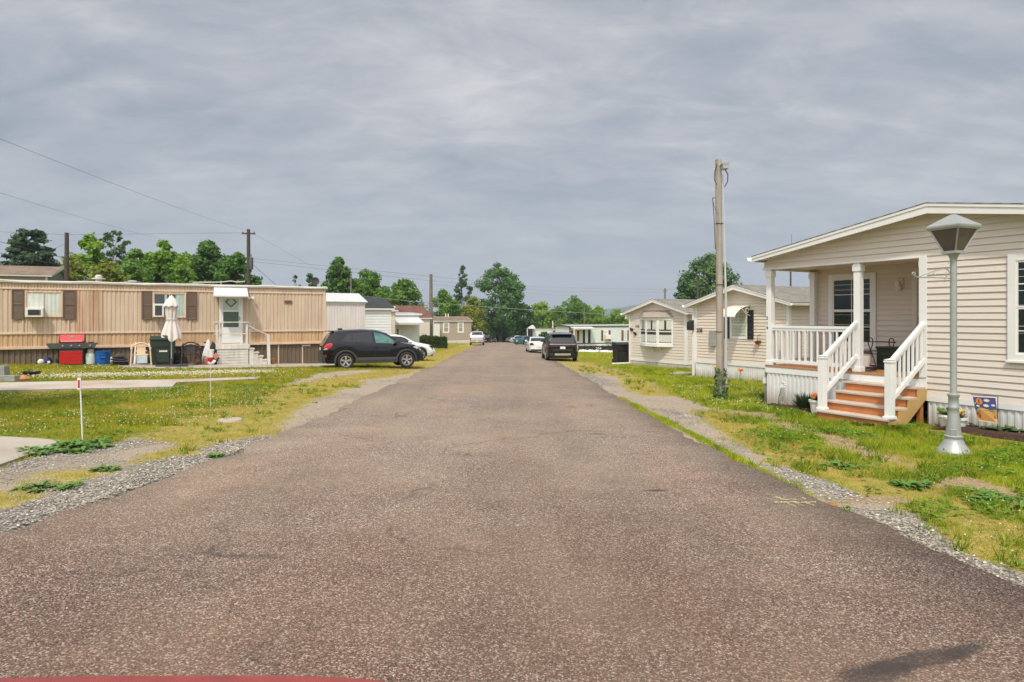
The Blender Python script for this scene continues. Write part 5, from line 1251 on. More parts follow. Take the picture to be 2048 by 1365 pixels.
# ------------------------------------------------------------------ tan ribbed home at the left
T1 = Frame(-8.63, 30.0, gzf(-11, 28.5), 29)
def ribbed_body(r, x0, x1, y0, y1, zs, ze, m, pitch=.19, depth=.022):
    b = MB()
    ribs(b, FY(y0, -1), x0, x1, zs, ze, pitch, depth, .3); ribs(b, FY(y1, 1), x0, x1, zs, ze, pitch, depth, .3)
    ribs(b, FX(x0, -1), y0, y1, zs, ze, pitch, depth, .3); ribs(b, FX(x1, 1), y0, y1, zs, ze, pitch, depth, .3)
    return b.build('ribbed_wall', m, r)
def home_tan():
    fr = T1; r = fthing('mobile_home', 'long tan ribbed metal home with brown shutters and a canopy over its white door', 'mobile home', fr, 'mobile homes along the road')
    ly = lambda px, py, y=0: fr.ly(px, py, y)
    x0, x1, W = -19.5, 0, 3.8
    ztop = (ly(5, 558.5)[1] + ly(640, 576)[1]) / 2; zfr = (ly(5, 577)[1] + ly(600, 587)[1]) / 2; zbelt = (ly(5, 666)[1] + ly(600, 663.5)[1]) / 2; zdr = (ly(5, 695)[1] + ly(600, 688)[1]) / 2
    zed = (ly(5, 565)[1] + ly(600, 577.5)[1]) / 2
    print('T1 z', ztop, zed, zfr, zbelt, zdr)
    ribbed_body(r, x0, x1, 0, W, zbelt, zfr, M['tan_rib'], .15, .020)
    b = MB(); ribs(b, FY(-.004, -1), fr.ly(152, 620)[0], fr.ly(207, 620)[0], zbelt, zfr, .115, .026, .3); b.build('weathered_sheet', M['tan_worn'], r)
    b = MB(); ribs(b, FY(0, -1), x0, x1, zdr, zbelt, .15, .02, .3); ribs(b, FX(x1, 1), 0, W, zdr, zbelt, .15, .02, .3); b.build('lower_wall', M['tan_low'], r)
    b = MB(); ribs(b, FY(0, -1), x0, x1, zfr, zed, .10, .02, .3); ribs(b, FX(x1, 1), 0, W, zfr, zed, .10, .02, .3); b.build('frieze', M['tan_rib'], r)
    t = MB()
    for z, h, d in ((zbelt, .07, .06), (zdr, .10, .07), (zfr, .06, .045), (zfr + (zed - zfr) * .5, .02, .03)):
        t.box(x0 - d, x1 + d, -d, 0.01, z - h / 2, z + h / 2); t.box(x1 - .01, x1 + d - .002, .012, W, z - h / 2 + .002, z + h / 2 - .002)
    t.box(x1 - .09, x1 + .05, -.04, .0, zdr, zfr)
    t.build('belt_trim', M['tan_trim'], r, bevel=.01)
    b = MB()
    n = 90                                             # the weathered, slightly wavy roof edge
    for i in range(n):
        xa, xb = x0 - .1 + (x1 - x0 + .2) * i / n, x0 - .1 + (x1 - x0 + .2) * (i + 1) / n
        wv = lambda x: .018 * math.sin(x * 1.9) + .012 * math.sin(x * 4.7 + 1)
        b.add([(xa, -.09, zed + wv(xa) * .4), (xb, -.09, zed + wv(xb) * .4), (xb, -.10, ztop - .03 + wv(xb)), (xa, -.10, ztop - .03 + wv(xa)), (xb, .06, ztop + .012 + wv(xb)), (xa, .06, ztop + .012 + wv(xa)), (xa, W * .5, ztop + .10), (xb, W * .5, ztop + .10), (xb, W + .1, ztop), (xa, W + .1, ztop), (xa, 0, zed), (xb, 0, zed)], [(0, 1, 2, 3), (3, 2, 4, 5), (5, 4, 7, 6), (6, 7, 8, 9), (0, 1, 11, 10)], False)
    b.box(x1 + .02, x1 + .09, -.095, W + .1, zed, ztop)
    b.build('roof', M['roof_edge'], r)
    s = MB(); ribs(s, FY(.06, -1), x0, x1, -.6, zdr - .03, .17, .03, .35); ribs(s, FX(x1 - .05, 1), 0, W, -.6, zdr - .03, .17, .03, .35); s.build('skirting', M['skirt_brown'], r)
    jo = MB()
    for px in (557, 605): x = ly(px, 700, .03)[0]; jo.box(x - .025, x + .025, .005, .04, -.2, zdr - .06)
    jo.box(ly(605, 700, .03)[0], ly(621, 700, .03)[0], .002, .02, zdr - .16, zdr - .09)
    jo.build('skirting_joint', M['tan_trim'], r)
    P = FY(-.032, -1)
    # windows, shutters, air conditioners
    def wnd(a, b_, zt, zb, sh, cur, acp, dark_backing=None):
        w0, w1 = ly(a, 610)[0], ly(b_, 610)[0]
        w = window(r, P, w0, w1, zb, zt, fw=.045, proud=.05, frame=M['tan_trim'], curtain=(cur[0], cur[1]), mid=False, mull=(.5,), sill=False, dark=dark_backing)
        for u, v in sh: shutter(r, P, ly(u, 610)[0], ly(v, 610)[0], zb - .08, zt + .06, M['brown'])
        u, v, pt, pb, dd, grill = acp
        A0, A1, B1, B0 = fr.ly(u, pt, -.03 - dd)[0], fr.ly(v, pt, -.03 - dd)[0], fr.ly(u, pt, -.03 - dd)[1], fr.ly(u, pb, -.03 - dd)[1]
        m_ = MB(); pbox(m_, P, A0, A1, B0, B1, .02, dd); ac = m_.build('air_conditioner', M['white_plastic'], w, bevel=.015)
        m_ = MB(); pbox(m_, P, A0 + .07, A1 - (.07 if grill else .12), B0 + .07, B1 - .07, dd, dd + .006); ac2 = m_.build('grille', M['grey_dark'], ac)
        g2 = MB(); k_ = 9
        for i in range(k_): z = B0 + .08 + (B1 - B0 - .16) * i / (k_ - 1); pbox(g2, P, A0 + .07, A1 - .07, z - .006, z + .006, dd + .006, dd + .012)
        g2.build('louvres', M['cladding'], ac)
    wnd(50, 126, ly(90, 583)[1], ly(90, 635)[1], ((24, 49), (127, 151.5)), (M['curtain'], [(0, .48, 0, 1, 3), (.52, 1, 0, 1, 4)]), (51, 86, 616, 634.5, .38, False))
    wnd(305, 372, ly(340, 586)[1], ly(340, 636)[1], ((284, 304.5), (373, 394)), (M['curtain_green'], [(.34, .42, 0, 1, 1), (.70, 1, 0, 1, 3)]), (306, 328, 608, 634.5, .42, True))
    # door with storm frame and diamond light
    d0, d1 = ly(438, 640)[0], ly(485, 640)[0]; z0, z1 = ly(460, 688)[1], ly(460, 593)[1]
    f = MB(); fw = .10
    pbox(f, P, d0, d0 + fw, z0, z1, 0, .06); pbox(f, P, d1 - fw, d1, z0, z1, 0, .06); pbox(f, P, d0 + fw, d1 - fw, z1 - .08, z1, 0, .058)
    D = MB(); a0, a1 = d0 + fw, d1 - fw; q0, q1 = z0 + .04, z1 - .08; zz = lambda py: ly(460, py)[1]
    pbox(D, P, a0, a1, q0, zz(655), 0, .045); pbox(D, P, a0, a0 + .06, zz(655), q1, 0, .045); pbox(D, P, a1 - .06, a1, zz(655), q1, 0, .045); pbox(D, P, a0 + .06, a1 - .06, zz(624), zz(621.5), 0, .045); pbox(D, P, a0 + .06, a1 - .06, q1 - .04, q1, 0, .044)
    do = D.build('door', M['white'], r, bevel=.004); f.build('frame', M['white'], do, bevel=.004)
    g = MB(); g.quad(P(a0 + .06, zz(655), .03), P(a1 - .06, zz(655), .03), P(a1 - .06, zz(624), .03), P(a0 + .06, zz(624), .03)); g.build('lower_pane', mat('green_grey_glass', (.085, .13, .115), .1, var=.2), do)
    g = MB(); g.quad(P(a0 + .06, zz(622), .03), P(a1 - .06, zz(622), .03), P(a1 - .06, q1 - .04, .03), P(a0 + .06, q1 - .04, .03)); g.build('upper_pane', mat('pale_green_glass', (.52, .60, .55), .15, var=.12), do)
    g = MB(); c = ((a0 + a1) / 2, zz(604.5)); rr = .24; ri = .17
    dd = [(c[0], c[1] + rr), (c[0] + rr, c[1]), (c[0], c[1] - rr), (c[0] - rr, c[1])]; di = [(c[0], c[1] + ri), (c[0] + ri, c[1]), (c[0], c[1] - ri), (c[0] - ri, c[1])]
    for i in range(4): j = (i + 1) % 4; g.quad(P(*dd[i], .036), P(*dd[j], .036), P(*di[j], .036), P(*di[i], .036))
    g.build('diamond_frame', M['grey_dark'], do)
    g = MB(); g.tube([P(a1 - .03, zz(640), .05), P(a1 - .03, zz(640), .10), P(a1 - .03, zz(634), .10), P(a1 - .03, zz(634), .05)], .012, 6); g.build('handle', M['black_iron'], do)
    # canopy
    dp = .95; cA, cB = ly(427.5, 575)[0], ly(494, 575)[0]; zc = ly(460, 575)[1]; zo = fr.ly(460, 592, -dp)[1]
    oA, oB = fr.ly(427, 592, -dp)[0], fr.ly(497, 592, -dp)[0]
    b = MB(); b.add([(cA, -.03, zc), (cB, -.03, zc), (oB, -dp, zo), (oA, -dp, zo), (oA, -dp, zo - .05), (oB, -dp, zo - .05), (cA, -.03, zc - .3), (cB, -.03, zc - .3)], [(0, 1, 2, 3), (3, 2, 5, 4), (0, 3, 4, 6), (1, 7, 5, 2)])
    b.build('door_canopy', M['roof_white'], r)
    b = MB()
    for px in (496, 505):
        x, z = ly(px, 597); b.tube([(ly(501, 596)[0], -.03, z + .02), (x, -.14, z)], .02, 6); dx = -.5 if px < 500 else .5
        b.lathe([(0, -.02), (.05, -.01), (.075, .08), (.06, .085), (0, .06)], (x, -.24, z), 12, 'y')
    b.build('flood_light', M['white_plastic'], r)
    sg = MB(); pbox(sg, P, ly(569, 604)[0], ly(583.5, 604)[0], ly(576, 607)[1], ly(576, 601.5)[1], 0, .03); sg.build('name_plate', M['brown'], r)
    # seams in the siding below the windows
    s = MB()
    for px in (46, 137, 302, 380): x = ly(px, 640)[0]; s.box(x - .025, x + .025, -.05, 0, zbelt, ly(px, 637)[1])
    s.build('siding_joint', M['tan_trim'], r)
    # roof fittings
    def vent(px, py, rr, hh, m_):
        w = fr.ly(px, py, 1.5); b = MB(); z = ztop + .05
        b.lathe([(rr * .7, 0), (rr * .7, hh * .45), (rr * 1.5, hh * .45), (rr * 1.5, hh * .55), (rr * .75, hh * .6), (rr * .8, hh * .85), (rr * .4, hh), (0, hh)], (w[0], 1.5, z), 14); return b.build('roof_vent', m_, r)
    vent(197, 556, .17, .32, M['roof_edge'])
    vent(265, 560, .22, .12, M['roof_white'])
    b = MB(); w = fr.ly(630, 570, .6)[0]; z = ztop + .05
    b.lathe([(0, 0), (.10, -.015), (.19, -.05), (.19, -.06), (.10, -.025), (0, -.012)], (w, .6, z + .24), 18, 'y'); b.tube([(w, .6, z), (w, .62, z + .26)], .02, 6); b.tube([(w, .6, z + .1), (w - .05, .3, z + .25)], .012, 6); b.build('satellite_dish', M['cladding'], r)
    b = MB(); w = fr.ly(588, 565, 2)[0]; z = ztop + .06
    b.tube([(w, 2, z), (w, 2, z + .62)], .014, 6); b.tube([(w - .28, 2, z + .42), (w + .38, 2, z + .36)], .008, 5)
    for i in range(6): b.tube([(w - .28 + i * .13, 1.75, z + .42 - i * .012), (w - .28 + i * .13, 2.25, z + .42 - i * .012)], .005, 4)
    b.tube([(w - .02, 2, z + .5), (w - .14, 2, z + .78)], .006, 4); b.build('television_antenna', M['galv'], r)
    b = MB(); xx = [fr.ly(p, 568, .5)[0] for p in (385, 442, 462, 475, 490)]; zz_ = [.10, .14, .20, .16, .20]
    b.tube([(x, .5, ztop + z) for x, z in zip(xx, zz_)], .022, 6); b.tube([(xx[1], .5, ztop), (xx[1], .5, ztop + .2)], .016, 6); b.build('roof_pipe', M['roof_edge'], r)
home_tan()

# ------------------------------------------------------------------ further homes on the left
def home_pink():
    fr = Frame(-8.95, 39.6, gzf(-9.5, 39.6), 29); r = fthing('mobile_home', 'pinkish white ribbed metal home with a pale metal roof beyond the tan home', 'mobile home', fr, 'mobile homes along the road')
    ze = fr.ly(726, 603.5, 0)[1]; zf = fr.ly(726, 609, 0)[1]
    ribbed_body(r, -14, 0, 0, 3.7, .5, zf, M['pink_rib'], .16, .025)
    b = MB(); pbox(b, FY(0, -1), -14, .03, zf, ze, -.02, .04); pbox(b, FX(0, 1), 0, 3.7, zf, ze, -.02, .04); b.build('trim', M['white'], r)
    s = MB(); ribs(s, FY(.03, -1), -14, 0, -.6, .5, .2, .02); s.build('skirting', M['skirt_white'], r)
    k = .30; roof_sheet('roof', M['roof_white'], r, (-14, -.15, ze - .02), (.12, -.15, ze - .02), (.12, 1.85, ze + 1.85 * k), (-14, 1.85, ze + 1.85 * k), .05); roof_sheet('roof', M['roof_white'], r, (-14, 3.85, ze - .02), (.12, 3.85, ze - .02), (.12, 1.85, ze + 1.85 * k), (-14, 1.85, ze + 1.85 * k), .05)
    b = MB(); b.poly([(0.02, 0, ze), (.02, 3.7, ze), (.02, 1.85, ze + 1.8 * k)]); b.build('gable', M['pink_rib'], r)
home_pink()
def left_home(X, Y, deg, label, L, W, ept, rpt, side, roof, zs=.5, h=.2, ov=.2, trim=None):
    fr = Frame(X, Y, gzf(X, Y), deg); r = fthing('mobile_home', label, 'mobile home', fr, 'mobile homes along the road')
    ze = fr.ly(ept[0], ept[1], -ov)[1] - .07; zr = fr.ly(rpt[0], rpt[1], W / 2)[1] - .1; k = (zr - ze) / (W / 2 + ov)
    gable_shell(r, -L, 0, 0, W, zs, ze + k * ov, k, side, roof, M['skirt_white'], ovy=ov, ovx=.2, h=h, gutter=False, zg=-.8, ribp=.25, trim=trim)
    return fr, r
fr, r = left_home(-8.72, 47, 29, 'white clapboard home with a dark green black roof beyond the pinkish home', 12, 4.2, (770, 617), (765, 595.5), M['vinyl_white'], M['shingle_dark'])
fr, r = left_home(-9.35, 52, 29, 'narrow beige clapboard home end just right of the dark roofed home', 10, 4.0, (785, 620.5), (780, 612), M['vinyl_beige2'], M['shingle_dark'])
fr, r = left_home(-8.0, 56, 29, 'low white home with a flat porch roof behind the hedge', 10, 4.0, (820, 628), (815, 625.5), M['vinyl_white'], M['roof_white'])
z = fr.ly(815, 646, -1.4)[1]; x0, x1 = -4.2, -.1
b = MB(); b.add([(x0, -.02, z + .5), (x1, -.02, z + .5), (x1, -1.5, z), (x0, -1.5, z), (x1, -1.5, z - .16), (x0, -1.5, z - .16), (x1, -.02, z + .3), (x0, -.02, z + .3)], [(0, 1, 2, 3), (2, 3, 5, 4), (1, 6, 4, 2), (7, 6, 4, 5)]); b.build('porch_roof', M['roof_white'], r)
w = window(r, FY(0, -1), fr.ly(791, 660)[0], fr.ly(799, 660)[0], fr.ly(795, 673)[1], fr.ly(795, 656)[1], fw=.08, sill=False)
fr, r = left_home(-8.6, 68, 29, 'beige home with a reddish brown roof left of the bare pole', 13, 4.6, (850, 636), (845, 611.5), M['vinyl_beige2'], M['shingle_red'])
b = MB(); b.lathe([(.1, 0), (.1, .35), (.22, .36), (.2, .5), (0, .55)], (-3.5, 1.2, fr.ly(818, 620, 1.2)[1] - .2), 10); b.box(-4.3, -3.2, 1.1, 1.3, fr.ly(818, 619, 1.2)[1] - .1, fr.ly(818, 619, 1.2)[1] + .05); b.build('roof_vent', M['white'], r)
fr, r = left_home(-6.45, 103, 22, 'tan home with two white framed windows beside the pickup truck', 6.2, 4.6, (910, 642), (905, 633), M['vinyl_tan'], M['shingle_brown'])
P = FY(0, -1)
for a, c in ((885.6, 898.5), (915, 927.5)): window(r, P, fr.ly(a, 655)[0], fr.ly(c, 655)[0], fr.ly(892, 666.5)[1], fr.ly(892, 645)[1], fw=.2, proud=.06, curtain=(M['curtain_green'], [(0, 1, .5, 1, 2)]), sill=False)
for px in (891.5, 896.5): b = MB(); z = fr.ly(px, 631, 2.)[1]; b.lathe([(.10, z - .6), (.10, z + .25), (0, z + .26)], (fr.ly(px, 631, 2.)[0], 2., 0), 8); b.build('roof_pipe', M['white'], r)
b = MB(); x = fr.ly(867, 655)[0]; pbox(b, P, x - .2, x + .75, .3, fr.ly(870, 648)[1], .04, .9); b.build('entrance_porch', M['white'], r)
fr, r = left_home(-5.5, 135, 10, 'grey flat roofed shed home with white corner posts behind the pickup truck', 3.2, 4.0, (958, 645.5), (958, 643.5), mat('vinyl_grey', (.42, .43, .42), .5), M['roof_white'])
# brown roofed house far behind the tan home, gable towards the road
def far_roof_house():
    fr = Frame(-34.2, 49, gzf(-34.2, 49), 202)       # gable on the right, ridge running left
    r = fthing('house', 'grey house with brown shingle roof and white fascia peeking over the tan home', 'house', fr)
    W = 6.0; ze = 1.6 + (635 - 551) / F * 46 - fr.o.z; k = .25
    gable_shell(r, 0, 14, -W / 2, W / 2, .4, ze, k, mat('vinyl_grey_house', (.30, .29, .27), .5), M['shingle_brown'], M['skirt_white'], ovy=.3, ovx=.35, h=.2, zg=-.6)
far_roof_house()
# ------------------------------------------------------------------ things in the yard of the tan home
def yd(name, label, cat, px, py, group=None, rz=29):
    g = gp(px, py); t = thing(name, label, cat, (g.x, g.y, g.z + yard_h(g)), R(rz), group); return t, g.y / F
PATP = pg((232, 732.5), (250, 737.5), (330, 739.5), (480, 737.5), (640, 735), (700, 731), (690, 722), (560, 722), (300, 723), (240, 724))
def yard_h(g): return .042 if bool(inside(PATP, np.array([g.x]), np.array([g.y]))[0]) else 0.
def grill():
    t, s = yd('gas_grill', 'red gas grill with dark side shelves standing in front of the tan home', 'grill', 145, 731.5)
    H = lambda py: (731.5 - py) * s
    w = 20.5 * s; d = .27; b = MB(); b.box(-w, w * .92, -d, d, .04, H(697)); b.build('cabinet', M['cladding'], t, bevel=.01)
    b = MB(); n = 2
    for i in range(4): b.box(-w + .02, w * .9 - .02, -d - .018 - .002 * (i % 2), -d + .0, .07 + i * (H(700) - .1) / 4, .07 + (i + 1) * (H(700) - .1) / 4 - .006)
    b.build('door', M['red_paint'], t, bevel=.006)
    b = MB(); b.box(-41 * s, 42.5 * s, -d, d, H(689.5), H(686.5)); b.prism([(-41 * s, H(687)), (42 * s, H(687)), (38 * s, H(696)), (-36 * s, H(696))], 'y', -d - .04, -d + .02); b.build('side_shelf', M['grey_dark'], t, bevel=.008)
    for px in (130.5, 144.5, 158, 176):
        b = MB(); b.lathe([(0, -.05), (.03, -.045), (.036, 0)], ((px - 145) * s, -d - .04, H(691.5)), 12, 'y'); b.build('knob', M['chrome'], t)
    b = MB(); q = H(686.3); hh = H(669.5) - q
    pr = [(-d + .02, q), (-d + .0, q + hh * .25), (-d + .05, q + hh * .6), (-d + .14, q + hh * .92), (-d + .26, q + hh), (d - .1, q + hh * .9), (d - .02, q + hh * .5), (d, q)]
    b.prism(pr, 'x', -21 * s, 20.5 * s); b.xf(Matrix.Identity(4)); l = b.build('lid', M['red_lid'], t, bevel=.012)
    for sx in (-1, 1): b = MB(); b.prism(pr, 'x', sx * 20.6 * s - .012, sx * 20.6 * s + .02); b.build('lid_end', M['cladding'], l, bevel=.006)
    b = MB(); b.tube([(-17 * s, -d - .05, q + hh * .22), (17 * s, -d - .05, q + hh * .22)], .014, 8); b.tube([(-16 * s, -d - .05, q + hh * .22), (-16 * s, -d + .02, q + hh * .22)], .01, 6); b.tube([(16 * s, -d - .05, q + hh * .22), (16 * s, -d + .02, q + hh * .22)], .01, 6); b.build('handle', M['chrome'], l)
    b = MB(); b.lathe([(0, -.012), (.05, -.01), (.055, 0)], (0, -d + .06, q + hh * .72), 14, 'y'); b.build('gauge', M['chrome'], l)
    b = MB(); b.lathe([(.09, 0), (.09, .03), (.03, .035), (0, .035)], (31 * s, 0, H(686.5)), 14); b.build('side_burner', M['black_iron'], t)
    for x in (-w + .05, w * .9 - .05): b = MB(); b.lathe([(0, -.02), (.05, -.02), (.05, .02), (0, .02)], (x, -d + .05, .05), 12, 'y'); b.build('wheel', M['black_plastic'], t)
grill()
def tank():
    t, s = yd('propane_tank', 'pale propane gas tank standing between red grill and blue bin', 'gas tank', 181, 731.5); r = 9.2 * s
    b = MB(); b.lathe([(0, .02), (r * .8, .02), (r * .8, .05), (r, .07), (r, .36), (r * .96, .42), (r * .8, .48), (r * .45, .52), (0, .53)], (0, 0, 0), 22); b.build('body', M['tank'], t)
    b = MB(); b.lathe([(r * .58, .50), (r * .62, .62), (r * .66, .63), (r * .56, .63), (r * .52, .5)], (0, 0, 0), 18); b.lathe([(.02, .52), (.02, .58), (.035, .585), (.035, .6), (0, .6)], (0, 0, 0), 10); b.build('collar', M['tank'], t)
    b = MB(); b.tube([(-r * .5, -r * .9, .40), (-r * .35, -r * 1.05, .46), (-r * .75, -r * .78, .28), (-r * .6, -r * .88, .24)], .012, 6); b.build('hose', M['white_plastic'], t)
tank()
def barrel():
    t, s = yd('bin', 'round blue plastic bin with a wide rim beside the gas tank', 'bin', 206, 731.5); r = 14 * s; H = 29 * s; b = MB()
    b.lathe([(0, .01), (r * .84, .01), (r * .86, .03), (r * .95, H * .74), (r * 1.0, H * .75), (r * 1.01, H * .9), (r * 1.04, H * .92), (r * 1.04, H), (r * .98, H), (r * .82, .05), (0, .05)], (0, 0, 0), 26); b.build('body', M['blue_plastic'], t)
    b = MB(); pts = [(-.10, -r * .98, H * .72), (-.10, -r * 1.02, H * .58), (.10, -r * 1.02, H * .58), (.10, -r * .98, H * .72)]; b.tube(pts, .018, 6); b.build('handle', M['blue_plastic'], t)
barrel()
t, s = yd('jug', 'small whitish plastic jug behind the blue bin', 'jug', 222, 729.5); b = MB(); b.lathe([(0, 0), (.075, .005), (.08, .03), (.08, .2), (.06, .26), (.028, .29), (.028, .31), (0, .31)], (0, 0, 0), 16); b.build('body', M['white_plastic'], t); b = MB(); b.tube([(.05, -.02, .26), (.11, -.02, .24), (.11, -.02, .15), (.075, -.02, .1)], .013, 6); b.build('handle', M['white_plastic'], t)
t, s = yd('soccer_ball', 'white and black football lying against the brown skirting', 'ball', 82, 730.5); r = .115
b = MB(); b.blob((0, 0, r), r, 20, 14, 0, 0); b.build('shell', M['white_plastic'], t)
b = MB()
for (a, e) in ((0, 90), (-90, 20), (-18, 28), (-160, 25), (-50, -25), (-125, -25)):
    c = Vector((math.cos(R(a)) * math.cos(R(e)), math.sin(R(a)) * math.cos(R(e)), math.sin(R(e)))); u = c.orthogonal().normalized(); v = c.cross(u)
    b.poly([Vector((0, 0, r)) + (c + (u * math.cos(i * 1.2566) + v * math.sin(i * 1.2566)) * .34).normalized() * (r + .002) for i in range(5)])
b.build('panel', M['ink'], t)
t, s = yd('toy', 'violet and black plastic toy beside the football', 'toy', 95.5, 730); b = MB(); b.box(-.1, .1, -.09, .09, .02, .2); b.lathe([(0, .2), (.1, .2), (.09, .27), (.05, .30), (0, .30)], (0, 0, 0), 12); b.build('body', M['purple'], t, bevel=.02); b = MB(); b.box(-.12, .0, -.12, -.085, .01, .06); b.blob((.05, -.1, .09), .06, 8, 6, 2, .2); b.build('front', M['white_plastic'], t)
t, s = yd('potted_plant', 'small leafy plant in a flat white dish left of the grill', 'potted plant', 115, 731); b = MB(); b.lathe([(0, 0), (.13, .01), (.17, .06), (.15, .06), (0, .03)], (0, 0, 0), 16); b.build('dish', M['white_plastic'], t); b = MB(); leafset(b, (.04, .1, .05), 40, .36, .07, random.Random(3), 1.3, .7, .2); b.build('leaves', M['weed_light'], t)
def pile():
    t, s = yd('folded_bag', 'black folded bag with a curved handle on the ground left of the beige chair', 'bag', 242, 733); b = MB()
    for i, (w, z) in enumerate(((.33, .05), (.31, .14), (.28, .23), (.22, .32))): b.blob((-.02 * i, 0, z), w, 16, 8, i + 3, .22, (1, .55, .17 + .02 * i))
    b.build('cloth', M['cloth_dark'], t); b = MB(); b.tube([(-.02 + .29 * math.cos(a), -.2, .06 + .36 * math.sin(a)) for a in np.linspace(-.1, 2.2, 14)], .016, 6); b.tube([(-.3, -.2, .17), (0, -.22, .15), (.28, -.2, .16)], .012, 5); b.build('handle', M['grey_dark'], t)
pile()
t, s = yd('sheet_panel', 'pale framed sheet metal panel leaning on the skirting behind the beige chair', 'panel', 257, 729); b = MB(); b.bar((-.17, .25, .0), (-.17, .42, .72), .03, .03); b.bar((.2, .25, 0), (.2, .42, .72), .03, .03); b.bar((-.17, .42, .72), (.2, .42, .72), .03, .03); b.bar((-.17, .25, .02), (.2, .25, .02), .03, .03); b.build('frame', M['galv'], t); b = MB(); b.add([(-.17, .255, 0), (.2, .255, 0), (.2, .425, .72), (-.17, .425, .72), (-.17, .265, 0), (.2, .265, 0), (.2, .435, .72), (-.17, .435, .72)], [(0, 1, 2, 3), (7, 6, 5, 4), (0, 4, 5, 1)]); b.build('sheet', M['cladding'], t)
t, s = yd('glazed_panel', 'pale bluish glass sheet leaning under the seat of the beige chair', 'panel', 282, 730.5); b = MB(); b.add([(-.24, .15, .02), (.22, .15, .02), (.22, .3, .38), (-.24, .3, .38), (-.24, .17, .02), (.22, .17, .02), (.22, .32, .38), (-.24, .32, .38)], [(0, 1, 2, 3), (7, 6, 5, 4), (0, 1, 5, 4), (2, 3, 7, 6)]); b.build('sheet', mat('pale_sheet', (.48, .55, .56), .2, var=.25, vs=5), t)
t, s = yd('stick', 'white wooden stick leaning on the tan wall above the beige chair', 'stick', 268, 731); b = MB(); b.bar((0, .2, 0), (.08, .75, 1.42), .035, .02); b.build('shaft', M['white'], t)
def chair(label, px, py, m, wk=False, s_=1., rz=29, group=None):
    t, s = yd('garden_chair', label, 'chair', px, py, group, rz); W = 18.5 * s; H = 44 * s
    sh = H * .50; b = MB(); b.box(-W * .70, W * .70, -.22, .24, sh - .03, sh); b.build('seat', m, t, bevel=.02)
    for sx in (-1, 1):
        for y, yt in ((-.26, -.24), (.30, .26)):
            b = MB(); top = sh + (.22 if y < 0 else .0); b.bar((sx * W * .98, y, 0), (sx * W * .86, yt, top), .055, .05); b.build('leg', m, t, bevel=.01)
        b = MB(); b.tube([(sx * W * .86, -.27, sh + .19), (sx * W * .92, -.1, sh + .22), (sx * W * .93, .1, sh + .23), (sx * W * .86, .25, sh + .30), (sx * W * .7, .31, sh + .40)], .028, 8); b.build('armrest', m, t)
    b = MB(); n = 16                        # the barrel shaped back: rounded top rail and a pierced panel
    arc = [(math.cos(a) * W * .88, .24 + .08 * math.sin(a), sh + .16 + math.sin(a) * (H - sh - .16)) for a in np.linspace(-.05, math.pi + .05, n)]
    b.tube(arc, .032, 8)
    for i in range(5):
        x = (-.5 + i / 4) * W * .62; b.bar((x, .24, sh - .01), (x * 1.05, .30, H - .07 - abs(x) * .3), W * .20, .018)
    for z in (sh + .12, H - .13): b.bar((-W * .55, .275, z), (W * .55, .275, z), .02, .05)
    if wk:
        for i in range(8): z = sh + .03 + i * (H - sh - .1) / 8; b.bar((-W * .8, .28, z), (W * .8, .28, z), .015, .02)
    b.build('backrest', m, t)
    return t
chair('beige plastic garden chair left of the green wheeled bin', 282, 733, M['beige_plastic'])
chair('dark wicker look garden chair right of the closed umbrella', 382, 731.5, M['wicker'], True)
t, s = yd('cushion', 'brown folded cushion piled against the dark chair', 'cushion', 395, 731.5); b = MB(); b.blob((0, -.05, .14), .16, 14, 8, 2, .25, (.8, .8, .9)); b.blob((.02, -.03, .38), .13, 12, 8, 4, .3, (.8, .7, 1.1)); b.build('cloth', mat('brown_cloth', (.22, .14, .09), .9, var=.3), t)
def wheeled_bin(name, label, px, py, pw, ph, m, rz, trim, sgn=1):
    g = gp(px, py); s = g.y / F; t = thing(name, label, 'trash bin', (g.x, g.y, g.z + yard_h(g)), R(rz)); w = pw * s / 2; h = ph * s; d = w * 1.05
    b = MB(); z0, z1 = .05, h * .90
    lv = [(z0, .80, .74), (z0 + .08, .83, .78), (h * .60, .94, .93), (h * .62, .985, .97), (z1 - .06, 1., 1.), (z1, 1.0, 1.)]
    rr = [[(-w * a, -d * c, z), (w * a, -d * c, z), (w * a, d * c, z), (-w * a, d * c, z)] for z, a, c in lv]
    for A, B in zip(rr[:-1], rr[1:]):
        for i in range(4): b.quad(A[i], A[(i + 1) % 4], B[(i + 1) % 4], B[i])
    b.poly(rr[0][::-1]); b.poly(rr[-1]); b.box(-w * .5, w * .5, -d * .955, -d * .8, h * .1, h * .55); b.box(-w * .42, w * .42, -d * .99, -d * .9, h * .64, h * .78)
    b.build('body', m, t, bevel=.02)
    l = MB(); l.box(-w * 1.06, w * 1.06, -d * 1.08, d * 1.06, z1 - .035, z1 + .02); l.prism([(-d * 1.03, z1 + .02), (d * 1.02, z1 + .02), (d * .9, h * 1.0), (-d * .6, h * .985)], 'x', -w * .98, w * .98); l.build('lid', m, t, bevel=.018)
    hd = MB(); hd.tube([(-w * .8, d * 1.02, z1 - .05), (-w * .8, d * 1.25, z1 - .02), (w * .8, d * 1.25, z1 - .02), (w * .8, d * 1.02, z1 - .05)], .02, 7); hd.build('handle', m, t)
    for sx in (-1, 1): q = MB(); q.lathe([(0, -.03), (.11, -.028), (.13, -.01), (.13, .02), (.1, .03), (0, .03)], (sx * w * .9, d * .85, .13), 16, 'x'); q.build('wheel', M['black_plastic'], t)
    if trim: q = MB(); q.box(-w * .30, w * .35, -d * .985, -d * .95, h * .30 - .02 + .2, h * .30 + .24); q.build('sticker', M['white_plastic'], t)
wheeled_bin('trash_bin', 'dark green wheeled trash bin under the folded umbrella', 325.5, 731.5, 44, 57, M['green_plastic'], 29, True)
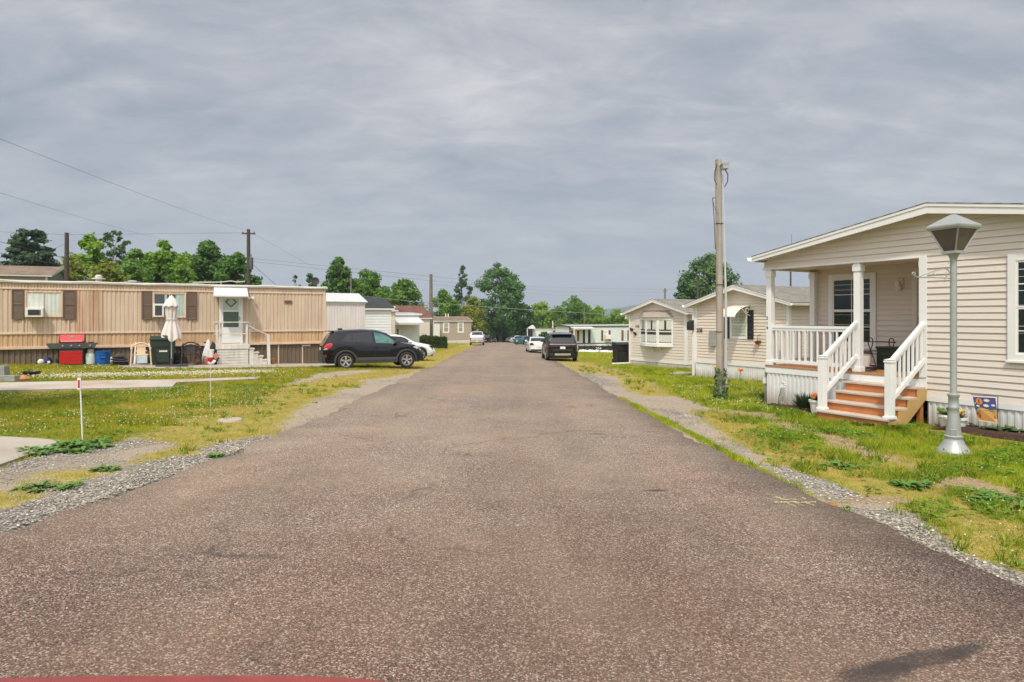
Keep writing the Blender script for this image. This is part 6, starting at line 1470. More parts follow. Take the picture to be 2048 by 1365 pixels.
wheeled_bin('trash_bin', 'black wheeled trash bin at the corner of the bay window home', 1243, 727, 31, 42, M['black_plastic'], 8, False)
def umbrella():
    t, s = yd('patio_umbrella', 'closed off white patio umbrella on a grey foot before the tan home', 'umbrella', 343, 735, None, 29); H = lambda py: (735 - py) * s
    b = MB(); b.tube([(0, 0, .05), (0, 0, H(598))], .024, 10); b.build('pole', M['galv'], t)
    b = MB(); b.box(-28 * s, 29 * s, -.32, .32, -.01, .055); b.lathe([(.06, .05), (.05, .16), (.03, .3), (0, .3)], (0, 0, 0), 14); b.build('base', M['cladding'], t, bevel=.015)
    # folded canopy: pleats gathered at the pole, tied in the middle, flaring below
    n = 48; vs = []; lev = [(595, 3.5, .1), (600, 6, .25), (606, 11, .2), (612, 13, .25), (616, 12.6, .3), (618, 11, .35), (628, 11, .4), (638, 9.5, .4), (641, 8.5, .35), (648, 11, .4), (658, 14.5, .42), (668, 18, .42), (676, 19, .45)]
    for i, (py, r, am) in enumerate(lev):
        for kx in range(n):
            a = 2 * math.pi * kx / n; f = 1 - am + am * abs(math.cos(a * 4 + .35 * i * .2)); low = 0
            if i == len(lev) - 1: low = (.10 * math.cos(a * 4) + .12 * math.sin(a + 2.6)) 
            vs.append((math.cos(a) * r * s * f, math.sin(a) * r * s * f * .8, H(py) - low))
    fs = [(i * n + k_, i * n + (k_ + 1) % n, (i + 1) * n + (k_ + 1) % n, (i + 1) * n + k_) for i in range(len(lev) - 1) for k_ in range(n)] + [tuple(range(n))]
    b = MB(); b.add(vs, fs, True); c = b.build('canopy', M['umbrella'], t, ang=55)
    b = MB(); b.tube([(math.cos(a) * 10.2 * s, math.sin(a) * 8.2 * s, H(641)) for a in np.linspace(0, 6.283, 20)], .016, 6); b.build('tie', M['umbrella'], c)
    b = MB(); vs = []                          # small vent flounce on top
    for i, (py, r) in enumerate(((597, 3), (601, 8), (612, 14.3), (614, 14.6))):
        for kx in range(n): a = 2 * math.pi * kx / n; f = .86 + .14 * abs(math.cos(a * 4)); vs.append((math.cos(a) * r * s * f, math.sin(a) * r * s * f * .85, H(py) + .005 - (.05 * abs(math.sin(a * 4)) if i > 1 else 0)))
    b.add(vs, [(i * n + k_, i * n + (k_ + 1) % n, (i + 1) * n + (k_ + 1) % n, (i + 1) * n + k_) for i in range(3) for k_ in range(n)], True); b.build('vent', M['umbrella'], c, ang=55)
    b = MB(); b.lathe([(.03, H(597)), (.035, H(595)), (.02, H(593)), (0, H(592))], (0, 0, 0), 10); b.build('finial', M['white_plastic'], t)
umbrella()
t, s = yd('pole_stick', 'thin black pole standing just right of the umbrella', 'pole', 362, 730); b = MB(); b.tube([(0, .1, 0), (0, .35, 62 * s)], .018, 7); b.build('shaft', M['black_iron'], t)
t, s = yd('bag', 'dark rubbish bag slumped between umbrella foot and wicker chair', 'bag', 354, 731); b = MB(); b.blob((0, .15, .22), .26, 16, 10, 5, .25, (.9, .8, .95)); b.blob((.05, -.1, .08), .17, 12, 8, 9, .3, (1.3, .9, .5)); b.build('plastic', M['cloth_dark'], t)
t, s = yd('board', 'long white board leaning beside the wooden landing', 'board', 409, 730.5); b = MB(); q = [(-.10, .0), (.10, .0), (.13, .3), (.12, .7), (.07, .98), (.02, 1.06), (-.04, .98), (-.10, .6), (-.13, .3)]; b.prism(q, 'y', .0, .05); b.xf(Matrix.Translation((0, .15, .02)) @ Matrix.Rotation(R(-14), 4, 'X') @ Matrix.Rotation(R(9), 4, 'Y')); b.build('panel', M['white_plastic'], t); b = MB(); b.prism([(-.19, 0), (-.10, 0), (-.05, 1.1), (-.12, 1.1)], 'y', .06, .1); b.xf(Matrix.Translation((0, .15, .02)) @ Matrix.Rotation(R(-14), 4, 'X') @ Matrix.Rotation(R(9), 4, 'Y')); b.build('dark_board', M['cloth_dark'], t)
t, s = yd('clothes_pile', 'jumbled heap of dark and pinkish clothes and toys by the landing', 'clothes', 421, 731.5); b = MB(); b.blob((.12, .12, .62), .17, 14, 9, 8, .3, (.8, .6, 1.5)); b.blob((.2, .05, .25), .16, 12, 8, 2, .3, (.8, .7, 1.5)); b.build('dark_clothes', M['cloth_dark'], t)
b = MB(); b.blob((-.17, -.08, .16), .14, 12, 8, 3, .35, (1, .8, 1.2)); b.blob((.2, -.12, .34), .12, 12, 8, 5, .3, (.9, .6, 1.1)); b.build('pink_clothes', M['cloth_mix'], t); b = MB(); b.blob((.02, -.14, .10), .14, 12, 8, 6, .3, (1.1, .7, .8)); b.lathe([(0, .3), (.09, .3), (.12, .62), (.1, .63), (0, .6)], (.02, -.05, 0), 14); b.build('pale_toys', M['white_plastic'], t)
def landing():
    fr = T1; c0 = gp(438, 731.5); y0 = fr.loc(c0).y; zg = gzf(c0.x, c0.y) - fr.o.z + .03
    t = fthing('wooden_landing', 'weathered white wooden landing with railing and side steps at the tan home door', 'steps', fr)
    ly = lambda px, py: fr.ly(px, py, y0)
    x0, x1 = ly(434, 700)[0], ly(497, 700)[0]; zt = ly(450, 690)[1]; zb = ly(450, 699)[1]
    b = MB(); b.box(x0 - .05, x1 + .03, y0 - .03, -.08, zb, zt); b.build('platform', M['old_wood_white'], t, bevel=.008)
    b = MB(); n = 6
    for i in range(n): z0, z1 = zg - .05 + (zb - zg + .05) * i / n, zg - .05 + (zb - zg + .05) * (i + 1) / n; b.box(x0, x1, y0, -.1, z0, z1 - .03); b.box(x0 + .0, x1, y0 + .02, -.12, z1 - .03, z1)
    b.build('skirt_boards', M['old_wood_white'], t)
    zr = ly(450, 646)[1]
    for x, dx in ((x0 + .04, -.1), (x1 - .06, 0)):
        b = MB(); b.bar((x, y0 + .04, zb - .05), (x + dx * .6, y0 + .04, zr), .09, .09); b.build('post', M['old_wood_white'], t, bevel=.006)
        b = MB(); b.bar((x + .11, y0 + .10, zb), (x + .11, y0 + .10, zr - .02), .06, .06); b.build('post', M['old_wood_white'], t, bevel=.006)
    b = MB(); b.bar((x0 - .15, y0 + .02, zr + .02), (x1 + .02, y0 + .02, zr + .02), .14, .04); b.build('top_rail', M['old_wood_white'], t, bevel=.006); b = MB(); zz = (zr + zt) / 2; b.bar((x0 - .1, y0 + .04, zz), (x1, y0 + .04, zz), .03, .05); b.build('middle_rail', M['old_wood_white'], t)
    b = MB(); xe = ly(535, 700)[0]; ns = 4; st = (xe - x1 - .05) / ns
    for i in range(ns):
        z = zt - (zt - zg) * (i + 1) / (ns + 1); xa = x1 + .03 + i * st
        b = MB(); b.box(xa, xa + st + .05, y0 - .01, -.3, z - .05, z); b.box(xa + st - .02, xa + st, y0, -.3, zg - .05, z - .05); b.box(xa, xa + st - .02, y0 + .015, y0 + .05, zg - .05, z - .10); b.box(xa, xa + st - .02, y0 + .02, y0 + .045, z - .10, z - .05); b.build('step', M['old_wood_white'], t, bevel=.006)
    xp = ly(538, 700)[0]; zp = ly(538, 670)[1]; b = MB(); b.bar((xp, y0 + .02, zg - .1), (xp - .03, y0 + .02, zp), .12, .12); b.build('end_post', M['old_wood_white'], t, bevel=.008)
    b = MB(); b.tube([(x1, y0 + .02, zr - .12), (x1 + (xp - x1) * .35, y0 + .02, zr - .12 - (zr - zp) * .42 + .05), (xp, y0 + .02, zp - .02)], .018, 6); b.build('hand_rope', M['old_wood_white'], t)
landing()
t, s = yd('flower_pot', 'orange clay pot at the foot of the landing end post', 'flower pot', 546, 730.5); b = MB(); b.lathe([(0, 0), (.07, 0), (.10, .2), (.12, .2), (.12, .26), (.1, .26), (.09, .2), (0, .18)], (0, 0, 0), 16); b.build('pot', M['terracotta'], t)
# reflector stakes, lids and blocks on the lawn
def stake(label, bx, by, tx, ty, rp, w, pin=False):
    g = gp(bx, by); s = g.y / F; t = thing('marker_stake', label, 'marker stake', g); H = (by - ty) * s; dx = (tx - bx) * s
    b = MB(); b.tube([(0, 0, -.05), (dx, 0, H)], w, 8); b.build('rod', M['white'] if not pin else M['old_wood_white'], t)
    b = MB()
    if not pin: b.box(dx - .022, dx + .022, -.022, -.010, H - .15, H + .01)
    else: b.lathe([(0, -.012), (.045, -.012), (.05, -.005), (.05, .005), (0, .012)], (dx, -.01, H), 16, 'y')
    b.build('reflector', M['white'] if not pin else M['stake_red'], t)
    if not pin: b = MB(); b.box(dx - .012, dx + .012, -.026, -.0222, H - .13, H - .02); b.build('red_strip', M['stake_red'], t)
stake('white stake with a red rectangular reflector standing in weeds at the lawn edge', 165.5, 882, 160, 757, 0, .009)
stake('thin pale stake with a round red reflector in the middle of the lawn', 421, 817, 421.5, 720, 0, .006, True)
g = gp(460, 843); b = MB(); b.lathe([(0, .045), (.19, .04), (.205, .01), (.205, -.02)], (0, 0, 0), 22); o = b.build('manhole_cover', M['cover'], None, g); tag(o, 'flat rust stained pale utility cover on the gravel beside the lawn', 'utility cover')
g = gp(63, 753); t = thing('tub_lid', 'black round tub lying flat in the grass at the left', 'tub', g); b = MB(); r = 16 * g.y / F; b.lathe([(0, .04), (r * .8, .05), (r * .95, .12), (r * 1.05, .125), (r * 1.05, .15), (r * .98, .15), (r * .8, .08), (0, .07)], (0, 0, 0), 24); b.build('shell', M['black_plastic'], t)
g = gp(46, 763); b = MB(); b.blob((0, 0, .06), .17, 14, 9, 4, .25, (1, .8, .6)); o = b.build('field_stone', M['terracotta'], None, g); o['label'] = 'rounded orange field stone in front of the black tub'; o['category'] = 'stone'
for i, (px, py, w, h, lb) in enumerate(((2, 756, .34, .34, 'upright grey concrete block at the left picture edge'), (14, 763.5, .55, .16, 'low grey concrete block lying in front of the upright block'), (24, 764, .25, .05, 'thin grey paving piece at the end of the low block'))):
    g = gp(px, py); b = MB(); b.box(-w / 2, w / 2, -.1, .1, -.03, h); b.box(-w / 2 + .05, w / 2 - .05, -.104, -.10, h * .3, h * .8); o = b.build('concrete_block', mat('grey_block%d' % i, (.30, .31, .30), .9, var=.25, vs=6, bump=.4), None, g, bevel=.012); tag(o, lb, 'block')
for i, (px, py, lb) in enumerate(((1662, 1012, 'red broken brick lying at the gravel edge of the road'),)):
    g = gp(px, py); b = MB(); b.box(-.06, .06, -.035, .035, -.02, .018); o = b.build('brick', M['brick'], None, g, bevel=.012); o.rotation_euler.z = .35; tag(o, lb, 'brick')

# ------------------------------------------------------------------ utility poles and wires
def util_pole():
    g = gp(1441, 798); s = g.y / F; t = thing('utility_pole', 'bare brown wooden utility pole with a grey conduit and ivy at its foot', 'utility pole', g); H = lambda py: (798 - py) * s; X = lambda px: (px - 1441) * s
    b = MB(); pts = [(X(1441 - 4.5 * (798 - py) / 478), 0, H(py) - (.3 if py == 798 else 0)) for py in (798, 700, 600, 500, 400, 320)]
    b.tube(pts, [7.6 * s, 7.3 * s, 7.0 * s, 6.6 * s, 6.3 * s, 6.1 * s], 16); b.build('shaft', M['pole_wood'], t)
    b = MB(); b.tube([(X(1450.5), -.07, 0), (X(1450), -.07, H(600)), (X(1446.5), -.06, H(440)), (X(1444), -.05, H(350))], [2.6 * s, 2.4 * s, 1.2 * s, 1.1 * s], 8); b.build('conduit', M['conduit'], t)
    b = MB()
    for py in (448, 570, 664): b.tube([(X(1441 - 4 + math.cos(a) * 9.6 - 0) , math.sin(a) * 9.4 * s, H(py)) if False else (X(1438.5) + math.cos(a) * 7.6 * s, math.sin(a) * 7.6 * s, H(py)) for a in np.linspace(0, 6.28, 16)], .008, 5)
    b.build('strap', M['black_iron'], t)
    b = MB(); b.box(X(1438.5), X(1450), -.30, -.10, H(343), H(333)); b.prism([(X(1437.5), H(333)), (X(1451), H(333)), (X(1450), H(330.5)), (X(1438.5), H(330.5))], 'y', -.31, -.09); b.build('junction_box', M['galv'], t, bevel=.01)
    b = MB(); b.tube([(X(1433), -.05, H(328)), (X(1427.5), -.08, H(345)), (X(1427), -.08, H(362)), (X(1431), -.1, H(372))], .012, 6); b.tube([(X(1446), -.12, H(340)), (X(1452), -.14, H(352)), (X(1451.5), -.14, H(366)), (X(1446), -.12, H(376))], .014, 6)
    b.tube([(X(1425), .0, H(396)), (X(1426), -.1, H(440)), (X(1428), -.1, H(500))], .010, 6); b.tube([(X(1425), 0, H(396)), (X(1434), 0, H(397))], .010, 5)
    b.tube([(X(1425), .0, H(400)), (X(1431), -.09, H(430))], .007, 5); b.build('cable', M['wire'], t)
    b = MB(); rnd = random.Random(11); bb = []
    for i in range(340):
        z = H(798) + (rnd.random() ** 1.7) * H(738); a = rnd.uniform(0, 6.28); q = (10.5 + 5 * rnd.random() * (1 - z / 1.)) * s; c = Vector((math.cos(a) * q + X(1440 + 2), math.sin(a) * q, z)); n = Vector((math.cos(a), math.sin(a), rnd.uniform(-.2, .9))).normalized(); u = n.orthogonal().normalized(); v = n.cross(u); l = rnd.uniform(.025, .05)
        th = rnd.uniform(0, 6.28); p = u * math.cos(th) + v * math.sin(th); w_ = n.cross(p)
        b.add([c - p * l, c + w_ * l * .8 + n * .01, c + p * l, c - w_ * l * .8 + n * .01], [(0, 1, 2, 3)])
    b.build('ivy', M['weed_dark'], t)
    return t, H, X, g
up, upH, upX, upg = util_pole()
def simple_pole(label, X_, Y_, pyt, r, m, arms=()):
    z = gzf(X_, Y_); zt = CAMZ + (HOR - pyt) / F * Y_; t = thing('utility_pole', label, 'utility pole', (X_, Y_, z), 0, 'wooden utility poles')
    b = MB(); b.tube([(0, 0, -.4), (0, 0, (zt - z) * .5), (0, 0, zt - z)], [r * 1.2, r * 1.05, r * .85], 10); b.build('shaft', m, t)
    for dz, L in arms: b = MB(); b.bar((-L, -.1, zt - z - dz), (L, .1, zt - z - dz), .1, .1); [b.lathe([(.03, 0), (.05, .05), (.02, .12), (0, .12)], (q, 0, zt - z - dz + .05), 8) for q in (-L * .9, L * .9)]; b.build('crossarm', m, t)
    return t
px_at = lambda px, Y_: (px - CX) / F * Y_
P1 = simple_pole('dark wooden utility pole in front of the light trees at far left', px_at(133.5, 44), 44, 466, .15, M['pole_dark'])
P2 = simple_pole('tall dark utility pole with a short crossarm behind the tan home door', px_at(497, 52), 52, 459, .15, M['pole_dark'], ((.35, .5),))
b = MB(); b.lathe([(0, 0), (.16, .02), (.17, .9), (.14, .98), (0, 1.)], (.25, -.1, (CAMZ + (HOR - 540) / F * 52) - gzf(px_at(497, 52), 52)), 12); b.lathe([(.02, 1.), (.04, 1.1), (.02, 1.25), (0, 1.25)], (.25, -.1, (CAMZ + (HOR - 540) / F * 52) - gzf(px_at(497, 52), 52)), 8); b.build('transformer', M['grey_dark'], P2)
P3 = simple_pole('bare grey wooden pole rising behind the hedge', px_at(862, 70), 70, 549, .19, M['pole_grey'])
P4 = simple_pole('far utility pole just left of the bay window home roof', px_at(1330, 120), 120, 577, .17, M['pole_grey'], ((.5, .4),))
P5 = simple_pole('dark pole in front of the big tree behind the beige homes', px_at(1395.5, 75), 75, 558, .16, M['pole_dark'])
P6 = simple_pole('slim dark pole seen between the porch posts', px_at(1581, 60), 60, 541, .07, M['pole_dark'])
P7 = simple_pole('pale short pole overgrown at the end of the road', px_at(990.5, 150), 150, 630, .2, M['white'])
P8 = simple_pole('slim pale pole behind the pale white home', px_at(1168.5, 120), 120, 612, .10, M['pole_grey'])
P9 = simple_pole('short white pipe behind the small far white home', px_at(1105.5, 130), 130, 642, .12, M['white'])
P10 = simple_pole('slim dark pole between two trees beyond the pinkish home', px_at(702, 75), 75, 548, .10, M['pole_grey'])
def wire(label, pts, r=.012, m=None, sag=0.):
    """pts: (px, py, distance)"""
    W = [at(*p) for p in pts]; out = []
    for a, b_ in zip(W[:-1], W[1:]):
        n = 14
        for i in range(n + (b_ is W[-1])): q = i / n; p = a.lerp(b_, q); p.z -= sag * 4 * q * (1 - q); out.append(p)
    b = MB(); b.tube(out, r, 5); o = b.build('overhead_wire', m or M['wire'])
    return tag(o, label, 'wire', 'overhead wires')
wire('long thin wire sagging from the upper left edge to the tall crossarm pole', [(-60, 252, 18), (0, 278, 20), (497, 463, 52)], .006, sag=.15)
wire('second thin wire from the left edge running under the first one', [(-60, 371, 24), (0, 386, 26), (330, 480, 62)], .006, sag=.1)
wire('thick black cable crossing in front of the conifer at the left edge', [(-40, 476, 34), (0, 484, 36), (134, 518, 44), (380, 556, 62)], .014)
wire('thick black lower cable from the left edge to the first dark pole', [(-40, 500, 34), (0, 507, 36), (134, 533, 44), (250, 556, 52)], .016)
wire('short service wire rising to the first dark pole from the conifer', [(60, 520, 40), (105, 500, 42), (133, 486, 44)], .010)
wire('wire running level from the first dark pole to the crossarm pole', [(0, 464, 40), (134, 470, 44), (497, 466, 52)], .008)
wire('service wire dropping steeply right from the crossarm pole', [(500, 525, 52), (552, 570, 58)], .016)
wire('thin wire falling slowly from the crossarm pole towards the pinkish home', [(500, 464, 52), (640, 542, 72)], .007)
wire('upper long distance wire from the crossarm pole across the middle trees', [(500, 517, 52), (862, 553, 70), (1060, 574, 110), (1330, 580, 120)], .010)
wire('lower long distance wire from the crossarm pole across the middle trees', [(500, 523, 52), (862, 562, 70), (1100, 583, 110), (1330, 586, 120)], .010)
wire('faint middle distance wire between bare grey pole and far pole', [(862, 569, 70), (1100, 590, 110), (1330, 592, 120)], .007)
wire('pale greenish cable crossing low over the road between the homes', [(690, 588, 44), (862, 606, 55), (1180, 627, 62), (1258, 631, 64)], .018, M['wire_pale'], .05)
wire('thin wire climbing from the far pole to the right behind the big tree', [(1330, 580, 120), (1420, 575, 110), (1500, 571, 100)], .010)
g = at(1583, 480, 40); b = MB(); b.tube([(0, 0, -3.), (0, 0, .35)], .012, 5); tag(b.build('radio_mast', M['pole_grey'], None, g), 'very thin mast rising behind the porch roof of the big beige home', 'mast')

# ------------------------------------------------------------------ cars
def interp(T, x): 
    xs_, ys_ = zip(*T); return float(np.interp(x, xs_, ys_))
def smooth_tab(T, n=160, k_=3):
    xs_, ys_ = zip(*T); X_ = np.linspace(xs_[0], xs_[-1], n); Y_ = np.interp(X_, xs_, ys_)
    for _ in range(k_): Y_[1:-1] = (Y_[:-2] + Y_[1:-1] * 2 + Y_[2:]) / 4
    return list(zip(X_, Y_))
def car(name, label, pos, deg, S, paint, group='parked cars'):
    """local x forward (front at +L/2), y to its left, z up; ground at z=0"""
    t = thing(name, label, S.get('cat', 'car'), pos, R(deg), group)
    L, W = S['L'], S['W']; top = smooth_tab(S['top']); belt = smooth_tab(S['belt']); bot = S.get('bot', .24); wr_, ra = S['wr'], S['wr'] + .065; ax_f, ax_r = S['axles']
    plan = smooth_tab(S.get('plan') or [(-L / 2, .80), (-L / 2 + .12, .90), (-L / 2 + .5, .98), (-.3, 1.), (.6, 1.), (L / 2 - .7, .96), (L / 2 - .25, .84), (L / 2, .62)])
    tum = S.get('tum', .34)
    def sec(x):
        zt = interp(top, x); zb = min(interp(belt, x), zt - .02); w = W / 2 * interp(plan, x); z0 = bot + S.get('ramp', .0) * 0
        e = min(x + L / 2, L / 2 - x); z0 = bot + max(0, .10 - e * .25)
        for c in (ax_f, ax_r):
            if abs(x - c) < ra: z0 = max(z0, wr_ + math.sqrt(ra * ra - (x - c) ** 2))
        z0 = min(z0, zb - .1)
        gh = zt - zb; ws = w * .955; wr2 = max(ws - gh * tum, ws * .5) if gh > .06 else ws * .93
        ew = max(zt - min(.055, gh * .5), zb + .004)
        return [(w * .93, z0), (w * .985, z0 + (zb - z0) * .22), (w, z0 + (zb - z0) * .55), (w * .99, z0 + (zb - z0) * .86), (ws, zb), (wr2, ew), (wr2 * .86, zt - .012 - gh * .02), (wr2 * .5, zt), (0, zt + .006)], zb, wr2, ws, ew
    xs_ = sorted(set(list(np.linspace(-L / 2, L / 2, 64)) + [c + ra * q for c in (ax_f, ax_r) for q in np.sin(np.linspace(-math.pi / 2, math.pi / 2, 15))]))
    V, Fc = [], []
    for x in xs_:
        s_, *_r = sec(x); full = [(y, z) for y, z in s_] + [(-y, z) for y, z in s_[-2::-1]]
        V += [(x, y, z) for y, z in full]
    n = 17
    for i in range(len(xs_) - 1):
        for j in range(n - 1): Fc.append((i * n + j, i * n + j + 1, (i + 1) * n + j + 1, (i + 1) * n + j))
    b = MB(); b.add(V, Fc, True); b.add(V[:n], [tuple(range(n))], False); b.add(V[-n:], [tuple(range(n - 1, -1, -1))], False)
    b.build('body', paint, t, ang=38)
    u = MB(); u.box(-L / 2 + .15, L / 2 - .2, -W / 2 + .20, W / 2 - .20, bot - .02, bot + .55); u.build('underbody', M['black_plastic'], t)
    def side(x, z):
        s_, zb, w2, ws, ew = sec(x)
        if z > zb: return ws + (w2 - ws) * (z - zb) / max(ew - zb, .01)
        pts = s_[:5]; return float(np.interp(z, [p[1] for p in pts], [p[0] for p in pts]))
    def sidepoly(nm, pts, m, par, off=.008, both=True):
        out = []; za, zb_ = min(p[1] for p in pts), max(p[1] for p in pts); nr, nc = 8, 12; rows = []
        for i in range(nr + 1):
            z = za + (zb_ - za) * min(max(i / nr, .002), .998); xs2 = []
            for (xa, z1), (xb, z2) in zip(pts, pts[1:] + pts[:1]):
                if (z1 - z) * (z2 - z) <= 0 and z1 != z2: xs2.append(xa + (xb - xa) * (z - z1) / (z2 - z1))
            rows.append((z, min(xs2), max(xs2)))
        for sg in ((1, -1) if both else (-1,)):
            q = MB(); vs = []
            for z, xa, xb in rows:
                for j in range(nc + 1): x = xa + (xb - xa) * j / nc; vs.append((x, sg * (side(x, z) + off), z))
            q.add(vs, [(i * (nc + 1) + j, i * (nc + 1) + j + 1, (i + 1) * (nc + 1) + j + 1, (i + 1) * (nc + 1) + j) for i in range(nr) for j in range(nc)], True); out.append(q.build(nm, m, par))
        return out
    for pts, m in S['side_glass']: sidepoly('side_window', pts, m, t)
    def topglass(nm, xa, xb, m, inset=.09, off=.010):
        q = MB(); nx_, ny_ = 6, 8; vs = []
        for i in range(nx_ + 1):
            x = xa + (xb - xa) * i / nx_; s_, zb, w2, ws, ew = sec(x); zt = interp(top, x); sl = (interp(top, x + .03) - interp(top, x - .03)) / .06; nv = Vector((-sl, 0, 1)).normalized() * off
            for j in range(ny_ + 1):
                f = -1 + 2 * j / ny_; y = f * (w2 - inset); z = float(np.interp(abs(y), [0, w2 * .5, w2 * .86, w2], [zt + .006, zt, s_[6][1], ew]))
                vs.append(Vector((x, y, z)) + nv)
        q.add(vs, [(i * (ny_ + 1) + j, i * (ny_ + 1) + j + 1, (i + 1) * (ny_ + 1) + j + 1, (i + 1) * (ny_ + 1) + j) for i in range(nx_) for j in range(ny_)], True)
        return q.build(nm, m, t)
    topglass('windscreen', *S['ws'], M['car_glass']); topglass('rear_window', *S['rw'], M['car_glass'])
    for c in (ax_f, ax_r):
        for sg in (1, -1):
            y = sg * (W / 2 - .125)
            q = MB(); q.lathe([(wr_ * .62, -.10), (wr_ * .86, -.112), (wr_ * .97, -.085), (wr_, -.04), (wr_, .04), (wr_ * .97, .085), (wr_ * .86, .112), (wr_ * .62, .10)], (c, y, wr_), 28, 'y'); wl = q.build('wheel', M['tyre'], t)
            q = MB(); q.lathe([(wr_ * .64, sg * .1), (wr_ * .66, sg * .105), (wr_ * .60, sg * .104), (wr_ * .57, sg * .07), (wr_ * .57, -sg * .08)], (c, y, wr_), 26, 'y')
            for i in range(5):
                a = i * 2 * math.pi / 5 + .3
                for da in (-.13, .13): q.bar((c + math.cos(a + da * .5) * wr_ * .1, y + sg * .085, wr_ + math.sin(a + da * .5) * wr_ * .1), (c + math.cos(a + da) * wr_ * .6, y + sg * .095, wr_ + math.sin(a + da) * wr_ * .6), .035, .035, up=(0, 1, 0))
            q.lathe([(0, sg * .105), (wr_ * .16, sg * .10), (wr_ * .17, sg * .07)], (c, y, wr_), 14, 'y'); q.build('rim', M['alloy'], wl)
            q = MB(); q.lathe([(0, 0), (wr_ * .6, 0)], (c, y + sg * .045, wr_), 20, 'y'); q.build('brake', M['grey_dark'], wl)
    if S.get('clad'):
        for sg in (1, -1):
            for c in (ax_f, ax_r):
                q = MB(); n2 = 22; vs = []
                for i in range(n2 + 1):
                    a = math.pi * (-.06 + 1.12 * i / n2)
                    for rr, o in ((ra - .015, .0), (ra - .005, .014), (ra + .055, .014), (ra + .065, .004)):
                        x = c - math.cos(a) * rr; z = max(wr_ + math.sin(a) * rr, bot); xx = min(max(x, -L / 2 + .02), L / 2 - .02); vs.append((x, sg * (W / 2 * interp(plan, xx) * .992 + o), z))
                q.add(vs, [(i * 4 + j, i * 4 + j + 1, i * 4 + j + 5, i * 4 + j + 4) for i in range(n2) for j in range(3)], True); q.build('wheel_arch', M['cladding'], t)
            q = MB(); xa, xb = ax_r + ra + .03, ax_f - ra - .03; q.add([(xa, sg * (W / 2 * .985), bot - .02), (xb, sg * (W / 2 * .985), bot - .02), (xb, sg * (W / 2 + .006), bot + .12), (xa, sg * (W / 2 + .006), bot + .12), (xb, sg * (W / 2 * .99), bot + .22), (xa, sg * (W / 2 * .99), bot + .22)], [(0, 1, 2, 3), (3, 2, 4, 5)]); q.build('rocker_panel', M['cladding'], t)
    for nm, pts, m in S.get('rear', []):                              # panels on the tail, given as (y, z) outlines
        for sg in ((1, -1) if pts[0][0] > .01 and min(p[0] for p in pts) > 0 else (1,)):
            q = MB(); q.prism([(sg * y, z) for y, z in pts], 'x', -L / 2 - .03, -L / 2 + .10); q.build(nm, m, t, bevel=.008)
    for nm, pts, m in S.get('side', []): sidepoly(nm, pts, m, t, .010)
    for x, z in S.get('handles', []):
        for sg in (1, -1): q = MB(); y = side(x, z); q.box(x - .09, x + .09, sg * y - .005, sg * y + .005 + sg * .03, z - .015, z + .015); q.build('door_handle', paint, t, bevel=.008)
    for x in S.get('seams', []):
        q = MB(); pts = [(x, z) for z in np.linspace(bot + .26, interp(belt, x) - .03, 6)]
        for sg in (1, -1):
            q = MB(); q.tube([(x, sg * (side(x, z) + .001), z) for x, z in pts], .005, 4); q.build('door_seam', M['black_plastic'], t)
    if 'mirror' in S:
        x, z = S['mirror']
        for sg in (1, -1): q = MB(); y = sg * (side(x, z) + .11); q.blob((x, y, z + .03), .11, 12, 8, 1, .05, (.7, 1., .75)); q.bar((x, sg * side(x, z), z - .02), (x, y, z), .05, .04); q.build('mirror', S.get('mirror_mat', paint), t)
    for (nm, x0, x1, y0, y1, z0, z1, m) in S.get('boxes', []):
        q = MB(); q.box(x0, x1, y0, y1, z0, z1); q.build(nm, m, t, bevel=.012)
    return t
G, GT = M['car_glass'], M['car_glass_lookthrough']
def plate(L, z, m=None): return ('licence_plate', -L / 2 - .045, -L / 2 - .028, -.155, .155, z, z + .15, m or M['white_plastic'])
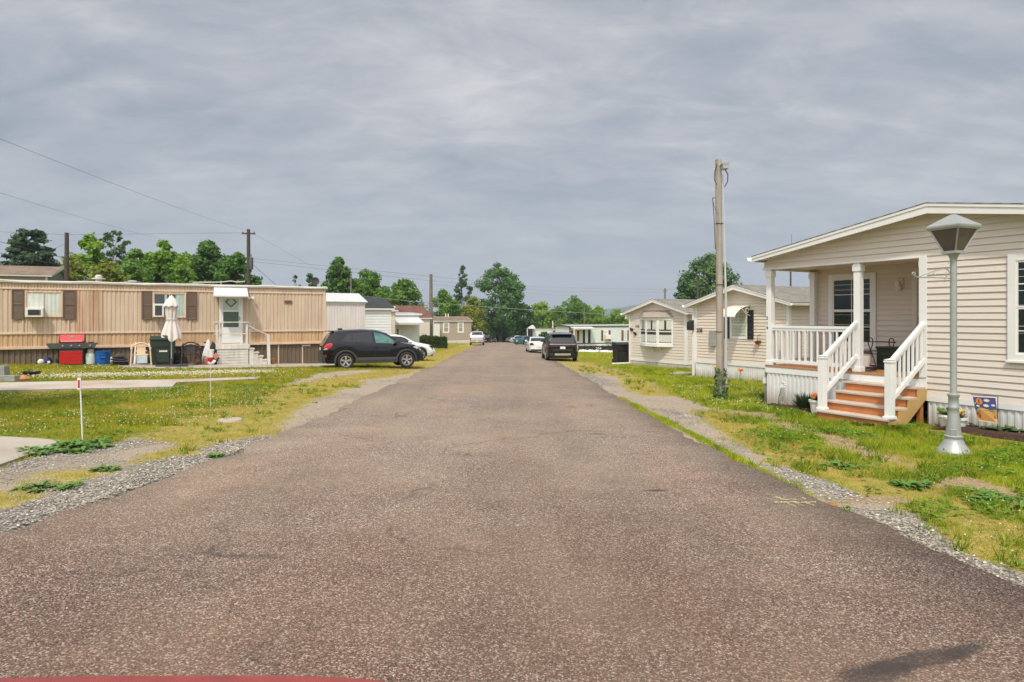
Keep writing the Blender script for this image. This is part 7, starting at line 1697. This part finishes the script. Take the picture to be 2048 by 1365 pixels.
TRAX = dict(L=4.25, W=1.78, wr=.345, axles=(1.34, -1.215), bot=.27, clad=True, tum=.36,
    top=[(-2.125, .98), (-2.08, 1.08), (-1.98, 1.22), (-1.80, 1.48), (-1.66, 1.60), (-1.3, 1.64), (-.5, 1.665), (.1, 1.63), (.45, 1.53), (1.05, 1.16), (1.2, 1.08), (1.75, .99), (1.98, .87), (2.08, .74), (2.125, .6)],
    belt=[(-2.125, .98), (-1.9, 1.14), (-1.2, 1.09), (0, 1.03), (1.0, .98), (1.3, .98), (2.125, .58)],
    side_glass=[([(-1.38, 1.17), (-.97, 1.13), (-.97, 1.52), (-1.10, 1.50)], G), ([(-.93, 1.125), (-.08, 1.085), (-.14, 1.555), (-.93, 1.53)], G), ([(.02, 1.08), (.98, 1.03), (.88, 1.13), (.38, 1.45), (-.04, 1.545)], GT)],
    ws=(.50, 1.12), rw=(-1.98, -1.72),
    rear=[('bumper', [(-.80, .30), (.80, .30), (.84, .62), (-.84, .62)], M['cladding']), ('tailgate_panel', [(-.40, .78), (.40, .78), (.38, .92), (-.38, .92)], M['black_plastic'])],
    side=[('tail_lamp', [(-2.10, .93), (-2.02, .84), (-1.82, .90), (-1.72, 1.06), (-1.80, 1.10), (-1.98, 1.08)], M['tail_red']), ('reversing_lamp', [(-2.11, .85), (-2.04, .82), (-1.93, .86), (-2.0, .90)], M['lamp_clear']), ('rear_reflector', [(-2.08, .52), (-1.97, .52), (-1.98, .62), (-2.07, .61)], M['tail_red']), ('headlamp', [(1.62, .90), (1.98, .72), (2.05, .76), (1.80, .93)], M['lamp_clear'])],
    handles=[(-.95, .93), (.02, .90)], seams=[-.02, -1.0, 1.02], mirror=(.86, 1.06), mirror_mat=M['black_plastic'],
    boxes=[('licence_plate', -2.175, -2.15, -.15, .15, .79, .9, M['white_plastic']), ('spoiler', -1.90, -1.66, -.55, .55, 1.575, 1.61, M['car_black']), ('roof_fin', -1.45, -1.25, -.03, .03, 1.64, 1.70, M['car_black'])])
a, c = gp(692, 738), gp(812, 738.5); mid = (a + c) / 2; dv = (c - a).normalized(); dg = math.degrees(math.atan2(dv.y, dv.x)); lat = Vector((-dv.y, dv.x, 0)) * .78
ce = mid + lat - dv * .06; car('parked_suv', 'black compact suv parked in front of the tan home, seen from its side', (ce.x, ce.y, gzf(ce.x, ce.y) + .02), dg, TRAX, M['car_black'])
SED = dict(L=4.75, W=1.82, wr=.325, axles=(1.42, -1.36), bot=.23, tum=.42,
    top=[(-2.375, .86), (-2.2, .96), (-1.75, 1.02), (-1.65, 1.06), (-1.0, 1.36), (-.5, 1.44), (.2, 1.44), (.6, 1.34), (1.15, 1.02), (1.4, .97), (2.0, .86), (2.28, .72), (2.375, .55)],
    belt=[(-2.375, .80), (-1.6, .98), (0, .95), (1.2, .92), (2.375, .5)],
    side_glass=[([(-1.30, 1.02), (-.42, .99), (-.42, 1.36), (-.95, 1.30)], G), ([(-.36, .99), (.95, .96), (.55, 1.26), (.15, 1.36), (-.36, 1.37)], G)], ws=(.58, 1.12), rw=(-1.62, -1.02),
    rear=[('tail_lamp', [(.45, .78), (.80, .78), (.80, .94), (.55, .95)], M['tail_dark']), ('lower_bumper', [(-.72, .28), (.72, .28), (.74, .40), (-.74, .40)], M['cladding'])],
    side=[('tail_lamp', [(-2.33, .80), (-2.1, .84), (-2.05, .95), (-2.3, .93)], M['tail_red']), ('headlamp', [(1.9, .74), (2.2, .66), (2.22, .72), (1.95, .83)], M['lamp_clear'])], handles=[(-.55, .86), (.3, .84)], seams=[-.4, 1.0], mirror=(.75, 1.0), boxes=[plate(4.75, .60)])
g = Vector((-4.75, 37.2, 0)); hd = 27; fw = Vector((math.cos(R(hd)), math.sin(R(hd)), 0)); ce = g - fw * 2.2 
car('parked_car', 'white sedan nose showing behind the black compact suv', (ce.x, ce.y, gzf(ce.x, ce.y)), hd, SED, M['car_white'])
X7 = dict(L=5.15, W=2.0, wr=.39, axles=(1.58, -1.52), bot=.28, tum=.30,
    top=[(-2.575, .98), (-2.52, 1.10), (-2.42, 1.22), (-2.15, 1.66), (-2.0, 1.74), (-1.0, 1.80), (0, 1.80), (.6, 1.68), (1.2, 1.24), (1.4, 1.18), (2.2, 1.08), (2.5, .95), (2.575, .7)],
    belt=[(-2.575, .98), (-2.3, 1.16), (-1, 1.16), (1.1, 1.12), (2.575, .65)],
    side_glass=[([(-2.05, 1.24), (-.5, 1.2), (-.5, 1.66), (-1.75, 1.62)], G), ([(-.42, 1.2), (1.0, 1.17), (.55, 1.5), (.2, 1.64), (-.42, 1.66)], G)], ws=(.65, 1.16), rw=(-2.44, -2.13),
    rear=[('tail_lamp', [(.42, .94), (.86, .96), (.86, 1.08), (.42, 1.03)], M['tail_dark']), ('bumper', [(-.90, .34), (.90, .34), (.93, .66), (-.93, .66)], M['car_black2']), ('exhaust', [(.62, .44), (.85, .44), (.85, .54), (.62, .54)], M['grey_dark'])],
    side=[('tail_lamp', [(-2.5, .95), (-2.2, .98), (-2.2, 1.08), (-2.47, 1.08)], M['tail_dark'])], handles=[(-.6, 1.0), (.35, .98)], seams=[-.5, 1.05], mirror=(.85, 1.18),
    boxes=[('licence_plate', -2.66, -2.605, -.16, .16, .82, .97, M['white_plastic']), ('chrome_strip', -2.615, -2.59, -.82, .82, 1.10, 1.125, M['chrome']), ('skid_plate', -2.635, -2.6, -.5, .5, .42, .54, M['chrome']), ('roof_spoiler', -2.36, -2.02, -.62, .62, 1.70, 1.735, M['car_black2']), ('rear_lower_glass', -2.60, -2.57, -.62, .62, .68, .80, M['black_plastic'])])
def place(px, py, Y, dy=0): x = px_at(px, Y); return x
xr, yr = px_at(1125.5, 40), 40; hd = 91.5; fw = Vector((math.cos(R(hd)), math.sin(R(hd)), 0)); ce = Vector((xr, yr, 0)) + fw * 2.6
car('parked_suv', 'large black suv seen from behind at the right edge of the road', (ce.x, ce.y, gzf(ce.x, ce.y) + .01), hd, X7, M['car_black2'])
xr, yr = px_at(1078.5, 57), 57; hd = 93; fw = Vector((math.cos(R(hd)), math.sin(R(hd)), 0)); ce = Vector((xr, yr, 0)) + fw * 2.4
car('parked_car', 'white sedan seen from behind in front of the large black suv', (ce.x, ce.y, gzf(ce.x, ce.y) + .01), hd, SED, M['car_white'])
HB = dict(SED, L=4.3, axles=(1.3, -1.25), top=[(-2.15, .86), (-2.05, .98), (-1.7, 1.25), (-1.3, 1.40), (-.5, 1.45), (.2, 1.44), (.6, 1.32), (1.1, 1.02), (1.3, .96), (1.8, .86), (2.08, .72), (2.15, .55)], belt=[(-2.15, .82), (-1.6, .98), (0, .95), (1.2, .92), (2.15, .5)], rw=(-1.95, -1.4), plan=None, side=[], boxes=[plate(4.3, .6)], side_glass=[([(-1.45, 1.03), (-.42, .99), (-.42, 1.36), (-1.1, 1.30)], G), ([(-.36, .99), (.95, .96), (.55, 1.26), (.15, 1.36), (-.36, 1.37)], G)])
xr, yr = px_at(1051, 104), 104; car('parked_car', 'teal blue hatchback turned sideways at the right far down the road', (xr, yr, gzf(xr, yr)), 50, HB, M['car_blue'])
xr, yr = px_at(1049, 116), 116; car('parked_car', 'white hatchback mostly hidden behind the blue one', (xr, yr, gzf(xr, yr)), 40, HB, M['car_white'])
xr, yr = px_at(1036, 128), 128; car('parked_car', 'small pale car farthest down the road at its right side', (xr, yr, gzf(xr, yr)), 30, SED, M['car_white'])
xr, yr = px_at(1050, 136), 136; car('parked_car', 'dark car behind the pale ones far down the road', (xr, yr, gzf(xr, yr)), 20, SED, M['car_black2'])
xr, yr = px_at(977, 118), 118; car('parked_suv', 'dark suv beside the grey shed home far down the road', (xr, yr, gzf(xr, yr)), 75, X7, M['car_black2'])
PU = dict(L=5.7, W=2.0, wr=.40, axles=(1.9, -1.65), bot=.42, tum=.28, cat='pickup truck',
    top=[(-2.85, 1.12), (-2.8, 1.18), (-.75, 1.20), (-.68, 1.50), (-.5, 1.86), (-.2, 1.92), (.6, 1.92), (.9, 1.84), (1.45, 1.32), (1.6, 1.24), (2.6, 1.14), (2.8, .95), (2.85, .8)],
    belt=[(-2.85, 1.12), (-.8, 1.2), (1.3, 1.2), (2.85, .75)], side_glass=[([(-.42, 1.28), (.28, 1.28), (.28, 1.78), (-.3, 1.76)], G), ([(.34, 1.28), (1.25, 1.26), (.92, 1.66), (.34, 1.78)], G)], ws=(.95, 1.42), rw=(-.70, -.50),
    rear=[('tail_lamp', [(.82, .82), (.95, .82), (.95, 1.12), (.82, 1.12)], M['tail_red']), ('bumper', [(-.95, .50), (.95, .50), (.95, .70), (-.95, .70)], M['chrome'])], side=[], handles=[(-.3, 1.1), (.45, 1.1)], seams=[.31], mirror=(1.15, 1.3),
    boxes=[('licence_plate', -2.90, -2.882, -.16, .16, .53, .67, M['white_plastic']), ('tailgate', -2.89, -2.84, -.78, .78, .74, 1.14, M['car_silver']), ('brake_light', -.78, -.70, -.14, .14, 1.72, 1.78, M['tail_red'])])
xr, yr = px_at(954, 88), 88; hd = 93; fw = Vector((math.cos(R(hd)), math.sin(R(hd)), 0)); ce = Vector((xr, yr, 0)) + fw * 2.85
car('pickup_truck', 'silver pickup truck seen from behind at the left edge of the road', (ce.x, ce.y, gzf(ce.x, ce.y) + .01), hd, PU, M['car_silver'])
# ------------------------------------------------------------------ trees
HAZE = True
rng = np.random.default_rng(21)
LIGHT = ((.085, .17, .018), (.20, .30, .035)); MID = ((.045, .105, .018), (.12, .21, .030)); DARK = ((.022, .058, .018), (.060, .125, .028)); OLIVE = ((.085, .115, .020), (.20, .22, .035)); BLUE = ((.030, .070, .032), (.085, .15, .055)); LIGHT2 = ((.06, .135, .016), (.16, .26, .032)); MIDD = ((.032, .080, .018), (.085, .165, .030)); BLUE2 = ((.040, .090, .036), (.11, .18, .065)); BROWN = ((.045, .050, .022), (.11, .11, .045)); YEL = ((.22, .22, .03), (.42, .36, .05))
PROF = {'round': lambda h: np.sqrt(np.clip(np.sin(np.pi * np.clip(h, .02, .98) ** .85), 0, 1)), 'col': lambda h: .55 + .45 * np.sin(np.pi * h ** .7) * (1 - h * .6), 'tall': lambda h: np.clip(np.sin(np.pi * h ** .75), 0, 1) ** .6 * (1 - .35 * h), 'vase': lambda h: np.clip(.45 + h * .9, 0, 1) * np.sqrt(np.clip(1.02 - h ** 5, 0, 1)), 'cone': lambda h: 1.02 - h, 'spiky': lambda h: 1.0 - .62 * h ** 2.2}
def leaf_quads(c, nrm, size, narrow, rng):
    n = len(c); r = rng.normal(0, 1, (n, 3)); u = np.cross(nrm, r); u /= np.linalg.norm(u, axis=1, keepdims=True) + 1e-9; v = np.cross(nrm, u)
    s = size[:, None]; V = np.empty((n, 4, 3)); V[:, 0] = c - u * s; V[:, 1] = c + v * s * narrow; V[:, 2] = c + u * s; V[:, 3] = c - v * s * narrow
    return V.reshape(-1, 3)
def crown_mesh(name, C, rc, n, leaf, pal, parent, seed, flat_=.75, narrow=.55, upw=.55, kind=None):
    r = np.random.default_rng(seed); K = len(C); w = rc ** 2; w /= w.sum(); id_ = r.choice(K, n, p=w)
    d = r.normal(0, 1, (n, 3)); d /= np.linalg.norm(d, axis=1, keepdims=True); q = r.uniform(0, 1, n) ** .42; q = np.where(r.uniform(0, 1, n) < .13, q * r.uniform(1., 1.5, n), q)
    off = d * q[:, None] * rc[id_][:, None]; off[:, 2] *= flat_
    c = C[id_] + off; nr = d * .8 + np.array([0, 0, upw]) + r.normal(0, .55, (n, 3)); nr /= np.linalg.norm(nr, axis=1, keepdims=True)
    sz = leaf * r.uniform(.55, 1.25, n); V = leaf_quads(c, nr, sz, narrow, r)
    ct = r.uniform(-.22, .22, K)[id_]; t = np.clip(r.uniform(0, 1, n) * .75 + .12 + ct, 0, 1)
    col = np.repeat(lerp(pal[0], pal[1], t), 4, 0)
    o = npmesh(name, V, np.arange(n * 4).reshape(-1, 4), M['leaf'], {'col': col}); o.parent = parent
    if kind: o['kind'] = kind
    return o
def tree(name, label, px, Y, pyt, wpx, shape, n, pal, seed, leaf=.30, lift=.2, K=46, rcf=.30, tr=.16, bark=None, group=None, cat='tree', sparse=0, asym=0., flat_=.75):
    r = np.random.default_rng(seed); x = px_at(px, Y); z0 = gzf(x, Y); H = CAMZ + (HOR - pyt) / F * Y - z0; w = wpx / 2 / F * Y
    t = thing(name, label, cat, (x, Y, z0), 0, group); K = int(K * 1.35); n = int(n * 1.85); leaf = leaf * .82; pal = tuple(tuple(v * 1.72 for v in c) for c in pal)
    h = r.uniform(0, 1, K); pr = PROF[shape](h); a = r.uniform(0, 6.283, K); K = K; q = np.sqrt(r.uniform(.1, 1, K)); rc = w * rcf * 1.18 * r.uniform(.55, 1.2, K) * (.6 + .4 * pr)
    if shape == 'cone': rc = w * rcf * (.35 + .75 * (1 - h)) * r.uniform(.7, 1.1, K)
    rad = np.maximum(pr * w - rc * .62, 0) * q
    cz = lift * H + (H * (1 - lift) - rc * flat_ * .9) * h
    C = np.stack([np.cos(a) * rad + asym * w * h, np.sin(a) * rad, np.maximum(cz, rc * .5)], 1)
    crown_mesh('crown', C, rc, n, leaf, pal, t, seed + 5, flat_)
    b = MB(); th = H * (.78 if shape != 'cone' else .95); rnd = random.Random(seed); bend = [(rnd.uniform(-.03, .03) * H, rnd.uniform(-.03, .03) * H) for _ in range(4)]
    pts = [(0, 0, -.3), (bend[0][0] * .3, bend[0][1] * .3, th * .3), (bend[1][0] * .6, bend[1][1] * .6, th * .62), (bend[2][0], bend[2][1], th)]
    b.tube(pts, [tr * 1.25, tr, tr * .65, tr * .2], 9)
    for i in r.choice(K, min(K, 16), False):
        c = Vector(C[i]); f = rnd.uniform(.25, .7); p0 = Vector(pts[1]).lerp(Vector(pts[3]), min(max((c.z * .75 - pts[1][2]) / (th * .7), 0), .9))
        md = p0.lerp(c, .55) + Vector((0, 0, .06 * H * rnd.uniform(-.3, 1))); b.tube([p0, md, c], [tr * .38, tr * .22, tr * .07], 6)
    b.build('trunk', bark or M['bark'], t); return t
TG = 'trees beyond the homes'
T = [
 ('conifer', 'dark ragged conifer at the far left behind the grey house', 60, 70, 460, 118, 'spiky', 3600, ((.026, .055, .030), (.075, .12, .055)), .34, .40, 90, .20, .22, None, .40),
 ('tree', 'bright light green tree left of the bare limbed one', 182, 62, 468, 88, 'round', 3600, LIGHT, .27, .38, 50, .30, .16, None, .75),
 ('tree', 'thin crowned tree with bare pale limbs rising over the tan home', 228, 65, 460, 82, 'vase', 1150, BLUE, .22, .5, 60, .16, .13, 'bark_pale', .8),
 ('tree', 'full bright green tree in the middle of the left group', 322, 64, 479, 122, 'round', 5200, LIGHT2, .28, .32, 54, .28, .2, None, .75),
 ('tree', 'smaller bright tree leaning on the full one from the left', 272, 60, 498, 76, 'round', 2600, MID, .26, .32, 40, .32, .14, None, .75),
 ('tree', 'dark rounded tree between the full green tree and the crossarm pole', 416, 68, 480, 108, 'round', 4600, MIDD, .28, .32, 56, .26, .2, None, .75),
 ('tree', 'dark lower tree partly behind the crossarm pole', 474, 66, 503, 88, 'round', 3300, MIDD, .28, .3, 44, .28, .16, None, .75),
 ('shrub', 'yellowish green bushy growth behind the first dark pole', 140, 52, 504, 100, 'round', 2900, OLIVE, .24, .0, 40, .34, .1, None, .8),
 ('shrub', 'olive bushes behind the roof vent of the tan home', 214, 50, 512, 110, 'round', 2900, OLIVE, .24, .0, 40, .34, .1, None, .8),
 ('shrub', 'mid green bushes right of the roof vent', 262, 53, 514, 90, 'round', 2600, MID, .24, .0, 40, .34, .1, None, .8),
 ('shrub', 'mid green bushes under the dark rounded tree', 362, 54, 528, 90, 'round', 2600, MID, .24, .0, 40, .34, .1, None, .8),
 ('tree', 'tiny distant tree left of the roof antenna', 592, 92, 549, 30, 'round', 800, BLUE, .26, .1, 26, .34, .12, None, .75),
 ('tree', 'small distant tree behind the satellite dish', 621, 94, 544, 44, 'round', 1300, BLUE, .26, .1, 30, .32, .12, None, .75),
 ('tree', 'tall dark narrow tree beyond the pinkish home', 678, 86, 514, 64, 'round', 3300, MIDD, .30, .32, 50, .36, .2, None, .75),
 ('tree', 'broad mid green tree right of the tall narrow one', 738, 88, 534, 92, 'round', 3900, MID, .30, .28, 50, .30, .2, None, .75),
 ('tree', 'spreading tree above the reddish brown roof', 808, 93, 557, 100, 'round', 3600, MID, .30, .25, 48, .30, .2, None, .7),
 ('shrub', 'yellow green shrub between dark and reddish roofs', 780, 74, 598, 34, 'round', 700, OLIVE, .22, .0, 20, .36, .08, None, .8),
 ('tree', 'round green tree right of the bare grey pole', 888, 112, 577, 70, 'round', 2500, MID, .32, .2, 40, .32, .2, None, .75),
 ('tree', 'slim airy tall tree left of the big one at the road end', 926, 124, 529, 52, 'tall', 1300, BLUE, .30, .25, 56, .18, .16, None, .8),
 ('tree', 'biggest dark leafy tree over the end of the road', 1001, 128, 522, 120, 'round', 6000, ((.035, .085, .028), (.10, .19, .05)), .36, .12, 62, .215, .3, None, .75),
 ('tree', 'olive green tree at the left foot of the biggest one', 946, 120, 592, 70, 'round', 2500, OLIVE, .32, .0, 40, .32, .2, None, .75),
 ('tree', 'dark tree at the right shoulder of the biggest one', 1046, 138, 600, 56, 'round', 2200, DARK, .34, .0, 40, .32, .2, None, .75),
 ('tree', 'light yellow green tree right of the road end', 1083, 150, 600, 74, 'round', 2800, LIGHT, .36, .0, 40, .32, .2, None, .75),
 ('tree', 'mid green tree with pale bare trunk over the pale white home', 1145, 146, 591, 92, 'round', 3400, MID, .36, .08, 46, .28, .18, 'bark_pale', .75),
 ('tree', 'light green tree under the blue hill, left one', 1198, 150, 611, 62, 'round', 2200, LIGHT, .36, .0, 36, .32, .18, None, .75),
 ('tree', 'light green tree touching the roof of the bay window home', 1240, 148, 613, 62, 'round', 2200, LIGHT, .36, .0, 36, .32, .18, None, .75),
 ('tree', 'large blue green tree behind the wooden pole', 1418, 86, 503, 132, 'round', 5000, BLUE2, .30, .30, 64, .24, .22, None, .8),
 ('tree', 'lower left part tree next to the large blue green one', 1366, 85, 556, 56, 'round', 1900, BLUE, .30, .05, 40, .30, .16, None, .8),
 ('shrub', 'thick green bush closing the end of the road', 985, 132, 648, 84, 'round', 2600, DARK, .30, .0, 36, .34, .1, None, .8),
 ('shrub', 'bright bush by the pale short pole', 1004, 150, 634, 70, 'round', 1900, MID, .32, .0, 36, .34, .1, None, .8),
 ('shrub', 'dark bush right of the road end', 1048, 146, 636, 84, 'round', 2300, DARK, .32, .0, 36, .34, .1, None, .8),
 ('shrub', 'brownish thicket behind the small far white home', 1092, 158, 627, 86, 'round', 2300, BROWN, .34, .0, 36, .34, .1, None, .8),
 ('shrub', 'brownish green thicket behind the pale white home', 1140, 160, 628, 86, 'round', 2300, BROWN, .34, .0, 36, .34, .1, None, .8),
 ('shrub', 'dark thicket at the foot of the light trees', 1195, 160, 633, 90, 'round', 2300, DARK, .34, .0, 36, .34, .1, None, .8),
 ('shrub', 'dark thicket left of the bay window home', 1245, 158, 634, 80, 'round', 2000, DARK, .34, .0, 36, .34, .1, None, .8),
 ('shrub', 'olive brown thicket behind the grey shed home', 935, 140, 632, 90, 'round', 2300, BROWN, .34, .0, 36, .34, .1, None, .8),
 ('shrub', 'dark shrub with a pale stem between the white sedan and the small white home', 1088, 90, 662, 34, 'round', 1000, DARK, .22, .0, 26, .36, .1, 'bark_pale', .8),
 ('tree', 'mid green tree filling the gap left of the dark rounded one', 368, 66, 503, 78, 'round', 2600, LIGHT2, .27, .3, 40, .30, .16, None, .75),
 ('tree', 'low green tree between the spreading tree and the broad one', 772, 96, 572, 64, 'round', 2200, MID, .30, .2, 40, .30, .16, None, .75),
 ('tree', 'green tree filling the skyline right of the light yellow green one', 1114, 152, 610, 66, 'round', 2200, MID, .34, .0, 40, .30, .16, None, .75),
 ('tree', 'fresh green tree between the pale trunked tree and the light ones', 1172, 152, 606, 58, 'round', 2000, LIGHT, .34, .0, 40, .30, .16, None, .75),
 ('tree', 'dusky green tree between the round one and the airy one', 910, 122, 600, 54, 'round', 1900, MIDD, .34, .0, 40, .30, .16, None, .75),
 ('shrub', 'yellow blooming shrub peeking over the shed roofed home', 1113, 112, 651, 20, 'round', 500, YEL, .24, .0, 18, .36, .08, None, .8),
]
for i, (nm, lb, px, Y, pyt, wp, sh, n, pal, lf, lift, K, rcf, tr, bk, fl) in enumerate(T):
    tree(nm, lb, px, Y, pyt, wp, sh, n, pal, 100 + i * 7, lf, lift, K, rcf, tr, M[bk] if bk else None, TG if nm != 'shrub' else 'bushes beyond the homes', 'tree' if nm != 'shrub' else 'shrub', flat_=fl)
# a shade tree standing outside the picture; its shadow lies on the left lawn
def shade_tree():
    t = thing('tree', 'leafy shade tree at the left whose shadow falls on the lawn', 'tree', (-12.9, 8.2, gzf(-12.9, 8.2))); r = np.random.default_rng(5); K = 44
    C = np.stack([r.uniform(-2.6, 2.6, K), r.uniform(-1.4, 1.4, K), r.uniform(5.6, 7.4, K)], 1)
    crown_mesh('crown', C, r.uniform(.6, .9, K), 9000, .17, MID, t, 77); b = MB(); b.tube([(0, 0, -.3), (.1, 0, 2.5), (.2, .1, 5.6), (.3, .1, 6.8)], [.24, .2, .14, .05], 10)
    for i in range(0, K, 3): b.tube([(.15, .05, 4.2), tuple(Vector((.15, .05, 4.6)).lerp(Vector(C[i]), .5)), tuple(C[i])], [.09, .06, .02], 6)
    b.build('trunk', M['bark'], t)
shade_tree()
# clipped hedge
def hedge():
    f = Frame(*gp(893, 697.5), 27); r = np.random.default_rng(3); L = 6.8; t = fthing('hedge', 'clipped dark green hedge across the strip behind the white car', 'hedge', f)
    n = 9000; H = 1.15; q = r.uniform(0, 1, (n, 3)); p = np.stack([-q[:, 0] * L, (q[:, 1] - .5) * 1.2 + .6, q[:, 2] * H], 1)
    s_ = r.integers(0, 4, n); p[:, 1] = np.where(s_ == 0, .02 + r.normal(0, .05, n), p[:, 1]); p[:, 2] = np.where(s_ == 1, H + r.normal(0, .06, n) + .07 * np.sin(p[:, 0] * 2.3) + .05 * np.sin(p[:, 0] * 5), p[:, 2]); p[:, 0] = np.where(s_ == 2, r.normal(0, .05, n), p[:, 0])
    nr = r.normal(0, 1, (n, 3)) + np.array([0, -.6, .5]); nr /= np.linalg.norm(nr, axis=1, keepdims=True)
    V = leaf_quads(p, nr, r.uniform(.05, .12, n), .6, r); col = np.repeat(lerp((.035, .07, .014), (.11, .15, .03), r.uniform(0, 1, n)), 4, 0)
    o = npmesh('foliage', V, np.arange(n * 4).reshape(-1, 4), M['leaf'], {'col': col}); o.parent = t
    b = MB(); b.box(-L + .1, -.1, .12, 1.1, -.2, H - .15); b.build('twigs', M['bark'], t)
    b = MB(); b.box(-.02, .10, .0, .12, -.2, H); b.build('post', M['pole_dark'], t)
hedge()
# woods closing the view all round, too far to count
def woods():
    r = np.random.default_rng(8); K = 900; a = r.uniform(R(8), R(172), K); d = r.uniform(210, 300, K); x, y = np.cos(a) * d, np.sin(a) * d
    kp = ~((np.abs(x) < 3) & (y < 180)); x, y = x[kp], y[kp]; z = gz(x, y) + r.uniform(.5, 6.0, len(x)); C = np.stack([x, y, z], 1)
    o = crown_mesh('woods', C, r.uniform(2.2, 4.2, len(x)), 60000, .75, ((.030, .070, .02), (.11, .18, .035)), None, 9)
    tag(o, 'distant belt of green woods beyond all the homes', 'woods', kind='stuff')
woods()
# blue hill on the horizon
def hill():
    Y0 = 2600; xs_ = np.linspace(px_at(1100, Y0), px_at(2300, Y0), 90); ts = np.linspace(0, 1, 14); u = (xs_ - xs_[0]) / (xs_[-1] - xs_[0])
    pk = np.interp((xs_ / Y0) * F + CX, [1100, 1180, 1215, 1250, 1300, 1500, 1900, 2300], [-5, 25, 46, 58, 66, 80, 60, 50]) + 3 * np.sin(u * 40) + 2 * np.sin(u * 90)
    XX = np.repeat(xs_[None], 14, 0); YY = Y0 - 500 + 1200 * ts[:, None] + 0 * XX; ZZ = pk[None] * np.sin(np.pi * ts)[:, None] ** .8 - 14 + fbm(XX / 30, YY / 30, 5) * 6
    idx = np.arange(XX.size).reshape(XX.shape); FC = np.stack([idx[:-1, :-1].ravel(), idx[:-1, 1:].ravel(), idx[1:, 1:].ravel(), idx[1:, :-1].ravel()], 1)
    o = npmesh('hill', np.stack([XX.ravel(), YY.ravel(), ZZ.ravel()], 1), FC, M['hill'], None, True); o['kind'] = 'structure'
hill()
# thin haze in the air, so that the far hill turns blue
def haze():
    b = MB(); b.box(-2600, 2600, -140, 4200, -30, 240); m, k, bs = newmat('air_haze'); k.n.remove(bs)
    v = k.new('ShaderNodeVolumePrincipled'); v.inputs['Color'].default_value = (.70, .79, .92, 1); v.inputs['Density'].default_value = .00030; v.inputs['Anisotropy'].default_value = .0
    k.ln(v, 0, k.n['Material Output'], 1); o = b.build('haze', m); o['kind'] = 'stuff'; o.display_type = 'WIRE'
if HAZE: haze()
